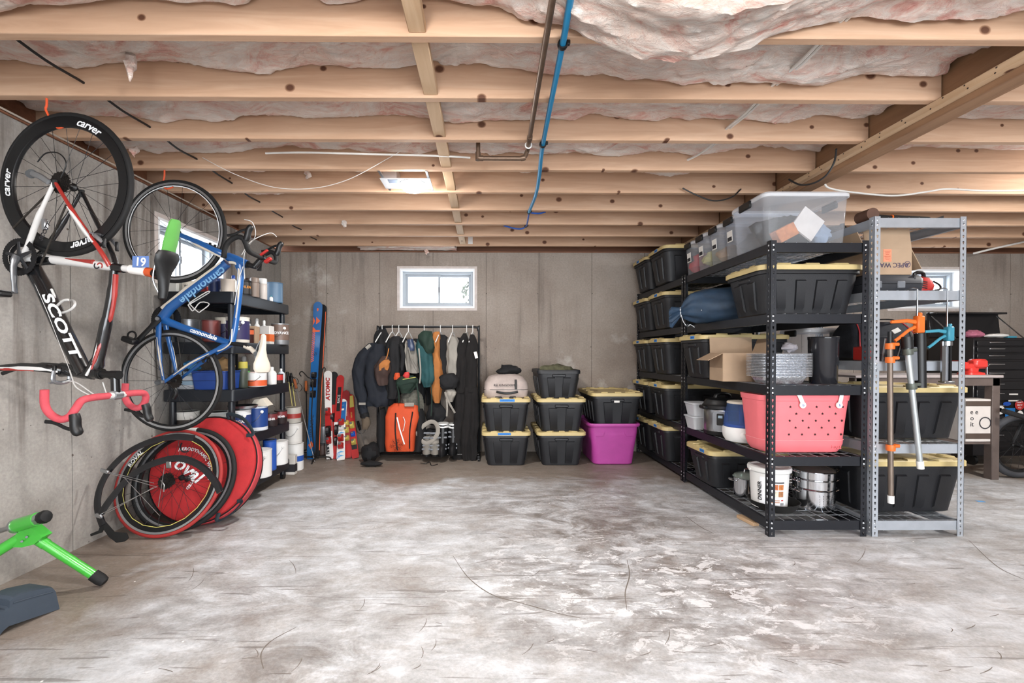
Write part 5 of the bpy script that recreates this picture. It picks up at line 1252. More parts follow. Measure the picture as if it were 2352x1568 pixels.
tb('top_tube', smooth_path([K(548, 600), K(553, 630), K(548, 690), K(540, 750), K(533, 784)], 5), [.028] * 4 + [.019] * 12 + [.021] * 5, BBLU)
MB().tube(smooth_path([K(526, 602, .026), K(543, 606, .022), K(549, 630, .02), K(546, 690, .02), K(541, 730, .02)], 5), [.009] * 6 + [.006] * 9 + [.003] * 6, 8, sq=(.6, 1)).build('cream_stripe', BCRM, bk)
tb('head_tube', [K(524, 589), K(545, 598), K(568, 607)], [.028, .031, .026], BBLU); MB().cyl(K(566, 606.5), K(571, 608), .024, .024, 12).build('headset_spacer', BLACK, bk)
for s in (-1, 1):
    f = tb('fork_blade', smooth_path([K(522, 588) + N * .02 * s, K(500, 577) + N * .045 * s, K(455, 556) + N * .05 * s, K(418, 541) + N * .05 * s, K(404, 533) + N * .05 * s], 5), [.02] * 5 + [.018] * 5 + [.014] * 5 + [.009] * 6, BBLU, (.7, 1))
    MB().tube(smooth_path([K(514, 592) + N * .035 * s, K(490, 580) + N * .055 * s, K(450, 560) + N * .056 * s], 5), [.007] * 5 + [.008] * 4 + [.002] * 2, 8).build('cream_stripe', BCRM, f)
    d1 = K(392, 875) + N * .064 * s
    cs = tb('chain_stay', smooth_path([BB + N * .025 * s, K(376, 780) + N * .045 * s, K(384, 830) + N * .06 * s, d1], 5), [.018] * 5 + [.015] * 5 + [.010] * 6, BBLU, (.7, 1))
    MB().tube(smooth_path([K(376, 775) + N * .062 * s, K(384, 820) + N * .07 * s, K(391, 862) + N * .07 * s], 5), [.002] * 3 + [.005] * 5 + [.003] * 3, 6).build('cream_stripe', BCRM, cs)
    ss = tb('seat_stay', smooth_path([K(528, 790) + N * .012 * s, K(498, 806) + N * .03 * s, K(450, 834) + N * .05 * s, d1 + V((.0, 0, -.004))], 5), [.018] * 4 + [.013] * 7 + [.010] * 5, BBLU, (.7, 1))
    MB().tube(smooth_path([K(490, 812) + N * .045 * s, K(450, 834) + N * .062 * s, K(415, 860) + N * .07 * s], 5), [.003] * 3 + [.006] * 5 + [.003] * 3, 6).build('cream_stripe', BCRM, ss)
    MB().cyl(d1, d1 + N * .014 * s, .013, .009, 10).build('axle_nut', ALU, bk)
MB().tube(smooth_path([K(558, 612, .022), K(548, 645, .024), K(539, 700, .024)], 4), .0026, 6).build('gear_cable', BWHT, bk)
MB().tube(smooth_path([K(533, 755, .022), K(530, 785, .024), K(515, 800, .03), K(500, 806, .03)], 4), .004, 6).build('brake_cable', BCRM, bk)
# stem and bars (forward = up)
stc = K(584, 613); clampc = K(603, 592)
MB().tube([K(570, 608), stc + U * .02], .0165, 12).build('steerer_spacers', BLACK, bk); MB().tube([stc, clampc], [.02, .019], 12).build('stem', BBLK, bk); MB().tube([clampc + V((0, -.024, 0)), clampc + V((0, .024, 0))], .022, 12).build('bar_clamp', BBLK, bk)
dropbar(bk, clampc, V((0, -1, 0)), V((.05, 0, 1)).normalized(), V((-1, 0, -.08)).normalized(), RUBBER, BLACK, BLACK)
MB().box(clampc + V((.03, -.05, .02)), (.07, .02, .012), Matrix.Rotation(R(-35), 3, 'Y'), .003).build('light_strap', REDP, bk); MB().box(clampc + V((.045, -.02, -.02)), (.05, .03, .02), Matrix.Rotation(R(-35), 3, 'Y'), .004).build('bar_light', REDP, bk)
for pts in ([clampc + V((-.01, -.2, .19)), clampc + V((.04, -.2, .17)), clampc + V((.03, -.15, .1)), clampc + V((-.09, -.05, .02)), K(562, 640, .03)], [clampc + V((0, .2, .19)), clampc + V((-.02, .14, .2)), clampc + V((-.1, .05, .12)), K(555, 585, -.02)]):
    MB().tube(smooth_path(pts, 6), .0026, 6).build('brake_cable', BWHT, bk)
def caliper2(p, ax, up_):
    o = MB().tube(smooth_path([p - ax * .03 - up_ * .045, p - ax * .038, p + up_ * .012, p + ax * .038, p + ax * .03 - up_ * .045], 4), .008, 8).build('brake_caliper', BLACK, bk)
    for s in (-1, 1): MB().box(p + ax * .026 * s - up_ * .048, (.014, .014, .04), None, .003).build('brake_pad', BLACK, o)
caliper2(K(504, 573), N, (K(504, 573) - C0).normalized()); caliper2(K(487, 817), N, (K(487, 817) - K(394, 874)).normalized())
# seatpost, cream saddle
MB().tube(smooth_path([K(530, 788), K(560, 792), K(570, 797), K(587, 811)], 5), [.0145] * 16, 10).build('seatpost', BLACK, bk); MB().tube([K(562, 794), K(576, 801), K(586, 810)], .0155, 10).build('seatpost_band', BCRM, bk)
MB().cyl(K(588, 812, .012), K(588, 812, -.012), .016, .016, 12).build('saddle_clamp', BLACK, bk)
sad = saddle(bk, K(603, 857), K(606, 767), V((-.4, -.92, 0)), V((.92, -.4, 0)), BCRM, .066, .018)
# cranks
cc = BB + V((0, .045, 0))
for rr_, o_ in ((.1, 0), (.078, -.01)):
    n = 80; outer = [(rr_ * (1 if k % 2 else .97) * math.cos(2 * math.pi * k / n), rr_ * (1 if k % 2 else .97) * math.sin(2 * math.pi * k / n)) for k in range(n)]; inn = [(x * .74, y * .74) for x, y in outer]; M = MX(cc + V((0, -o_, 0)), U, ZV)
    MB().loft([[M @ V((x, y, z)) for x, y in q] for q, z in ((inn, 0), (outer, 0), (outer, .003), (inn, .003), (inn, 0))], (False, False), False).build('chainring', mat('chainring_black'), bk)
MB().cyl(BB + N * .06, BB - N * .06, .02, .02, 14).build('bottom_bracket', BLACK, bk)
ca = K(365, 732, .065); pe = K(316, 782, .075)
MB().tube(smooth_path([ca, (ca + pe) / 2, pe], 4), [.02] * 3 + [.015] * 6, 10, sq=(.6, 1)).build('crank_arm', BLACK, bk); MB().lathe([(.012, 0), (.012, .006)], 12, ca + N * .012, N).build('crank_bolt', ALU, bk)
MB().cyl(pe, pe + N * .06, .006, .006, 8).build('pedal_axle', STEEL, bk); MB().box(pe + N * .045 + V((-.012, 0, .0)), (.085, .055, .035), Matrix.Rotation(R(20), 3, 'Y'), .008).build('pedal', BLACK, bk)
MB().torus(pe + N * .045 + V((0, 0, .03)), (0, 1, 0), .026, .006, 18, 6).build('toe_strap', BLACK, bk)
for a_, b_ in (((352, 740, -.045), (362, 880, -.045)), ((405, 755, -.045), (420, 862, -.045))): MB().tube([K(*a_), K(*b_)], .004, 6, sq=(.6, 1)).build('chain', mat('chain'), bk)
MB().tube(smooth_path([K(392, 880, -.07), K(405, 900, -.07), K(398, 915, -.07)], 4), .013, 8).build('rear_derailleur', BLACK, bk); MB().cyl(K(362, 878, -.04), K(362, 878, -.052), .018, .018, 12).build('jockey_wheel', BLACK, bk)
MB().tube(smooth_path([K(432, 700, .03), K(440, 712, .03), K(445, 712, .03), K(460, 694, .03), K(481, 698, .03), K(462, 714, .03), K(455, 716, .03), K(436, 698, .03), K(440, 692, .02), K(475, 670, .02), K(480, 672, .0), K(450, 690, .0), K(432, 700, .03)], 3), .0035, 6).build('bottle_cage', BWHT, bk)
hook('orange ceiling hook holding the blue racing bike', 385, 395, C0.y, C0 + V((-.045, 0, .337 - .048)))
# ------------------------------------------------------------------ wheels, bag and fenders leaning in the left corner
def corner():
    lean = R(22); VV = V((0, math.sin(lean), math.cos(lean))); NN = V((0, -math.cos(lean), math.sin(lean))); UU = V((1, 0, 0))
    BRD = mat('bag_red', '#a82125', .8, var=.12, scale=20, bump=.25); BPK = mat('bag_red_light', '#c23f46', .75, var=.1)
    B = V((-1.92, 3.065, .352)); root = thing('wheel_bag', 'round red padded wheel bag with white lettering leaning on the plastic shelf', 'bag', (B.x, B.y - .14, 0), 0)
    M = MX(B, UU, VV)
    b = MB().lathe([(.02, .045), (.2, .047), (.31, .043), (.345, .03), (.355, .008), (.355, -.06), (.34, -.08), (.2, -.085), (.02, -.086)], 56); b.v = [p + V((0, 0, .004 * noise.noise(V((p.x * 9, p.y * 9, 0))))) for p in b.v]; b.xf(M); bag = b.build('shell', BRD, root)
    MB().lathe([(.352, .014), (.361, .004), (.362, -.045), (.353, -.058)], 56, caps=(False, False)).xf(M).build('side_band', BPK, root)
    for z in (.019, -.064): MB().torus((0, 0, z), (0, 0, 1), .356, .0045, 56, 6).xf(M).build('zip', BLACK, root)
    def strap(a0, a1):
        P = lambda a, r, z: M @ V((r * math.cos(R(a)), r * math.sin(R(a)), z))
        MB().tube(smooth_path([P(a0, .352, .03), P(a0 + 3, .385, .04), P((a0 + a1) / 2, .40, .06), P(a1 - 3, .385, .05), P(a1, .34, .045)], 5), .013, 8, sq=(.25, 1)).build('carry_strap', mat('strap_dark', '#1c2830', .7), root)
    strap(72, 40); strap(-38, -58)
    # lettering on arcs
    def arc_text(s, size, rad, ang, bold=0, shear=0, sp=1.15):
        return text(s, size, WHITEINK, bag, M, warp=lambda p: V((-.125 + (rad + p.y) * math.cos(ang - p.x / rad), -.075 + (rad + p.y) * math.sin(ang - p.x / rad), .0505 + p.z)), bold=bold, shear=shear, spacing=sp, name='bag_lettering')
    arc_text('AERODYNAMIC WHEELS', .03, .2, R(52), .0008); arc_text('CRAFTED', .026, .09, R(-5), .0008)
    text('roval', .125, WHITEINK, bag, M @ Matrix.Translation((-.10, .0, .0505)) @ Matrix.Rotation(R(-32), 4, 'Z'), bold=.002, shear=.2, sx=1.1, name='bag_lettering')
    MB().torus((-.13, .145, .051), (0, 0, 1), .04, .006, 24, 5, sq=(1, .2), arc=(R(60), R(215))).xf(M).build('logo_arc', INK, bag)
    # tyre with white tape
    r2 = thing('bicycle_wheel', 'black bicycle wheel with white paper tape around the tyre, against the red bag', 'wheel', (-1.99, 2.9, 0), 0, 'loose bicycle wheels')
    c2 = V((-1.985, 2.955, .317)); w2 = wheel(r2, 'tyre', c2, UU, VV, .335, .017, .275, RUBBER, RIMD, 16, True, 0, True, .012)
    P2 = MX(c2, UU, VV); MB().torus((0, 0, 0), (0, 0, 1), .318, .0185, 8, 12, arc=(R(-2) + 0, R(14))).xf(P2).build('paper_tape', PAPER, w2)
    MB().lathe([(.30, .0125), (.305, .0127)], 50, caps=(False, False)).build('rim_line', BRAKE, w2, world=False)
    # red-tyred wheel
    r3 = thing('bicycle_wheel', 'bicycle wheel with red tyre and cassette leaning in front', 'wheel', (-2.04, 2.78, 0), 0, 'loose bicycle wheels')
    RT = mat('tyre_red', '#9e2a28', .65, var=.12); c3 = V((-2.03, 2.875, .317))
    w3 = wheel(r3, 'tyre', c3, UU, VV, .336, .0125, .272, RT, RIMD, 20, True, 1, True, .012)
    ring_text('ROVAL', .036, w3, .285, R(150), .0125, WHITEINK, bold=.001, shear=.2); MB().lathe([(.272, .0118), (.276, .012)], 20, caps=(False, False)).build('decal_line', mat('decal_yellow', '#c9c26a'), w3, world=False)
    MB().tube([(.0, .0, .075), (.03, -.03, .08), (.035, -.07, .078)], .004, 6).build('quick_release', STEEL, w3, world=False)
    # fenders with stays and mud flap
    FP = c3 + NN * .21; F = lambda px, py, o=0: onp(px, py, FP, NN) + NN * o
    FB = mat('fender_black', '#15161a', .22, var=.1, coat=.4)
    f1 = thing('bicycle_fender', 'long black bicycle fender with mud flap standing against the left wall', 'fender', F(240, 1240) * 1, 0, 'bicycle fenders')
    MB().tube(smooth_path([F(*p) for p in ((236, 1206), (224, 1165), (229, 1122), (251, 1080), (292, 1040), (345, 1014), (400, 1003), (446, 1006))], 5), .02, 10, sq=(.22, 1), up=UU).build('blade', FB, f1)
    poly = [F(*p) for p in ((232, 1200), (242, 1198), (262, 1221), (290, 1223), (295, 1235), (286, 1243), (267, 1246), (250, 1233), (238, 1216))]
    MB().loft([[q for q in poly], [q - NN * .006 for q in poly]], (True, True), False).build('mud_flap', RUBBER, f1)
    poly = [F(*p) for p in ((231, 1205), (239, 1212), (234, 1222), (208, 1231), (207, 1226), (226, 1218))]; MB().loft([poly, [q - NN * .006 for q in poly]], (True, True), False).build('flap_tab', RUBBER, f1)
    f2 = thing('bicycle_fender', 'shorter black bicycle fender with silver stays lying across the red wheel', 'fender', F(240, 1190) * 1, 0, 'bicycle fenders')
    MB().tube(smooth_path([F(*p, .03) for p in ((240, 1182), (264, 1146), (308, 1096), (360, 1066), (420, 1054), (468, 1072), (500, 1106), (512, 1131))], 5), .021, 10, sq=(.22, 1), up=UU).build('blade', FB, f2)
    for ps in (((255, 1084), (366, 1111)), ((262, 1088), (374, 1120)), ((240, 1184), (374, 1119)), ((244, 1188), (366, 1121))): MB().tube([F(*ps[0], .045), F(*ps[1], .05)], .0018, 6).build('stay', CHROME, f2)
    for ps in (((390, 1070), (369, 1165)), ((300, 1100), (372, 1184))): MB().tube([F(*ps[0], .045), F(*ps[1], .02)], .0018, 6).build('stay', CHROME, f2)
    MB().box(F(254, 1084, .045), (.05, .012, .02), Matrix.Rotation(R(20), 3, 'Y'), .003).build('stay_bridge', STEEL, f2); MB().box(F(400, 1070, .05), (.03, .012, .04), None, .004).build('stay_bridge', STEEL, f2); MB().box(F(241, 1185, .045), (.04, .014, .02), Matrix.Rotation(R(20), 3, 'Y'), .003).build('stay_bridge', STEEL, f2)
corner()
# ------------------------------------------------------------------ green bike trainer and wheel block
def trainer():
    GR = mat('trainer_green', '#46b43f', .3, var=.06, coat=.4); foot = atz(240, 1336, .022); A = at(62, 1222, 2.12)
    root = thing('bike_trainer', 'bright green folding bike trainer frame standing in the left foreground', 'bike trainer', (foot.x, foot.y, 0), 0)
    d = (foot - A).normalized()
    MB().cyl(A, foot - d * .01, .0215, .0215, 20).build('leg', GR, root); MB().lathe([(.026, -.05), (.0265, -.01), (.022, .012), (.01, .018)], 20, foot - d * .012, d).build('rubber_foot', RUBBER, root)
    MB().cyl(A - d * .02, A + d * .1, .0235, .0235, 20).build('leg_sleeve', GR, root)
    T0, T1 = at(40, 1206, 2.10), at(88, 1191, 2.07); td = (T1 - T0).normalized()
    MB().cyl(T0, T1, .031, .031, 22).build('cross_tube', GR, root); MB().cyl(T0 - td * .012, T0, .034, .034, 22).build('washer', STEEL, root); MB().cyl(T1, T1 + td * .02, .029, .027, 8).build('hex_nut', STEEL, root); MB().lathe([(.022, 0), (.029, .006), (.03, .024), (.024, .034), (.01, .036)], 12, T1 + td * .02, td).build('knob', BLACK, root)
    MB().cyl(T0, T0 - td * .2, .012, .012, 12).build('clamp_rod', STEEL, root)
    B0 = at(50, 1232, 2.12); MB().cyl(B0, at(-60, 1300, 2.05), .0235, .0235, 18).build('leg', GR, root); f2 = atz(-170, 1400, .022)
    poly = [at(*p, 2.095) for p in ((14, 1256), (40, 1222), (66, 1208), (97, 1233), (78, 1250), (50, 1257))]; MB().loft([poly, [q + V((0, .05, 0)) for q in poly]], (True, True), False).build('bracket', GR, root)
    for p in ((61, 1233), (50, 1243)): MB().cyl(at(*p, 2.096), at(*p, 2.085), .0055, .005, 12).build('bolt', GREYP, root)
    MB().cyl(at(-60, 1300, 2.05), V((at(-60, 1300, 2.05).x + .0, 1.86, .024)), .0235, .0235, 16).build('leg', GR, root)
trainer()
def block():
    BM = mat('block_slate', '#3a4450', .6, var=.1, bump=.15); F0 = atz(-60, 1492, 0); F1 = atz(137, 1398, 0); nn = (F1 - F0).cross(ZV).normalized()
    if nn.y > 0: nn = -nn
    q = lambda px, py: onp(px, py, F0, nn)
    pr = [(137, 1398), (128, 1358), (122, 1351), (112, 1349), (60, 1361), (30, 1373), (23, 1381), (21, 1396), (15, 1402), (-10, 1410), (-40, 1440), (-60, 1492), (-20, 1472), (-4, 1462), (8, 1448), (20, 1438)]
    pts = [q(*p) for p in pr]; pts = [V((p.x, p.y, max(0, p.z))) for p in pts]
    root = thing('wheel_block', 'dark slate plastic front wheel riser block on the floor', 'wheel block', (F1.x, F1.y, 0), 0)
    inn = [p - nn * .012 + (V((0, 0, .006)) if p.z > .02 else V((0, 0, 0))) for p in pts]
    MB().loft([pts, inn, [p - nn * .10 for p in inn], [p - nn * .11 for p in pts]], (True, True), False).build('body', BM, root)
    MB().tube([q(30, 1384) + nn * .001, q(70, 1372) + nn * .001, q(122, 1358) + nn * .001], .0025, 6).build('edge_line', BM, root)
block()
# ------------------------------------------------------------------ black plastic shelf with paint cans
PX0_, PX1_, PYN, PYF = -2.325, -1.81, 3.225, 4.135
PZ = [1.58, 1.218, .874, .518, .174]
def resin_shelf():
    RS = mat('resin_black', '#161b22', .4, var=.15, scale=5); cx, cy = (PX0_ + PX1_) / 2, (PYN + PYF) / 2
    root = thing('plastic_shelf', 'black plastic five-tier shelf loaded with paint cans by the left wall', 'shelf', (cx, cy, 0), 0)
    L, W = PX1_ - PX0_, PYF - PYN
    for z in PZ:
        t = MB().loft([rr3(L - .02, W - .02, .02, z - .085, cx, cy), rr3(L, W, .025, z - .08, cx, cy), rr3(L, W, .025, z - .012, cx, cy), rr3(L - .006, W - .006, .025, z, cx, cy), rr3(L - .03, W - .03, .02, z, cx, cy), rr3(L - .032, W - .032, .02, z - .004, cx, cy)], (False, True), False).build('shelf_tray', RS, root)
        for k in range(7): MB().box((cx, PYN + W * (k + .5) / 7, z - .03), (L - .04, .012, .045)).build('rib', RS, t)
    for x in (PX0_ + .045, PX1_ - .045):
        for y in (PYN + .05, PYF - .05):
            for a, b_ in zip([.04] + PZ[::-1][:-1], [PZ[-1] - .085] + [z - .085 for z in PZ[::-1][1:]]):
                if b_ - a > .02: MB().cyl((x, y, a), (x, y, b_), .024, .022, 16).build('post', RS, root)
            MB().cyl((x - .014, y, .028), (x + .014, y, .028), .028, .028, 16).build('caster', BLACK, root); MB().box((x, y, .07), (.03, .04, .04), None, .006).build('caster_fork', BLACK, root)
    return root
resin_shelf()
LABC = {}
def lm(hexc): return mat('label_' + hexc.strip('#'), hexc, .45, var=.08)
def can(name, label, cat, x, y, z, r, h, body, band=None, lid=None, txt=None, tcol=None, bail=False, grp='paint cans and bottles on the plastic shelf', b0=.12, b1=.88, tsz=None, rot=0):
    root = thing(name, label, cat, (x, y, z), 0, grp)
    MB().lathe([(r * .96, 0), (r, .004), (r, h - .008), (r * 1.03, h - .006), (r * 1.03, h), (r * .92, h), (r * .9, h - .005)], 26).build('body', body, root, world=False)
    if band is not None: MB().lathe([(r + .0008, h * b0), (r + .0008, h * b1)], 26, caps=(False, False)).build('label_band', band, root, world=False)
    MB().lathe([(r * .9, h - .005), (r * .86, h - .001), (r * .3, h - .001)], 22).build('lid', lid or STEEL, root, world=False)
    if bail:
        for s in (-1, 1): MB().lathe([(.014, 0), (.012, .004), (.005, .005)], 12, V((math.cos(R(-60 + s * 8)) * r, math.sin(R(-60)) * r, h * .78)) if False else V((s * r * .8, -r * .6, h * .78)), V((s * .8, -.6, 0))).build('bail_ear', WHITE, root, world=False)
        MB().tube(smooth_path([(-r * .83, -r * .62, h * .78), (-r * .5, -r * 1.02, h * .5), (0, -r * 1.12, h * .38), (r * .5, -r * 1.02, h * .5), (r * .83, -r * .62, h * .78)], 5), .0022, 5).build('bail', STEEL, root, world=False)
    if txt:
        sz_ = tsz or r * .5; T = Matrix.Translation((x, y, z)); a0 = R(28 + rot)
        text(txt, sz_, tcol or WHITEINK, root, T, warp=lambda p: V(((r + .0022 + p.z) * math.sin(a0 + p.x / r), -(r + .0022 + p.z) * math.cos(a0 + p.x / r), h * .55 + p.y)), bold=sz_ * .02, name='label_lettering', ext=.0003)
    return root
def spray(label, x, y, z, r, h, body, cap, grp='paint cans and bottles on the plastic shelf'):
    root = thing('spray_can', label, 'spray can', (x, y, z), 0, grp)
    MB().lathe([(r * .95, 0), (r, .004), (r, h * .72), (r * .8, h * .77)], 20).build('body', body, root, world=False); MB().lathe([(r * .97, h * .75), (r * .97, h * .97), (r * .9, h), (r * .3, h)], 20).build('cap', cap, root, world=False)
def bottle(label, x, y, z, r, h, body, cap, grp='paint cans and bottles on the plastic shelf'):
    root = thing('bottle', label, 'bottle', (x, y, z), 0, grp)
    MB().lathe([(r * .95, 0), (r, .005), (r, h * .62), (r * .8, h * .72), (r * .35, h * .82), (r * .35, h * .85)], 18).build('body', body, root, world=False); MB().lathe([(r * .42, h * .83), (r * .42, h * .97), (r * .3, h)], 14).build('cap', cap, root, world=False)
def carton_box(name, label, x, y, z, sx, sy, sz_, m, rot=0, grp=None, stripe=None, cat='box'):
    root = thing(name, label, cat, (x, y, z), R(rot), grp); MB().box((0, 0, sz_ / 2), (sx, sy, sz_), None, .003).build('carton', m, root, world=False)
    if stripe: MB().box((0, 0, sz_ * .35), (sx + .001, sy + .001, sz_ * .4)).build('label_band', stripe, root, world=False)
    return root
X = lambda px, Y: (px - 1118) / 1030 * Y
SILV = mat('tin', '#a9acb0', .35, .7)
z = PZ[0]
carton_box('white_box', 'low white box at the near left of the top plastic shelf', X(398, 3.32), 3.33, z, .15, .12, .085, lm('#c9c9c4'), 0, None)
can('paint_tub', 'cream tub lettered wood filler on the top plastic shelf', 'tub', X(440, 3.34), 3.34, z, .045, .09, lm('#c4b9a6'), lm('#d8d2c4'), txt='Wood', tcol=INK)
carton_box('small_carton', 'small white and red carton on the top plastic shelf', X(470, 3.36), 3.36, z, .06, .06, .10, lm('#cfccc8'), 5, None, lm('#b53a34'))
can('paint_can', 'small dark blue can beside the cream can on the top plastic shelf', 'paint can', X(496, 3.31), 3.31, z, .036, .105, lm('#24386c'), lm('#1a2a58'), txt='BLUE' if False else None)
can('paint_can', 'second dark blue can with pale print, top plastic shelf', 'paint can', X(510, 3.41), 3.41, z, .036, .12, lm('#2b468a'), lm('#c9ccd4'), b0=.1, b1=.3)
can('paint_can', 'cream paint can at the corner of the top plastic shelf', 'paint can', X(527, 3.30), 3.30, z, .046, .095, lm('#cbbfb2'), None, lid=STEEL)
bottle('white glue bottle with blue collar behind the cream paint can', X(540, 3.43), 3.43, z, .03, .15, WHITE, BLUEP)
can('paint_can', 'black can with orange lettering on the top plastic shelf', 'paint can', X(566, 3.47), 3.47, z, .045, .115, BLACK, mat('label_black', '#1d1a19', .4), txt='BEHLEN', tcol=mat('print_orange2', '#d08a35'), tsz=.026)
spray('black capped spray can behind the orange-lettered can', X(584, 3.62), 3.64, z, .033, .16, lm('#6a5a50'), BLACK)
spray('brown capped spray can at the back of the top plastic shelf', X(570, 3.66), 3.68, z, .033, .17, lm('#4d3a33'), mat('cap_brown', '#3b2620'))
spray('grey brown spray can beside the white capped one', X(590, 3.55), 3.54, z, .033, .15, lm('#85766c'), lm('#85766c'))
spray('spray can with tall white cap on the top plastic shelf', X(607, 3.72), 3.72, z, .032, .175, lm('#c8c0ba'), WHITE)
can('paint_can', 'big blue grey paint can at the far end of the top plastic shelf', 'paint can', X(633, 3.95), 3.95, z, .068, .175, lm('#4d6b86'), lm('#5a7690'), b0=.05, b1=.95)
bottle('tiny teal capped bottle at the rim of the top plastic shelf', X(622, 3.8), 3.83, z, .014, .05, WHITE, mat('teal_cap', '#2c8c98'))
z = PZ[1]
can('paint_can', 'grey metal pail at the back of the second plastic shelf', 'paint can', X(438, 3.42), 3.42, z, .075, .175, SILV)
can('paint_can', 'maroon paint can with white label on the second plastic shelf', 'paint can', X(489, 3.36), 3.36, z, .06, .165, lm('#5e2b2b'), lm('#7a3c38'), b0=.05, b1=.95)
can('paint_can', 'cream gallon paint can behind the shelf post', 'paint can', X(522, 3.5), 3.52, z, .082, .195, lm('#d0c8ba'), lm('#3b3a5c'), b0=.2, b1=.75, bail=True)
can('paint_can', 'gallon paint can with purple and white label on the second plastic shelf', 'paint can', X(552, 3.40), 3.385, z, .078, .19, lm('#d8d2c6'), lm('#2b2550'), b0=.12, b1=.85, txt='al', bail=True)
bottle('steel thermos bottle with black cap on the second plastic shelf', X(573, 3.72), 3.74, z, .032, .2, STEEL, BLACK)
can('paint_can', 'small dark red quart can on the second plastic shelf edge', 'paint can', X(574, 3.55), 3.55, z, .037, .115, lm('#3b1d18'), lm('#c05a33'), b0=.6, b1=.9)
carton_box('cardboard_carton', 'brown cardboard carton with white bottles behind the white saddle', X(590, 3.72), 3.66, z, .09, .08, .14, CARD, 4)
bottle('left white bottle standing above the brown carton', X(590, 3.84), 3.86, z, .03, .22, WHITE, WHITE); bottle('right white bottle standing above the brown carton', X(600, 3.86), 3.93, z, .028, .21, WHITE, WHITE)
carton_box('sander_carton', 'white and orange printed tool carton on the second plastic shelf', X(617, 3.87), 3.86, z, .09, .07, .155, lm('#d4d0cc'), -6, None, lm('#d0622c'))
can('paint_can', 'brown gallon can lettered advance at the end of the second plastic shelf', 'paint can', X(647, 4.03), 4.02, z, .072, .185, SILV, lm('#6e5a50'), b0=.22, b1=.95, txt='ADVANCE', tsz=.032, bail=True)
z = PZ[2]
for k in range(4):
    o = MB().loft([rr3(.16 - .008 * k, .12, .03, 0), rr3(.17 - .008 * k, .13, .04, .015), rr3(.15, .11, .03, .032)], (True, True), True).wob(.004, 20, k).build('folded_rag', mat('rag_%d' % (k % 2), ('#b9bcc0', '#8fa6b8')[k % 2], .9, bump=.2)); o.location = (X(440, 3.38), 3.38, z + .032 * k); tag(o, ['lowest', 'second', 'third', 'top'][k] + ' folded rag in the stack on the third plastic shelf', 'rag', 'folded rags')
lump('blue_glove', 'blue rubber gloves lying on the folded rags', 'gloves', (X(446, 3.38), 3.38, z + .13), (.06, .05, .035), mat('glove_blue', '#3f8cc0', .5), 8)
def bbin():
    root = thing('blue_bin', 'blue open plastic bin on the third plastic shelf', 'bin', (X(500, 3.36), 3.37, z), 0); BB_ = mat('bin_blue', '#24458f', .45)
    MB().loft([rr3(.23, .2, .02, 0), rr3(.255, .225, .02, .125), rr3(.27, .24, .025, .128), rr3(.27, .24, .025, .135), rr3(.245, .215, .02, .135), rr3(.225, .195, .02, .01)], (True, True), False).build('body', BB_, root, world=False)
bbin()
lump('tan_rag', 'tan cloth heaped in the blue bin', 'rag', (X(520, 3.38), 3.38, z + .10), (.06, .05, .06), CLOTHB, 9)
bottle('pale blue bottle behind the blue bin', X(560, 3.8), 3.82, z, .045, .24, lm('#a9b4c4'), WHITE)
spray('spray can with olive yellow cap on the third plastic shelf', X(559, 3.47), 3.48, z, .034, .2, lm('#3c4238'), mat('cap_olive', '#b4a848'))
spray('green labelled spray can beside the olive capped can', X(568, 3.58), 3.58, z, .028, .17, lm('#4d8a4a'), lm('#2d3a2a'))
can('paint_pail', 'white and orange plastic pail on the third plastic shelf', 'pail', X(593, 3.64), 3.63, z, .075, .115, WHITE, lm('#cf5a32'), b0=.05, b1=.45, lid=mat('lid_orange', '#d5562e', .4), bail=True)
bottle('white jug at the edge of the third plastic shelf', X(625, 3.86), 3.87, z, .038, .15, WHITE, WHITE)
can('paint_can', 'red and black quart can at the end of the third plastic shelf', 'paint can', X(640, 4.0), 4.0, z, .042, .085, lm('#26221f'), lm('#b53231'), b0=.35, b1=.95)
bottle('white jug standing behind the red quart can', X(648, 4.07), 4.07 + .0, z, .03, .13, lm('#c9d0d8'), WHITE)
z = PZ[3]
can('paint_can', 'white gallon can with dark label at the near left of the fourth plastic shelf', 'paint can', X(435, 3.37), 3.36, z, .08, .19, lm('#cfcfca'), lm('#38332f'), b0=.3, b1=.7, bail=True)
can('paint_can', 'white gallon can with round mark on the fourth plastic shelf', 'paint can', X(500, 3.36), 3.37, z, .08, .185, lm('#b9c2c0'), lm('#cfd4d2'))
can('paint_can', 'white gallon can with wire bail left of the navy label', 'paint can', X(552, 3.45), 3.45, z, .08, .19, lm('#d6d8da'), lm('#26386e'), b0=.12, b1=.8, txt='REGAL', tsz=.03, bail=True)
can('paint_can', 'blue gallon can with cream button on the fourth plastic shelf', 'paint can', X(592, 3.66), 3.66, z, .08, .195, lm('#cfd4da'), lm('#1c3f80'), b0=.15, b1=.93, bail=True)
can('paint_can', 'maroon quart can with white lettering on the fourth plastic shelf', 'paint can', X(624, 3.87), 3.86, z, .055, .115, lm('#2a1f20'), lm('#6d2c30'), b0=.5, b1=.92, txt='BEHR', tsz=.028)
can('paint_can', 'maroon quart can at the far end of the fourth plastic shelf', 'paint can', X(646, 4.02), 4.02, z, .052, .115, lm('#2a1f20'), lm('#742f33'), b0=.5, b1=.92, txt='BEHR', tsz=.026)
o = MB().lathe([(.08, .0), (.1, .012), (.105, .03), (.1, .03), (.078, .006)], 28).build('metal_bowl', STEEL); o.location = (X(560, 3.47), 3.47, z + .192); tag(o, 'metal bowl lying on the white gallon can', 'bowl')
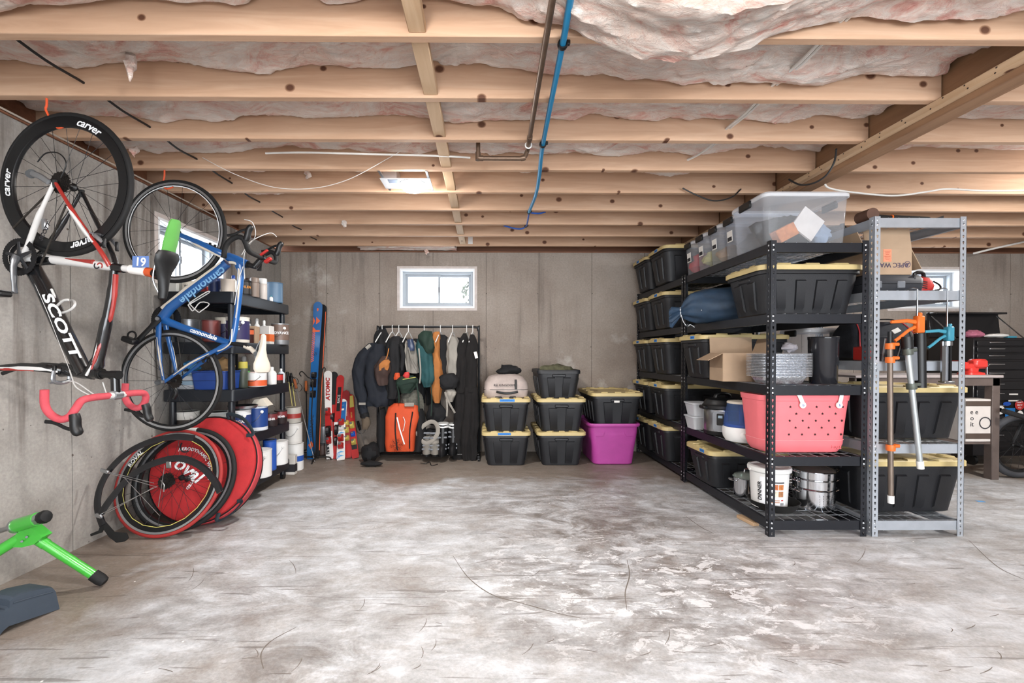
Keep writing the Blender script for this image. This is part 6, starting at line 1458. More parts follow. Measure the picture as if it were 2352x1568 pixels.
o = MB().add([V(p) for p in ((-.07, -.05, 0), (.07, -.05, 0), (.07, .05, 0), (-.07, .05, 0), (-.04, -.04, .05), (.02, -.04, .06), (.02, .04, .06), (-.04, .04, .05))], [(3, 2, 1, 0), (4, 5, 6, 7), (0, 1, 5, 4), (1, 2, 6, 5), (2, 3, 7, 6), (3, 0, 4, 7)]).build('paint_tray', CREAM); o.location = (X(606, 3.7), 3.68, z + .197); tag(o, 'cream paint tray lying on the blue gallon can', 'paint tray')
z = PZ[4]
can('plastic_pail', 'white plastic pail with wire handle on the lowest plastic shelf', 'pail', X(601, 3.55), 3.53, z, .085, .21, WHITE, None, lid=WHITE, bail=True)
can('paint_can', 'tall blue can beside the white pail on the lowest plastic shelf', 'paint can', X(622, 3.74), 3.73, z, .05, .25, lm('#1e4a9e'), lm('#2553ac'), b0=.05, b1=.95)
can('plastic_pail', 'white plastic pail at the far end of the lowest plastic shelf', 'pail', X(641, 3.95), 3.94, z, .08, .2, WHITE, None, lid=WHITE, bail=True)
# standing on the floor beyond the shelf
can('plastic_pail', 'white pail with blue stripe on the floor beside the plastic shelf', 'pail', X(677, 4.42), 4.42, 0, .085, .26, WHITE, lm('#2c59b0'), b0=.35, b1=.55, lid=WHITE)
can('paint_can', 'white gallon can stacked on the striped pail', 'paint can', X(675, 4.42), 4.42, .262, .08, .2, lm('#cfccc8'), lm('#d8d6d2'), lid=STEEL, bail=True)
can('paint_can', 'can with red band stacked on the white gallon can by the shelf', 'paint can', X(674, 4.43), 4.43, .464, .075, .15, lm('#b9b4ac'), lm('#9c3530'), b0=.3, b1=.6)
carton_box('floor_carton', 'black and white carton standing on the floor by the shelf caster', X(672, 4.27), 4.25, 0, .085, .06, .18, lm('#d0ccc6'), 0, None, INK)
# ------------------------------------------------------------------ skis and poles against the back wall
def ski(label, pb, Yb, pt, Yt, wd, m, grp='skis leaning on the back wall', art=None, tip=.16, th=.012, binding=None, tail_m=None):
    B = at(*pb, Yb); B.z = max(B.z, .001); T = at(*pt, Yt); root = thing('ski', label, 'ski', (B.x, B.y, 0), 0, grp)
    ax = T - B; L = ax.length; ax.normalize(); sd = V((1, 0, 0)); sd = (sd - ax * sd.dot(ax)).normalized(); nr = sd.cross(ax).normalized()
    if nr.y > 0: nr = -nr
    rs = []
    n = 34
    for k in range(n + 1):
        f = k / 24 * .94 if k <= 24 else .94 + .06 * math.sin((k - 24) / 10 * math.pi / 2); w_ = wd * (.94 - .16 * math.sin(math.pi * min(1, f * 1.05)) + .12 * f)
        if f > 1 - .55 * wd / L: w_ *= math.sqrt(max(.004, 1 - ((f - 1 + .55 * wd / L) / (.5502 * wd / L)) ** 2))
        if f < .015: w_ *= .85
        cu = tip * max(0, f - .86) ** 2 * L * 3.0; c = B + ax * (L * f) + nr * (cu + .012 * math.sin(math.pi * f))
        t = th * (.6 + .6 * math.sin(math.pi * f))
        rs.append([c + sd * w_ / 2 * x + nr * t * y for x, y in ((-1, 0), (-1, 1), (-.5, 1), (0, 1), (.5, 1), (1, 1), (1, 0))])
    deck = MB().loft(rs, (True, True), False).build('deck', m, root)
    def on(f, s, o=.001): # point on the top sheet
        cu = tip * max(0, f - .86) ** 2 * L * 3.0; return B + ax * (L * f) + sd * s + nr * (cu + .012 * math.sin(math.pi * f) + th * (.6 + .6 * math.sin(math.pi * f)) + o)
    def patch(poly, mm, name='graphic'):
        q = [on(f, s, .0006) for s, f in poly]; return MB().loft([q, [p + nr * .0008 for p in q]], (True, True), False).build(name, mm, deck)
    def band(f0, f1, s0, s1, mm, name='graphic', k=6):
        b = MB(); b.grid(lambda u, v: on(f0 + (f1 - f0) * u, s0 + (s1 - s0) * v, .0012), k, 1); return b.build(name, mm, deck)
    def letter(s, f, size, mm, up=False, sx=1, shear=0, bold=0):
        sg = 1 if nr.cross(ax).dot(sd) > 0 else -1; return text(s, size, mm, deck, Matrix(), sx=sx, shear=shear, bold=bold, ext=.0003, warp=lambda p: on(f + p.x / L, sg * p.y, .0014 + p.z))
    if art: art(patch, band, letter)
    if binding:
        for f, mm, h, l in binding:
            c = on(f, 0, .0); bb = MX(c, sd, ax)
            o = MB().loft([[bb @ V((x, y, z)) for x, y in rrect(wd * .62 * q, l * q2, .01, 2)] for z, q, q2 in ((0, 1, 1), (h * .5, .95, .9), (h, .6, .5))], (True, True), False).build('binding', mm, root)
            MB().box(on(f + .01, 0, h + .004), (wd * .3, .02, l * .3), None, .004).build('binding_lever', STEEL, o)
    return root
SKB = mat('ski_blue', '#1d5f9c', .35, var=.1, coat=.4); SOR = mat('ski_orange', '#e0653e', .4); SRD = mat('ski_red', '#a82524', .35, var=.1, coat=.4); SWH = mat('ski_white', '#dcd9d6', .35, var=.06, coat=.3); SBK = mat('ski_black', '#18181a', .4); SYL = mat('ski_yellow', '#c4b25a', .45)
def art_blue(patch, band, letter):
    patch([(-.008, .958), (.008, .958), (.01, .945), (0, .935), (-.01, .945)], SOR)
    patch([(-.046, .90), (-.046, .845), (-.022, .872)], SOR); patch([(-.012, .90), (-.012, .85), (.034, .872)], SOR); patch([(-.046, .835), (-.046, .80), (-.016, .818)], SOR)
    band(.80, .812, -.045, .035, SOR)
    for k in range(17): patch([(-.047, .60 + .0125 * k), (-.014, .612 + .0125 * k), (-.014, .618 + .0125 * k), (-.047, .606 + .0125 * k)], SOR)
    patch([(0, .11), (.03, .085), (0, .06), (-.03, .085)], SOR); letter('HANNIBAL', .2, .05, INK, sx=1, shear=.2); letter('/S/', .655, .05, INK)
ski('blue alpine touring ski with orange stripes and triangle logo', (714, 1054), 4.86, (732, 694), 5.15, .096, SKB, art=art_blue, binding=[(.47, BLACK, .05, .1), (.40, BLACK, .04, .08), (.52, SBK, .03, .07)])
ski('second touring ski of the blue pair, dark base with orange edge', (725, 1054), 4.885, (742, 700), 5.195, .096, SBK, art=lambda p, b, l: b(.05, .95, .036, .044, SOR, k=14))
def art_atomic(patch, band, letter): letter('ATOMIC', .78, .06, SRD, sx=1.15, bold=.0026, shear=.2); band(.30, .5, -.036, .036, SRD); band(.05, .25, -.036, .0, SBK); letter('7.2 RC', .12, .05, SWH)
ski('white and red carving ski lettered ATOMIC next to the blue skis', (758, 1055), 4.86, (754, 852), 5.17, .086, SWH, art=art_atomic, binding=[(.52, SRD, .05, .09), (.30, SBK, .06, .12), (.2, SRD, .05, .08)])
ski('black backed ski behind the white ATOMIC ski', (766, 1050), 4.92, (768, 854), 5.195, .082, SBK, art=lambda p, b, l: b(.2, .6, -.034, .034, SRD), binding=[(.45, SBK, .05, .1)])
ski('red race ski with black panel behind the small blue ski', (772, 1055), 4.87, (783, 862), 5.17, .08, SRD, art=lambda p, b, l: (b(.55, .85, -.02, .02, SBK), l('RACE', .7, .04, SWH), b(.02, .2, -.035, .035, SRD), b(.38, .42, -.036, .036, SWH)), binding=[(.33, SBK, .05, .12), (.2, SBK, .05, .1)])
def art_kid(patch, band, letter):
    band(.60, .95, -.042, .042, SKB); band(.80, .90, -.02, .02, SWH)
    for k in range(8): patch([(-.04, .05 + .06 * k), (.0, .08 + .06 * k), (.04, .06 + .06 * k), (.0, .055 + .06 * k)], mat('ski_lightblue', '#4f9bd0', .4))
    for k in range(5): patch([(-.042, .02 + .02 * k), (-.01, .045 + .02 * k), (-.01, .053 + .02 * k), (-.042, .03 + .02 * k)], mat('ski_lightblue'))
ski('small blue and white child ski with red bindings', (783, 1060), 4.80, (788, 917), 5.12, .098, SWH, art=art_kid, binding=[(.60, SRD, .05, .07), (.50, SWH, .04, .06), (.34, SRD, .06, .08), (.22, SRD, .05, .07)])
ski('dark red child ski with yellow binding plates, left of its twin', (800, 1052), 4.88, (795, 897), 5.17, .08, mat('ski_darkred', '#8e2a2c', .4), art=lambda p, b, l: (l('LIGHT', .66, .03, SWH), b(.02, .2, -.03, .03, SRD)), binding=[(.50, SYL, .04, .06), (.40, SYL, .05, .07), (.28, SYL, .05, .06)])
ski('red and yellow child ski with dark binding plates beside the jackets', (817, 1052), 4.88, (804, 906), 5.17, .085, SRD, art=lambda p, b, l: (b(.78, .97, -.036, .036, SYL), l('tecno', .66, .03, SYL), b(.02, .12, -.036, .036, SRD), b(.13, .2, -.03, .03, SBK)), binding=[(.50, SYL, .05, .08), (.36, BLUEP, .03, .06), (.24, SYL, .05, .07)])
def pole(label, pt, Yt, pb, Yb, m, r=.0065, grip=BLACK, basket=True, hook=False):
    T, B = at(*pt, Yt), at(*pb, Yb); B.z = max(B.z, .003); root = thing('ski_pole', label, 'ski pole', (B.x, B.y, 0), 0, 'ski poles'); d = (B - T).normalized()
    MB().cyl(T, B, r, r * .6, 8).build('shaft', m, root); MB().tube([T - d * .005, T + d * .06, T + d * .11], [.014, .015, .013], 10).build('grip', grip, root)
    MB().torus(T + d * .02 + V((.03, 0, -.07)), (0, 1, 0), .05, .004, 18, 5, sq=(.4, 2)).build('wrist_strap', BLACK, root)
    if basket: MB().torus(B - d * .06, d, .028, .005, 18, 6).build('basket', BLACK, root)
YP = mat('pole_yellow', '#c3b76a', .4)
pole('left pale yellow ski pole beside the plastic shelf', (660, 855), 5.05, (688, 1050), 4.9, YP); pole('right pale yellow ski pole beside the plastic shelf', (668, 858), 5.08, (696, 1052), 4.88, YP)
pole('grey ski pole with cork grip crossing the blue ski', (676, 872), 5.05, (723, 1061), 4.72, mat('pole_grey', '#8d8a88', .35, .6), grip=mat('cork', '#a9603a', .8)); pole('dark ski pole with orange grip left of the blue skis', (703, 876), 5.1, (706, 1052), 4.9, SBK, grip=mat('grip_orange', '#b5602c', .7))
pole('dark ski pole behind the yellow poles', (664, 865), 5.15, (700, 1050), 5.0, mat('pole_grey'), grip=SBK); pole('grey ski pole leaning beside the navy jacket', (822, 968), 5.12, (842, 1040), 4.95, mat('pole_grey'), grip=SBK, basket=False)
def iron():
    IR = mat('wrought_iron', '#26221f', .6, .4); c = atz(727, 1056, 0); root = thing('iron_stand', 'black wrought iron garden hook stand with scroll feet', 'iron stand', (c.x, c.y, 0), 0)
    q = lambda px, py, Y=c.y: at(px, py, Y)
    MB().tube(smooth_path([q(722, 1046), q(716, 960), q(718, 880), q(706, 865), q(694, 853), q(688, 858), q(692, 864)], 5), .006, 7).build('hook_rod', IR, root); MB().tube(smooth_path([q(724, 1046), q(733, 940), q(738, 870), q(742, 846), q(747, 846), q(746, 853)], 5), .006, 7).build('hook_rod', IR, root)
    for px, s in ((690, -1), (760, 1)): MB().tube(smooth_path([V((c.x, c.y, .03)), q((727 + px) / 2, 1049), q(px - s * 3, 1050), q(px, 1056), q(px - s * 5, 1059), q(px - s * 7, 1055)], 5), .008, 7).build('scroll_foot', IR, root)
    MB().tube(smooth_path([V((c.x, c.y, .03)), V((c.x + .02, c.y - .15, .03)), V((c.x + .03, c.y - .2, .012))], 4), .008, 7).build('scroll_foot', IR, root)
iron()
can('paint_can', 'brown quart can on the floor between the skis', 'paint can', X(741, 5.05), 5.06, 0, .06, .13, lm('#3a2c28'), lm('#55403a'), txt='Coulibre' if False else None, grp=None); can('paint_can', 'grey gallon can behind the skis', 'paint can', X(743, 5.1), 5.12, .132, .075, .19, SILV, None, grp=None)
# ------------------------------------------------------------------ clothes rack
YR = 4.94
def rack():
    RM = mat('rack_black', '#141416', .35, .3); l, r, t = X(868, YR), X(1100, YR), 1.126 + 64 / 1030 * YR; root = thing('clothes_rack', 'black metal clothes rack standing below the basement window', 'clothes rack', ((l + r) / 2, YR, 0), 0)
    MB().tube(smooth_path([(l, YR, .06), (l, YR, t - .1), (l + .012, YR, t - .035), (l + .06, YR, t), ((l + r) / 2, YR, t), (r - .06, YR, t), (r - .012, YR, t - .035), (r, YR, t - .1), (r, YR, .06)], 5), .0125, 10).build('frame_tube', RM, root)
    for x in (l, r):
        MB().cyl((x, YR - .22, .05), (x, YR + .2, .05), .0125, None, 10).build('foot_bar', RM, root)
        for y in (YR - .2, YR + .18): MB().cyl((x - .01, y, .02), (x + .01, y, .02), .02, None, 12).build('caster', BLACK, root)
    for k in range(6): MB().cyl((l, YR - .15 + k * .06, .062), (r, YR - .15 + k * .06, .062), .005, None, 6).build('shelf_wire', RM, root)
    return t
ZR = rack()
def hanger(label, px, dy=0, m=None):
    x = X(px, YR); root = thing('clothes_hanger', label, 'hanger', (x, YR, ZR), 0, 'hangers on the clothes rack'); m = m or WHITE
    MB().tube(smooth_path([V((x, YR + .018, ZR - .004)), V((x, YR + .014, ZR + .016)), V((x, YR - .006, ZR + .021)), V((x, YR - .017, ZR + .005)), V((x, YR - .012, ZR - .03)), V((x, YR - .008, ZR - .06))], 4), .004, 6).build('hook', m, root)
    MB().tube(smooth_path([V((x - .035, YR - .17, ZR - .17)), V((x - .008, YR - .06, ZR - .075)), V((x, YR - .008, ZR - .058)), V((x + .008, YR + .05, ZR - .075)), V((x + .035, YR + .16, ZR - .17))], 4), .006, 6).build('shoulder_bar', m, root)
def cloth(name, label, cat, pts, m, Y=None, fold=.12, nf=7, seed=0, grp='clothes and packs on the rack', parent=None, dep=.8, n=30, wob=.012):
    """pts: (px centre, py, half width px, y offset); a draped, folded body"""
    Y = Y or YR; rs = []; ys_ = [p[1] for p in pts]
    P = smooth_path([V((p[0], p[1], p[2])) for p in pts], 7); n = n + 14
    for i, q in enumerate(P):
        f = i / (len(P) - 1); c = at(q.x, q.y, Y); hw = q.z * Y / 1030; ring = []
        for k in range(n):
            a = 2 * math.pi * k / n; r = 1 + fold * (.3 + .7 * f) * math.sin(nf * a + seed + 2 * f) + .2 * noise.noise(V((math.cos(a) * 1.5 + seed, math.sin(a) * 1.5, f * 4))) + .22 * (noise.ridged_multi_fractal(V((math.cos(a) * 1.8 + seed, math.sin(a) * 1.8, f * 7 + a * .4)), 1, 2, 3, 1, 2) * .35 - .3)
            ring.append(c + V((hw * r * math.cos(a), hw * dep * r * math.sin(a), 0)))
        rs.append(ring)
    b = MB().loft(rs).wob(wob, 13, seed)
    if parent is not None: return b.build(name, m, parent)
    o = b.build(name, m); return tag(o, label, cat, grp)
def garment(name, label, cat, Y, x0=None): return thing(name, label, cat, (X(x0, Y), Y, 0), 0, 'clothes and packs on the rack')
NAVY = mat('jacket_navy', '#121721', .85, var=.25, bump=.2); JBLK = mat('jacket_black', '#0f0f12', .85, var=.3, bump=.25); JDK = mat('fleece_dark', '#131010', .95, var=.35, bump=.4); TEALC = mat('pack_teal', '#1a4649', .8, var=.25, bump=.2); GRNC = mat('pack_green', '#152b21', .8, var=.25); GRYC = mat('pack_grey', '#8f8a82', .85, var=.2, bump=.2); TANC = mat('cloth_ochre', '#a86a35', .85, var=.2); BRNC = mat('cloth_brownpack', '#3b2a25', .85, var=.2); ORC = mat('pack_orange', '#c24820', .75, var=.12, bump=.2); SHINY = mat('lining_sheen', '#3a4560', .3, var=.3)
for k, px in enumerate((879, 902, 917, 939, 975, 1012, 1040, 1072, 1086)): hanger(['white hanger under the hooded jacket at the left end of the rack', 'white hanger second from the left on the rack', 'white hanger above the black pack', 'white hanger above the grey straps', 'white hanger holding the teal backpack', 'white hanger above the ochre jacket', 'white hanger holding the grey vest', 'white hanger holding the left black overalls', 'white hanger at the right end of the rack'][k], px)
g = garment('jacket', 'navy winter jacket with grey shoulder hanging at the left end of the rack', 'jacket', YR - .1, 850)
cloth('body', '', '', [(866, 790, 14, 0), (862, 815, 24, 0), (864, 860, 26, 0), (868, 910, 27, 0), (866, 932, 25, 0)], NAVY, YR - .08, .1, 6, 1, parent=g)
cloth('sleeve', '', '', [(856, 788, 9, 0), (838, 812, 15, 0), (823, 850, 13, 0), (828, 900, 12, 0), (836, 950, 11, 0)], NAVY, YR - .13, .06, 5, 2, parent=g, n=20)
cloth('cuff', '', '', [(836, 946, 11, 0), (839, 960, 10, 0)], JBLK, YR - .13, .03, 5, 2, parent=g, n=18); MB().box(at(832, 927, YR - .20), (.07, .008, .025)).build('reflective_band', GRYC, g); MB().tube([at(851, 792, YR - .17), at(841, 800, YR - .19)], .018, 8, sq=(.4, 1)).build('shoulder_patch', GRYC, g)
cloth('work_glove', 'brown work glove hanging out of the navy jacket sleeve', 'glove', [(839, 958, 8, 0), (840, 975, 9, 0), (838, 986, 6, 0)], mat('glove_brown', '#5f5244', .9), YR - .13, .05, 5, 3, n=16)
cloth('jacket', 'black hooded jacket with shiny hood behind the navy jacket', 'jacket', [(880, 752, 6, 0), (876, 766, 14, 0), (880, 800, 20, 0), (888, 860, 22, 0), (890, 930, 20, 0)], JBLK, YR + .02, .12, 6, 4); 
g = garment('shoulder_bag', 'ochre and brown shoulder bag hanging on the rack', 'bag', YR - .2, 880)
cloth('bag_body', '', '', [(886, 818, 6, 0), (880, 835, 16, 0), (877, 862, 16, 0), (878, 884, 11, 0)], BRNC, YR - .2, .08, 5, 5, parent=g); cloth('flap', '', '', [(888, 824, 5, 0), (884, 834, 11, 0), (880, 850, 11, 0)], TANC, YR - .245, .06, 5, 6, parent=g, dep=.5); MB().tube(smooth_path([at(893, 800, YR - .2), at(890, 815, YR - .22), at(886, 825, YR - .23)]), .006, 6).build('strap', TANC, g)
g = garment('backpack', 'black backpack with orange pocket on the rack', 'backpack', YR - .12, 908)
cloth('pack_body', '', '', [(910, 772, 8, 0), (906, 790, 17, 0), (906, 840, 18, 0), (904, 890, 16, 0), (902, 915, 12, 0)], JBLK, YR - .12, .1, 7, 7, parent=g); cloth('pocket', '', '', [(912, 856, 5, 0), (913, 865, 8, 0), (911, 873, 5, 0)], ORC, YR - .2, .05, 5, 8, parent=g, n=16); cloth('strap', '', '', [(920, 790, 4, 0), (926, 815, 5, 0), (922, 850, 4, 0)], JBLK, YR - .22, .05, 5, 9, parent=g, n=12)
g = garment('harness_pack', 'grey strapped harness pack in the middle left of the rack', 'pack', YR - .06, 944)
cloth('pack_body', '', '', [(942, 782, 9, 0), (945, 795, 14, 0), (948, 825, 15, 0), (950, 856, 12, 0)], GRYC, YR - .06, .12, 6, 10, parent=g); cloth('pouch', '', '', [(942, 780, 7, 0), (944, 795, 7, 0), (945, 806, 5, 0)], SHINY, YR - .16, .05, 5, 11, parent=g, n=16)
for p0, p1 in (((932, 790), (935, 850)), ((938, 798), (958, 842)), ((926, 800), (924, 850))): MB().tube(smooth_path([at(*p0, YR - .18), at((p0[0] + p1[0]) / 2 - 3, (p0[1] + p1[1]) / 2, YR - .2), at(*p1, YR - .17)]), .008, 6, sq=(.4, 1)).build('strap', GRYC, g)
g = garment('waist_pack', 'dark green waist pack with red tip hanging low on the rack', 'waist pack', YR - .22, 938)
cloth('pack_body', '', '', [(938, 862, 10, 0), (936, 872, 25, 0), (934, 888, 22, 0), (932, 903, 10, 0)], GRNC, YR - .22, .06, 5, 12, parent=g, dep=.45); cloth('red_pouch', '', '', [(934, 854, 4, 0), (933, 862, 7, 0), (934, 868, 4, 0)], mat('pouch_red', '#c03634', .7), YR - .25, .04, 4, 13, parent=g, n=14); MB().tube([at(925, 871, YR - .335), at(955, 866, YR - .335)], .004, 6).build('zip', mat('zip_yellow', '#b4b05a', .6), g)
for p0, p1 in (((912, 885), (916, 925)), ((957, 880), (962, 945))): MB().tube(smooth_path([at(*p0, YR - .26), at((p0[0] + p1[0]) / 2 + 2, (p0[1] + p1[1]) / 2, YR - .27), at(*p1, YR - .26)]), .009, 6, sq=(.3, 1)).build('strap', GRNC, g)
cloth('grey_fleece', 'mottled grey fleece hanging behind the orange ski pack', 'fleece', [(945, 895, 15, 0), (945, 915, 24, 0), (948, 945, 22, 0), (950, 965, 16, 0)], mat('fleece_mottled', '#5b5a52', .95, var=.5, scale=30), YR - .1, .12, 6, 14)
g = garment('backpack', 'teal and dark green backpack in the middle of the rack', 'backpack', YR - .16, 975)
cloth('pack_body', '', '', [(976, 766, 9, 0), (974, 785, 17, 0), (977, 830, 17, 0), (980, 870, 15, 0), (981, 889, 8, 0)], TEALC, YR - .16, .1, 6, 15, parent=g); cloth('top_lid', '', '', [(982, 760, 8, 0), (978, 772, 17, 0), (984, 800, 15, 0), (986, 812, 8, 0)], GRNC, YR - .2, .07, 5, 16, parent=g)
MB().tube(smooth_path([at(962, 800, YR - .27), at(966, 850, YR - .27), at(964, 880, YR - .25)]), .008, 6, sq=(.3, 1)).build('strap', GRYC, g); MB().tube(smooth_path([at(990, 880, YR - .25), at(992, 920, YR - .22), at(990, 955, YR - .2)]), .006, 6, sq=(.3, 1)).build('strap', GRNC, g)
cloth('jacket', 'ochre orange jacket hanging right of the teal backpack', 'jacket', [(1003, 762, 6, 0), (1000, 775, 11, 0), (1000, 810, 10, 0), (1004, 860, 13, 0), (1001, 900, 12, 0), (1003, 925, 5, 0)], TANC, YR - .06, .12, 5, 17)
cloth('jacket', 'dark navy jacket with lavender trim behind the ochre jacket', 'jacket', [(1016, 768, 5, 0), (1018, 782, 12, 0), (1018, 830, 13, 0), (1018, 880, 12, 0)], JBLK, YR + .0, .12, 6, 18)
cloth('vest', 'light grey vest with wide straps on the rack', 'vest', [(1039, 772, 6, 0), (1040, 786, 13, 0), (1040, 825, 14, 0), (1040, 862, 12, 0)], GRYC, YR - .08, .12, 6, 19)
cloth('waist_pack', 'black waist pack hanging below the grey vest', 'waist pack', [(1030, 858, 12, 0), (1032, 868, 22, 0), (1032, 885, 20, 0), (1030, 894, 10, 0)], JBLK, YR - .18, .06, 5, 20, dep=.5)
cloth('grey_pouch', 'grey pouch with dangling straps below the black waist pack', 'pouch', [(1034, 890, 8, 0), (1034, 905, 13, 0), (1032, 922, 8, 0)], GRYC, YR - .14, .06, 5, 21)
g = garment('belt', 'long grey webbing belt dangling below the grey pouch', 'belt', YR - .22, 1032); MB().tube(smooth_path([at(1022, 900, YR - .22), at(1032, 925, YR - .23), at(1045, 948, YR - .22)]), .012, 6, sq=(.25, 1)).build('webbing', GRYC, g); MB().tube(smooth_path([at(1026, 915, YR - .22), at(1027, 940, YR - .23), at(1026, 956, YR - .22)]), .010, 6, sq=(.25, 1)).build('webbing', GRYC, g)
for k, (pxs, lb) in enumerate((((1064, 765), 'left pair of black fleece overalls hanging to the floor'), ((1085, 768), 'right pair of black fleece overalls with white tag'))):
    g = garment('overalls', lb, 'overalls', YR - .1, pxs[0]); x0 = pxs[0]
    cloth('bib', '', '', [(x0 + (4 if k == 0 else 0), pxs[1], 4, 0), (x0, 790, 12, 0), (x0 - 1, 830, 13, 0), (x0 - 3, 900, 14, 0)], JDK, YR - .1 - .03 * k, .1, 6, 22 + k, parent=g)
    for s in (-1, 1): cloth('trouser_leg', '', '', [(x0 - 3 + s * 5, 890, 9, 0), (x0 - 5 + s * 7 - k * -2, 950, 9.5, 0), (x0 - 6 + s * 8, 1010, 10, 0), (x0 - 6 + s * 8, 1055, 9, 0)], JDK, YR - .1 - .05 * k, .12, 5, 24 + k * 3 + s, parent=g, n=22)
    if k: MB().box(at(1093, 815, YR - .22), (.03, .003, .07), Matrix.Rotation(R(-14), 3, 'Y')).build('paper_tag', PAPER, g)
for k, (px_, y0_, y1_, hw_, dy_, lb) in enumerate(((925, 775, 905, 15, .1, 'charcoal jacket at the back of the rack behind the grey straps'), (960, 778, 925, 16, .12, 'black raincoat at the back of the rack behind the teal backpack'), (995, 775, 930, 14, .13, 'dark coat at the back of the rack behind the ochre jacket'), (1050, 775, 940, 15, .12, 'dark coat at the back of the rack beside the grey vest'), (890, 790, 930, 15, .13, 'dark coat at the back of the rack behind the shoulder bag'))):
    cloth('coat', lb, 'coat', [(px_, y0_, 5, 0), (px_, y0_ + 14, hw_, 0), (px_ + 2, (y0_ + y1_) / 2, hw_ + 2, 0), (px_, y1_, hw_, 0)], JBLK, YR + dy_, .12, 6, 60 + k)
cloth('dark_duffel', 'black soft bag on the rack bottom behind the ski boots', 'bag', [(1000, 985, 18, 0), (1000, 1000, 34, 0), (1000, 1025, 36, 0), (1000, 1038, 30, 0)], JBLK, YR + .06, .06, 5, 71, dep=.35)
cloth('helmet_bag', 'black helmet bag hanging behind the grey pouch', 'bag', [(1000, 925, 8, 0), (1003, 940, 20, 0), (1002, 960, 22, 0), (998, 975, 12, 0)], JBLK, YR + .02, .06, 5, 72, dep=.6)
# orange ski pack standing on the rack's wire shelf
def skipack():
    Y = YR - .13; z = .068; root = thing('ski_backpack', 'orange backpack with snowflake print standing on the bottom of the rack', 'backpack', (X(925, Y), Y, z), 0)
    q = lambda px, py, o=0: at(px, py, Y - .1 - o)
    b = MB(); rs = []
    for py, l, r, d in ((1034, 887, 952, .1), (1015, 886, 953, .12), (985, 888, 956, .12), (955, 887, 964, .11), (935, 893, 962, .09), (926, 905, 955, .06)):
        a, c = at(l, py, Y - .05), at(r, py, Y - .05); m_ = (a + c) / 2; hw = (c.x - a.x) / 2; rs.append([V((m_.x + x, Y - .02 + yy, m_.z)) for x, yy in rrect(hw * 2, d * 2, min(.05, d * .8), 4)])
    b.loft(rs).wob(.008, 12, 5).build('pack_body', ORC, root)
    for s, px in ((-1, 878), (1, 966)):
        rs = []
        for py, w_ in ((1034, 9), (1000, 13), (960, 11), (938, 5)): c = at(px - (4 if s > 0 and py > 1000 else 0), py, Y); rs.append([V((c.x + w_ * Y / 1030 * x, Y + .09 * yy, c.z)) for x, yy in circ(1, 14)])
        MB().loft(rs).wob(.006, 14, 6).build('side_pocket', JBLK, root)
    for a, c in (((909, 948), (913, 1034)), ((948, 945), (941, 1030))): MB().tube(smooth_path([q(a[0], a[1], .04), q((a[0] + c[0]) / 2 - 3, (a[1] + c[1]) / 2, .05), q(c[0], c[1], .045)]), .007, 6).build('zip', BLACK, root)
    MB().tube([q(912, 958, .055), q(918, 985, .055), q(929, 1020, .055)], .008, 6, sq=(.3, 1)).build('white_zip', WHITE, root); MB().tube(smooth_path([q(926, 957, .055), q(930, 968, .055), q(927, 985, .055), q(925, 990, .055)]), .0035, 6).build('cord', WHITE, root); MB().box(q(940, 929, .03), (.1, .01, .04), None, .004).build('top_patch', GRYC, root)
    b = MB()
    for k in range(6):
        a = R(60 * k + 10); c = q(911, 1022, .047); d = V((math.cos(a), 0, math.sin(a))); b.tube([c, c + d * .075], .0032, 4, sq=(1, .3))
        for f in (.35, .6):
            for s in (-1, 1): e = V((math.cos(a + s * .8), 0, math.sin(a + s * .8))); b.tube([c + d * .075 * f, c + d * .075 * f + e * .028], .0028, 4, sq=(1, .3))
    b.build('snowflake_print', INK, root)
skipack()
def boot(label, px, Y, z, m, h=.3, trim=GRYC, rz=0, L=.28, name='ski_boot'):
    root = thing(name, label, 'boot', (X(px, Y), Y, z), R(rz), 'boots at the clothes rack')
    MB().loft([[V((x * w_ + 0, y * l / 1 + oy, zz)) for x, y in circ(1, 16)] for zz, w_, l, oy in ((0, .045, L / 2, 0), (.03, .05, L / 2, 0), (.08, .05, L * .42, .015), (.12, .048, L * .28, .05), (.2, .055, .075, .06), (h, .06, .08, .07))], (True, True), True).build('shell', m, root, world=False)
    MB().loft([[V((x * w_, y * l + oy, zz)) for x, y in circ(1, 16)] for zz, w_, l, oy in ((h - .03, .062, .082, .07), (h + .015, .058, .078, .07), (h + .012, .045, .06, .07))], (False, True), True).build('liner', trim, root, world=False)
    for zz, yy in ((.07, -.07), (.1, -.03), (.18, -.018), (.23, -.012)): MB().box((0, yy + .01, zz), (.1, .012, .02), Matrix.Rotation(R(-20), 3, 'X'), .004).build('buckle', GREYP, root, world=False)
    MB().loft([[V((x * .05, y * (L / 2 + .005), zz)) for x, y in circ(1, 16)] for zz in (-.0, .02)], (True, True), False).build('sole', BLACK, root, world=False)
boot('black ski boot with white print standing on the rack bottom', 1016, YR - .16, .068, SBK, .31, WHITE); boot('second black ski boot half hidden by the overalls', 1040, YR - .12, .068, SBK, .3, WHITE)
boot('grey small boot on the rack bottom beside the ski boot', 981, YR - .18, .068, mat('boot_grey', '#77736c', .8), .13, GRYC, 0, .2, 'winter_boot'); boot('second grey small boot on the rack bottom', 998, YR - .19, .068, mat('boot_grey'), .15, GRYC, 10, .2, 'winter_boot')
g = garment('webbing_belt', 'wide grey padded belt hanging in a loop beside the orange pack', 'belt', YR - .2, 980); MB().tube(smooth_path([at(*p, YR - .2) for p in ((962, 990), (972, 978), (990, 968), (1003, 975), (1005, 995), (992, 1012), (978, 1018), (965, 1008), (960, 995), (962, 990))], 4), .022, 8, sq=(.35, 1)).build('padding', GRYC, g)
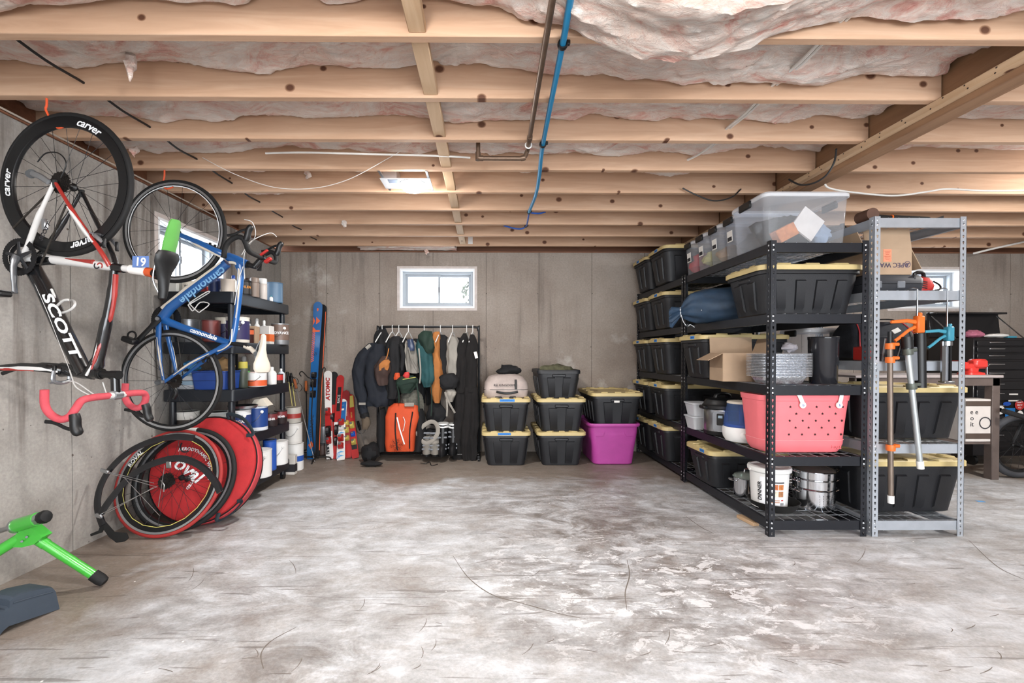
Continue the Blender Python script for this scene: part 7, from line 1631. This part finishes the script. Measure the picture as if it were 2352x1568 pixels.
lump('black_shoe', 'heap of black boots on the floor at the left foot of the rack', 'boots', (X(852, 4.74), 4.72, 0), (.1, .12, .1), JBLK, 31); lump('black_glove', 'flattened black glove on the floor left of the rack', 'glove', (X(855, 4.56), 4.53, 0), (.12, .05, .025), JBLK, 33)
cable('thin black cord trailing from under the rack', [(X(965, 4.6), 4.63, .01), (X(975, 4.55), 4.6, .012), (X(985, 4.6), 4.66, .012), (X(990, 4.5), 4.55, .004), (X(1005, 4.6), 4.6, .005)], .004, CABK, 6, 'cord')
# duffel and gloves on the totes
def duffel():
    DF = mat('duffel_grey', '#b0a29c', .8, var=.15, scale=12, bump=.25); z0 = 2 * P - .0; x0, y0 = .2, 4.80; root = thing('duffel_bag', 'light grey duffel bag with black straps on the left tote stack', 'duffel bag', (x0, y0, z0), 0)
    rs = []
    for zz, l, w_ in ((.0, .42, .3), (.02, .45, .34), (.09, .47, .36), (.098, .465, .355), (.16, .44, .33), (.22, .36, .25), (.25, .2, .14)): rs.append([V((x0 + x, y0 + y, z0 + zz)) for x, y in rrect(l, w_, .1 if w_ > .2 else .06, 5)])
    MB().loft(rs).wob(.016, 9, 2).build('bag_body', DF, root); MB().loft([[V((x0 + x, y0 + y, z0 + zz)) for x, y in rrect(.475, .365, .1, 5)] for zz in (.092, .097)], (False, False), False).build('zip', BLACK, root)
    MB().tube(smooth_path([V((x0 - .1, y0 - .185, z0 + .075)), V((x0 - .03, y0 - .2, z0 + .06)), V((x0 + .05, y0 - .2, z0 + .06)), V((x0 + .12, y0 - .185, z0 + .075))], 4), .012, 8, sq=(.5, 1)).build('handle', BLACK, root); MB().box((x0 + .1, y0 - .176, z0 + .15), (.024, .008, .10), Matrix.Rotation(R(-16), 3, 'X')).build('strap', BLACK, root)
    for xx in (-.08, .07): MB().box((x0 + xx, y0 - .165, z0 + .012), (.07, .02, .024), None, .006).build('corner_patch', BLACK, root)
    text('REI KINGDOM', .034, INK, root, MX((x0 - .02, y0 - .186, z0 + .14), (1, 0, 0), (0, .25, 1)), name='bag_lettering', ext=.002)
duffel()
lump('black_bag', 'small black folded bag lying on top of the grey duffel', 'bag', (.235, 4.8, 2 * P + .235), (.12, .08, .055), JBLK, 41, .5)
lump('camouflage_net', 'olive cloth heaped in the open black tote', 'cloth', (.735, 4.82, 2 * P + .19), (.19, .14, .075), mat('cloth_olive', '#5b5a44', .9, var=.4, scale=25), 43)
# ------------------------------------------------------------------ workbench corner on the right
def bench():
    BM = mat('bench_top', '#6f6460', .5, var=.2); LG = mat('bench_leg', '#5b4f4a', .6, var=.2); x0, x1, y0, y1, zt = 3.3, 4.64, 3.98, 4.5, .945; root = thing('workbench', 'low workbench with pale top behind the grey shelf', 'workbench', ((x0 + x1) / 2, (y0 + y1) / 2, 0), 0)
    MB().box(((x0 + x1) / 2, (y0 + y1) / 2, zt - .012), (x1 - x0, y1 - y0, .024), None, .004).build('top', mat('bench_pale', '#a49a98', .45), root); MB().box(((x0 + x1) / 2, y0 + .03, zt - .06), (x1 - x0 - .04, .03, .07)).build('apron', LG, root); MB().box(((x0 + x1) / 2, (y0 + y1) / 2, .33), (x1 - x0 - .06, y1 - y0 - .06, .02)).build('lower_shelf', LG, root)
    for x in (x0 + .04, x1 - .05):
        for y in (y0 + .05, y1 - .05): MB().box((x, y, (zt - .024) / 2), (.07, .07, zt - .024), None, .004).build('leg', LG, root)
    return zt
ZBn = bench()
def vise():
    VR = mat('vise_red', '#c8362f', .4, var=.08, coat=.3); x, y, z = 4.47, 4.1, ZBn; root = thing('bench_vise', 'red bench vise bolted on the workbench corner', 'vise', (x, y, z), 0)
    MB().loft([rr3(.16, .14, .03, z, x, y), rr3(.15, .13, .03, z + .02, x, y), rr3(.09, .08, .03, z + .03, x, y), rr3(.09, .08, .02, z + .06, x, y)], (True, True), False).build('base', VR, root)
    MB().box((x + .06, y, z + .1), (.13, .09, .09), None, .02).build('fixed_jaw', VR, root); MB().box((x - .05, y, z + .075), (.16, .06, .055), None, .012).build('slide', VR, root)
    MB().add([V(p) for p in ((x - .16, y - .03, z + .04), (x - .1, y - .03, z + .04), (x - .1, y + .03, z + .04), (x - .16, y + .03, z + .04), (x - .15, y - .04, z + .13), (x - .06, y - .04, z + .11), (x - .06, y + .04, z + .11), (x - .15, y + .04, z + .13))], [(3, 2, 1, 0), (4, 5, 6, 7), (0, 1, 5, 4), (1, 2, 6, 5), (2, 3, 7, 6), (3, 0, 4, 7)]).build('moving_jaw', VR, root)
    MB().cyl((x + .12, y, z + .09), (x + .15, y, z + .09), .018, None, 12).build('screw_head', STEEL, root); MB().cyl((x + .145, y, z + .12), (x + .15, y, z - .04), .007, None, 8).build('handle_bar', STEEL, root)
vise()
def chest():
    CH = mat('chest_black', '#141316', .35, var=.15, coat=.2); x0, x1, y0, y1 = 4.93, 5.72, 4.5, 4.98; cx, cy = (x0 + x1) / 2, (y0 + y1) / 2; root = thing('tool_chest', 'tall black tool chest with open lid, chrome pulls and stickers', 'tool chest', (cx, cy, 0), 0)
    MB().box((cx, cy, .5), (x1 - x0, y1 - y0, .80), None, .006).build('cabinet', CH, root); MB().box((cx, cy, 1.10), (x1 - x0 - .01, y1 - y0 - .01, .40), None, .006).build('top_chest', CH, root)
    lid = MB().box((cx, y1 - .01, 1.46), (x1 - x0, .03, .28), Matrix.Rotation(R(-6), 3, 'X'), .006).build('lid', CH, root); MB().box((cx, y1 - .06, 1.585), (x1 - x0, .08, .02), None, .004).build('lid_edge', CH, lid)
    MB().cyl((x0 + .03, y1 - .02, 1.56), (x0 + .03, y0 + .2, 1.30), .006, None, 8).build('lid_strut', STEEL, root); MB().cyl((x1 - .03, y1 - .02, 1.56), (x1 - .03, y0 + .2, 1.30), .006, None, 8).build('lid_strut', STEEL, root)
    zs = [1.245, 1.18, 1.11, 1.02, .93, .82, .72, .60, .46, .30]
    for k, z in enumerate(zs):
        h = .055 if k < 3 else .085 if k < 6 else .11; d = MB().box((cx, y0 - .006, z), (x1 - x0 - .05, .016, h), None, .004).build('drawer', CH, root); MB().box((x0 + .22, y0 - .018, z + h * .15), (.16, .012, .012), None, .003).build('drawer_pull', CHROME, d); MB().box((x1 - .18, y0 - .018, z + h * .15), (.16, .012, .012), None, .003).build('drawer_pull', CHROME, d)
    for x in (x0 + .06, x1 - .06):
        for y in (y0 + .06, y1 - .06): MB().cyl((x - .015, y, .05), (x + .015, y, .05), .05, None, 16).build('caster', BLACK, root)
    q = lambda px, py, o=0: at(px, py, y0 - .02 - o)
    def disc(px, py, r, m, name='sticker', ry=None): p = q(px, py); o = MB().loft([[p + V((x, 0, y)) for x, y in circ(r, 22, ry)], [p + V((x, -.001, y)) for x, y in circ(r, 22, ry)]], (True, True), False).build(name, m, root); return o
    def sq(px, py, w_, h, m): p = q(px, py); return MB().box(p, (w_, .002, h)).build('sticker', m, root)
    tx = lambda s, px, py, sz_, m, par: text(s, sz_, m, par, MX(q(px, py, .0016), (1, 0, 0), (0, 0, 1)), name='sticker_lettering')
    a = disc(2280, 929, .044, mat('st_olive', '#a9a268')); tx('PARKS', 2280, 931, .022, INK, a); a = disc(2297, 941, .046, PAPER); disc(2297, 941, .022, INK, 'sticker_mark'); a = disc(2342, 930, .05, REDP); [tx(s, 2342, 924 + 6 * k, .02, WHITEINK, a) for k, s in enumerate(('CRAFT', 'BREW', 'CO'))]
    a = sq(2320, 948, .1, .1, mat('st_blue', '#1d6fb5')); disc(2320, 949, .024, mat('st_green', '#8fbf3f'), 'sticker_mark', .03); a = sq(2279, 946, .055, .055, PAPER); sq(2279, 948, .04, .014, BLUEP); disc(2313, 927, .04, BLUEP, 'sticker', .02); disc(2343, 953, .034, PAPER, 'sticker', .045); sq(2331, 920, .13, .014, PAPER); sq(2328, 905, .09, .014, PAPER)
chest()
lump('red_pouch', 'pink and blue plastic packet on top of the tool chest', 'packet', (5.1, 4.66, 1.302), (.09, .07, .04), mat('packet', '#b46a80', .5, var=.5, scale=12), 51); lump('paper_scrap', 'white paper scraps on top of the tool chest', 'paper', (5.3, 4.62, 1.302), (.12, .06, .02), PAPER, 53); carton_box('teal_tin', 'teal tin on top of the tool chest', 5.42, 4.6, 1.302, .09, .05, .02, mat('teal_paint'), 0)
b_ = carton_box('printed_carton', 'white printed carton on the lower shelf of the workbench', 4.46, 4.1, .342, .26, .18, .385, lm('#cfc8c2'), 0, None); MB().box((0, -.091, .05), (.261, .002, .05)).build('print_band', mat('band_brown', '#4d4038', .6), b_, world=False); MB().box((0, -.091, .345), (.261, .002, .045)).build('print_band', mat('band_brown'), b_, world=False)
for k, s in enumerate(('e e', 'o', 'it')): text(s, .06, INK, b_, MX((4.385 - (.0 if k else -.02), 4.0085, .61 - k * .055), (1, 0, 0), (0, 0, 1)), name='carton_lettering')
MB().torus((.045, -.0925, .17), (0, 1, 0), .05, .005, 24, 5, sq=(1, .2)).build('seal_ring', INK, b_, world=False)
# small bike, mostly outside the picture
def kidbike():
    c = at(2338, 1028, 4.06); c.z = .292; root = thing('small_bicycle', 'small black bicycle with wide tyre at the right edge', 'bicycle', (c.x, c.y, 0), 0)
    wheel(root, 'front_wheel', c, V((1, 0, 0)), ZV, .29, .028, .215, mat('tyre_grey', '#3a3b3f', .8, var=.2, bump=.3, bscale=60), RIMD, 20, False, 0, True, .015)
    FB = mat('frame_matte', '#1c1c1e', .5); 
    for s in (-1, 1): MB().tube(smooth_path([c + V((0, .05 * s, 0)), c + V((.1, .055 * s, .2)), c + V((.16, .05 * s, .33)), c + V((.2, 0, .42))], 4), .014, 8).build('fork_blade', FB, root)
    MB().cyl(c + V((.19, 0, .40)), c + V((.24, 0, .52)), .022, None, 12).build('head_tube', FB, root); MB().tube([c + V((-.3, -.14, .34)), c + V((.0, -.14, .25)), c + V((.3, -.1, .12))], .022, 10).build('mud_guard', FB, root); MB().tube([c + V((.22, 0, .47)), c + V((.7, 0, .3))], .022, 10).build('top_tube', FB, root); MB().tube([c + V((.21, 0, .43)), c + V((.62, 0, .02))], .024, 10).build('down_tube', FB, root)
    MB().box(c + V((.07, -.08, .01)), (.05, .04, .06), None, .01).build('axle_reflector', ORANGE, root)
    wheel(root, 'rear_wheel', c + V((.95, 0, 0)), V((1, 0, 0)), ZV, .29, .028, .215, mat('tyre_grey'), RIMD, 20, False, 0, False, .015); MB().tube([c + V((.62, 0, .02)), c + V((.95, 0, 0))], .016, 8).build('chain_stay', FB, root)
kidbike()
tp = atz(2252, 1151, .001); o = MB().box((0, 0, 0), (.05, .03, .001)).build('tape_scrap', mat('tape_lightblue', '#5f9fd8', .7)); o.location = tp; o.rotation_euler = (0, 0, R(-8)); tag(o, 'scrap of light blue tape stuck on the floor at the right', 'tape')

# leafy shrubs in daylight outside the windows
LEAF = mat('leaf_green', '#4a5244', .7, var=.15)
def shrub(label, c, r, n=420, seed=1):
    rnd = random.Random(seed); b = MB()
    for k in range(n):
        d = V((rnd.gauss(0, 1), rnd.gauss(0, 1), rnd.gauss(0, 1))).normalized() * r * rnd.uniform(.55, 1); p = V(c) + V((d.x, d.y * .6, d.z * .8)); a = V((rnd.uniform(-1, 1), rnd.uniform(-1, 1), rnd.uniform(-1, 1))).normalized(); e = a.cross(V((rnd.uniform(-1, 1), .3, 1))).normalized(); L = rnd.uniform(.03, .06)
        b.add([p - a * L, p + e * L * .45, p + a * L, p - e * L * .45], [(0, 1, 2, 3)])
    root = thing('garden_shrub', label, 'shrub', (c[0], c[1], c[2] - r), 0); o = b.build('foliage', LEAF, root); o['kind'] = 'stuff'
    for k in range(5): MB().tube([V((c[0], c[1], c[2] - r * 1.6)), V(c) + V((rnd.uniform(-.3, .3) * r, 0, -r * .3)), V(c) + V((rnd.uniform(-1, 1) * r * .7, 0, rnd.uniform(0, .6) * r))], .012, 5).build('stem', GIRD, root)
shrub('pale green shrub in daylight outside the back window', (-.05, 6.7, 2.02), .33, seed=3)
shrub('pale green shrub in daylight outside the left window', (-3.6, 4.6, 1.95), .4, seed=5)
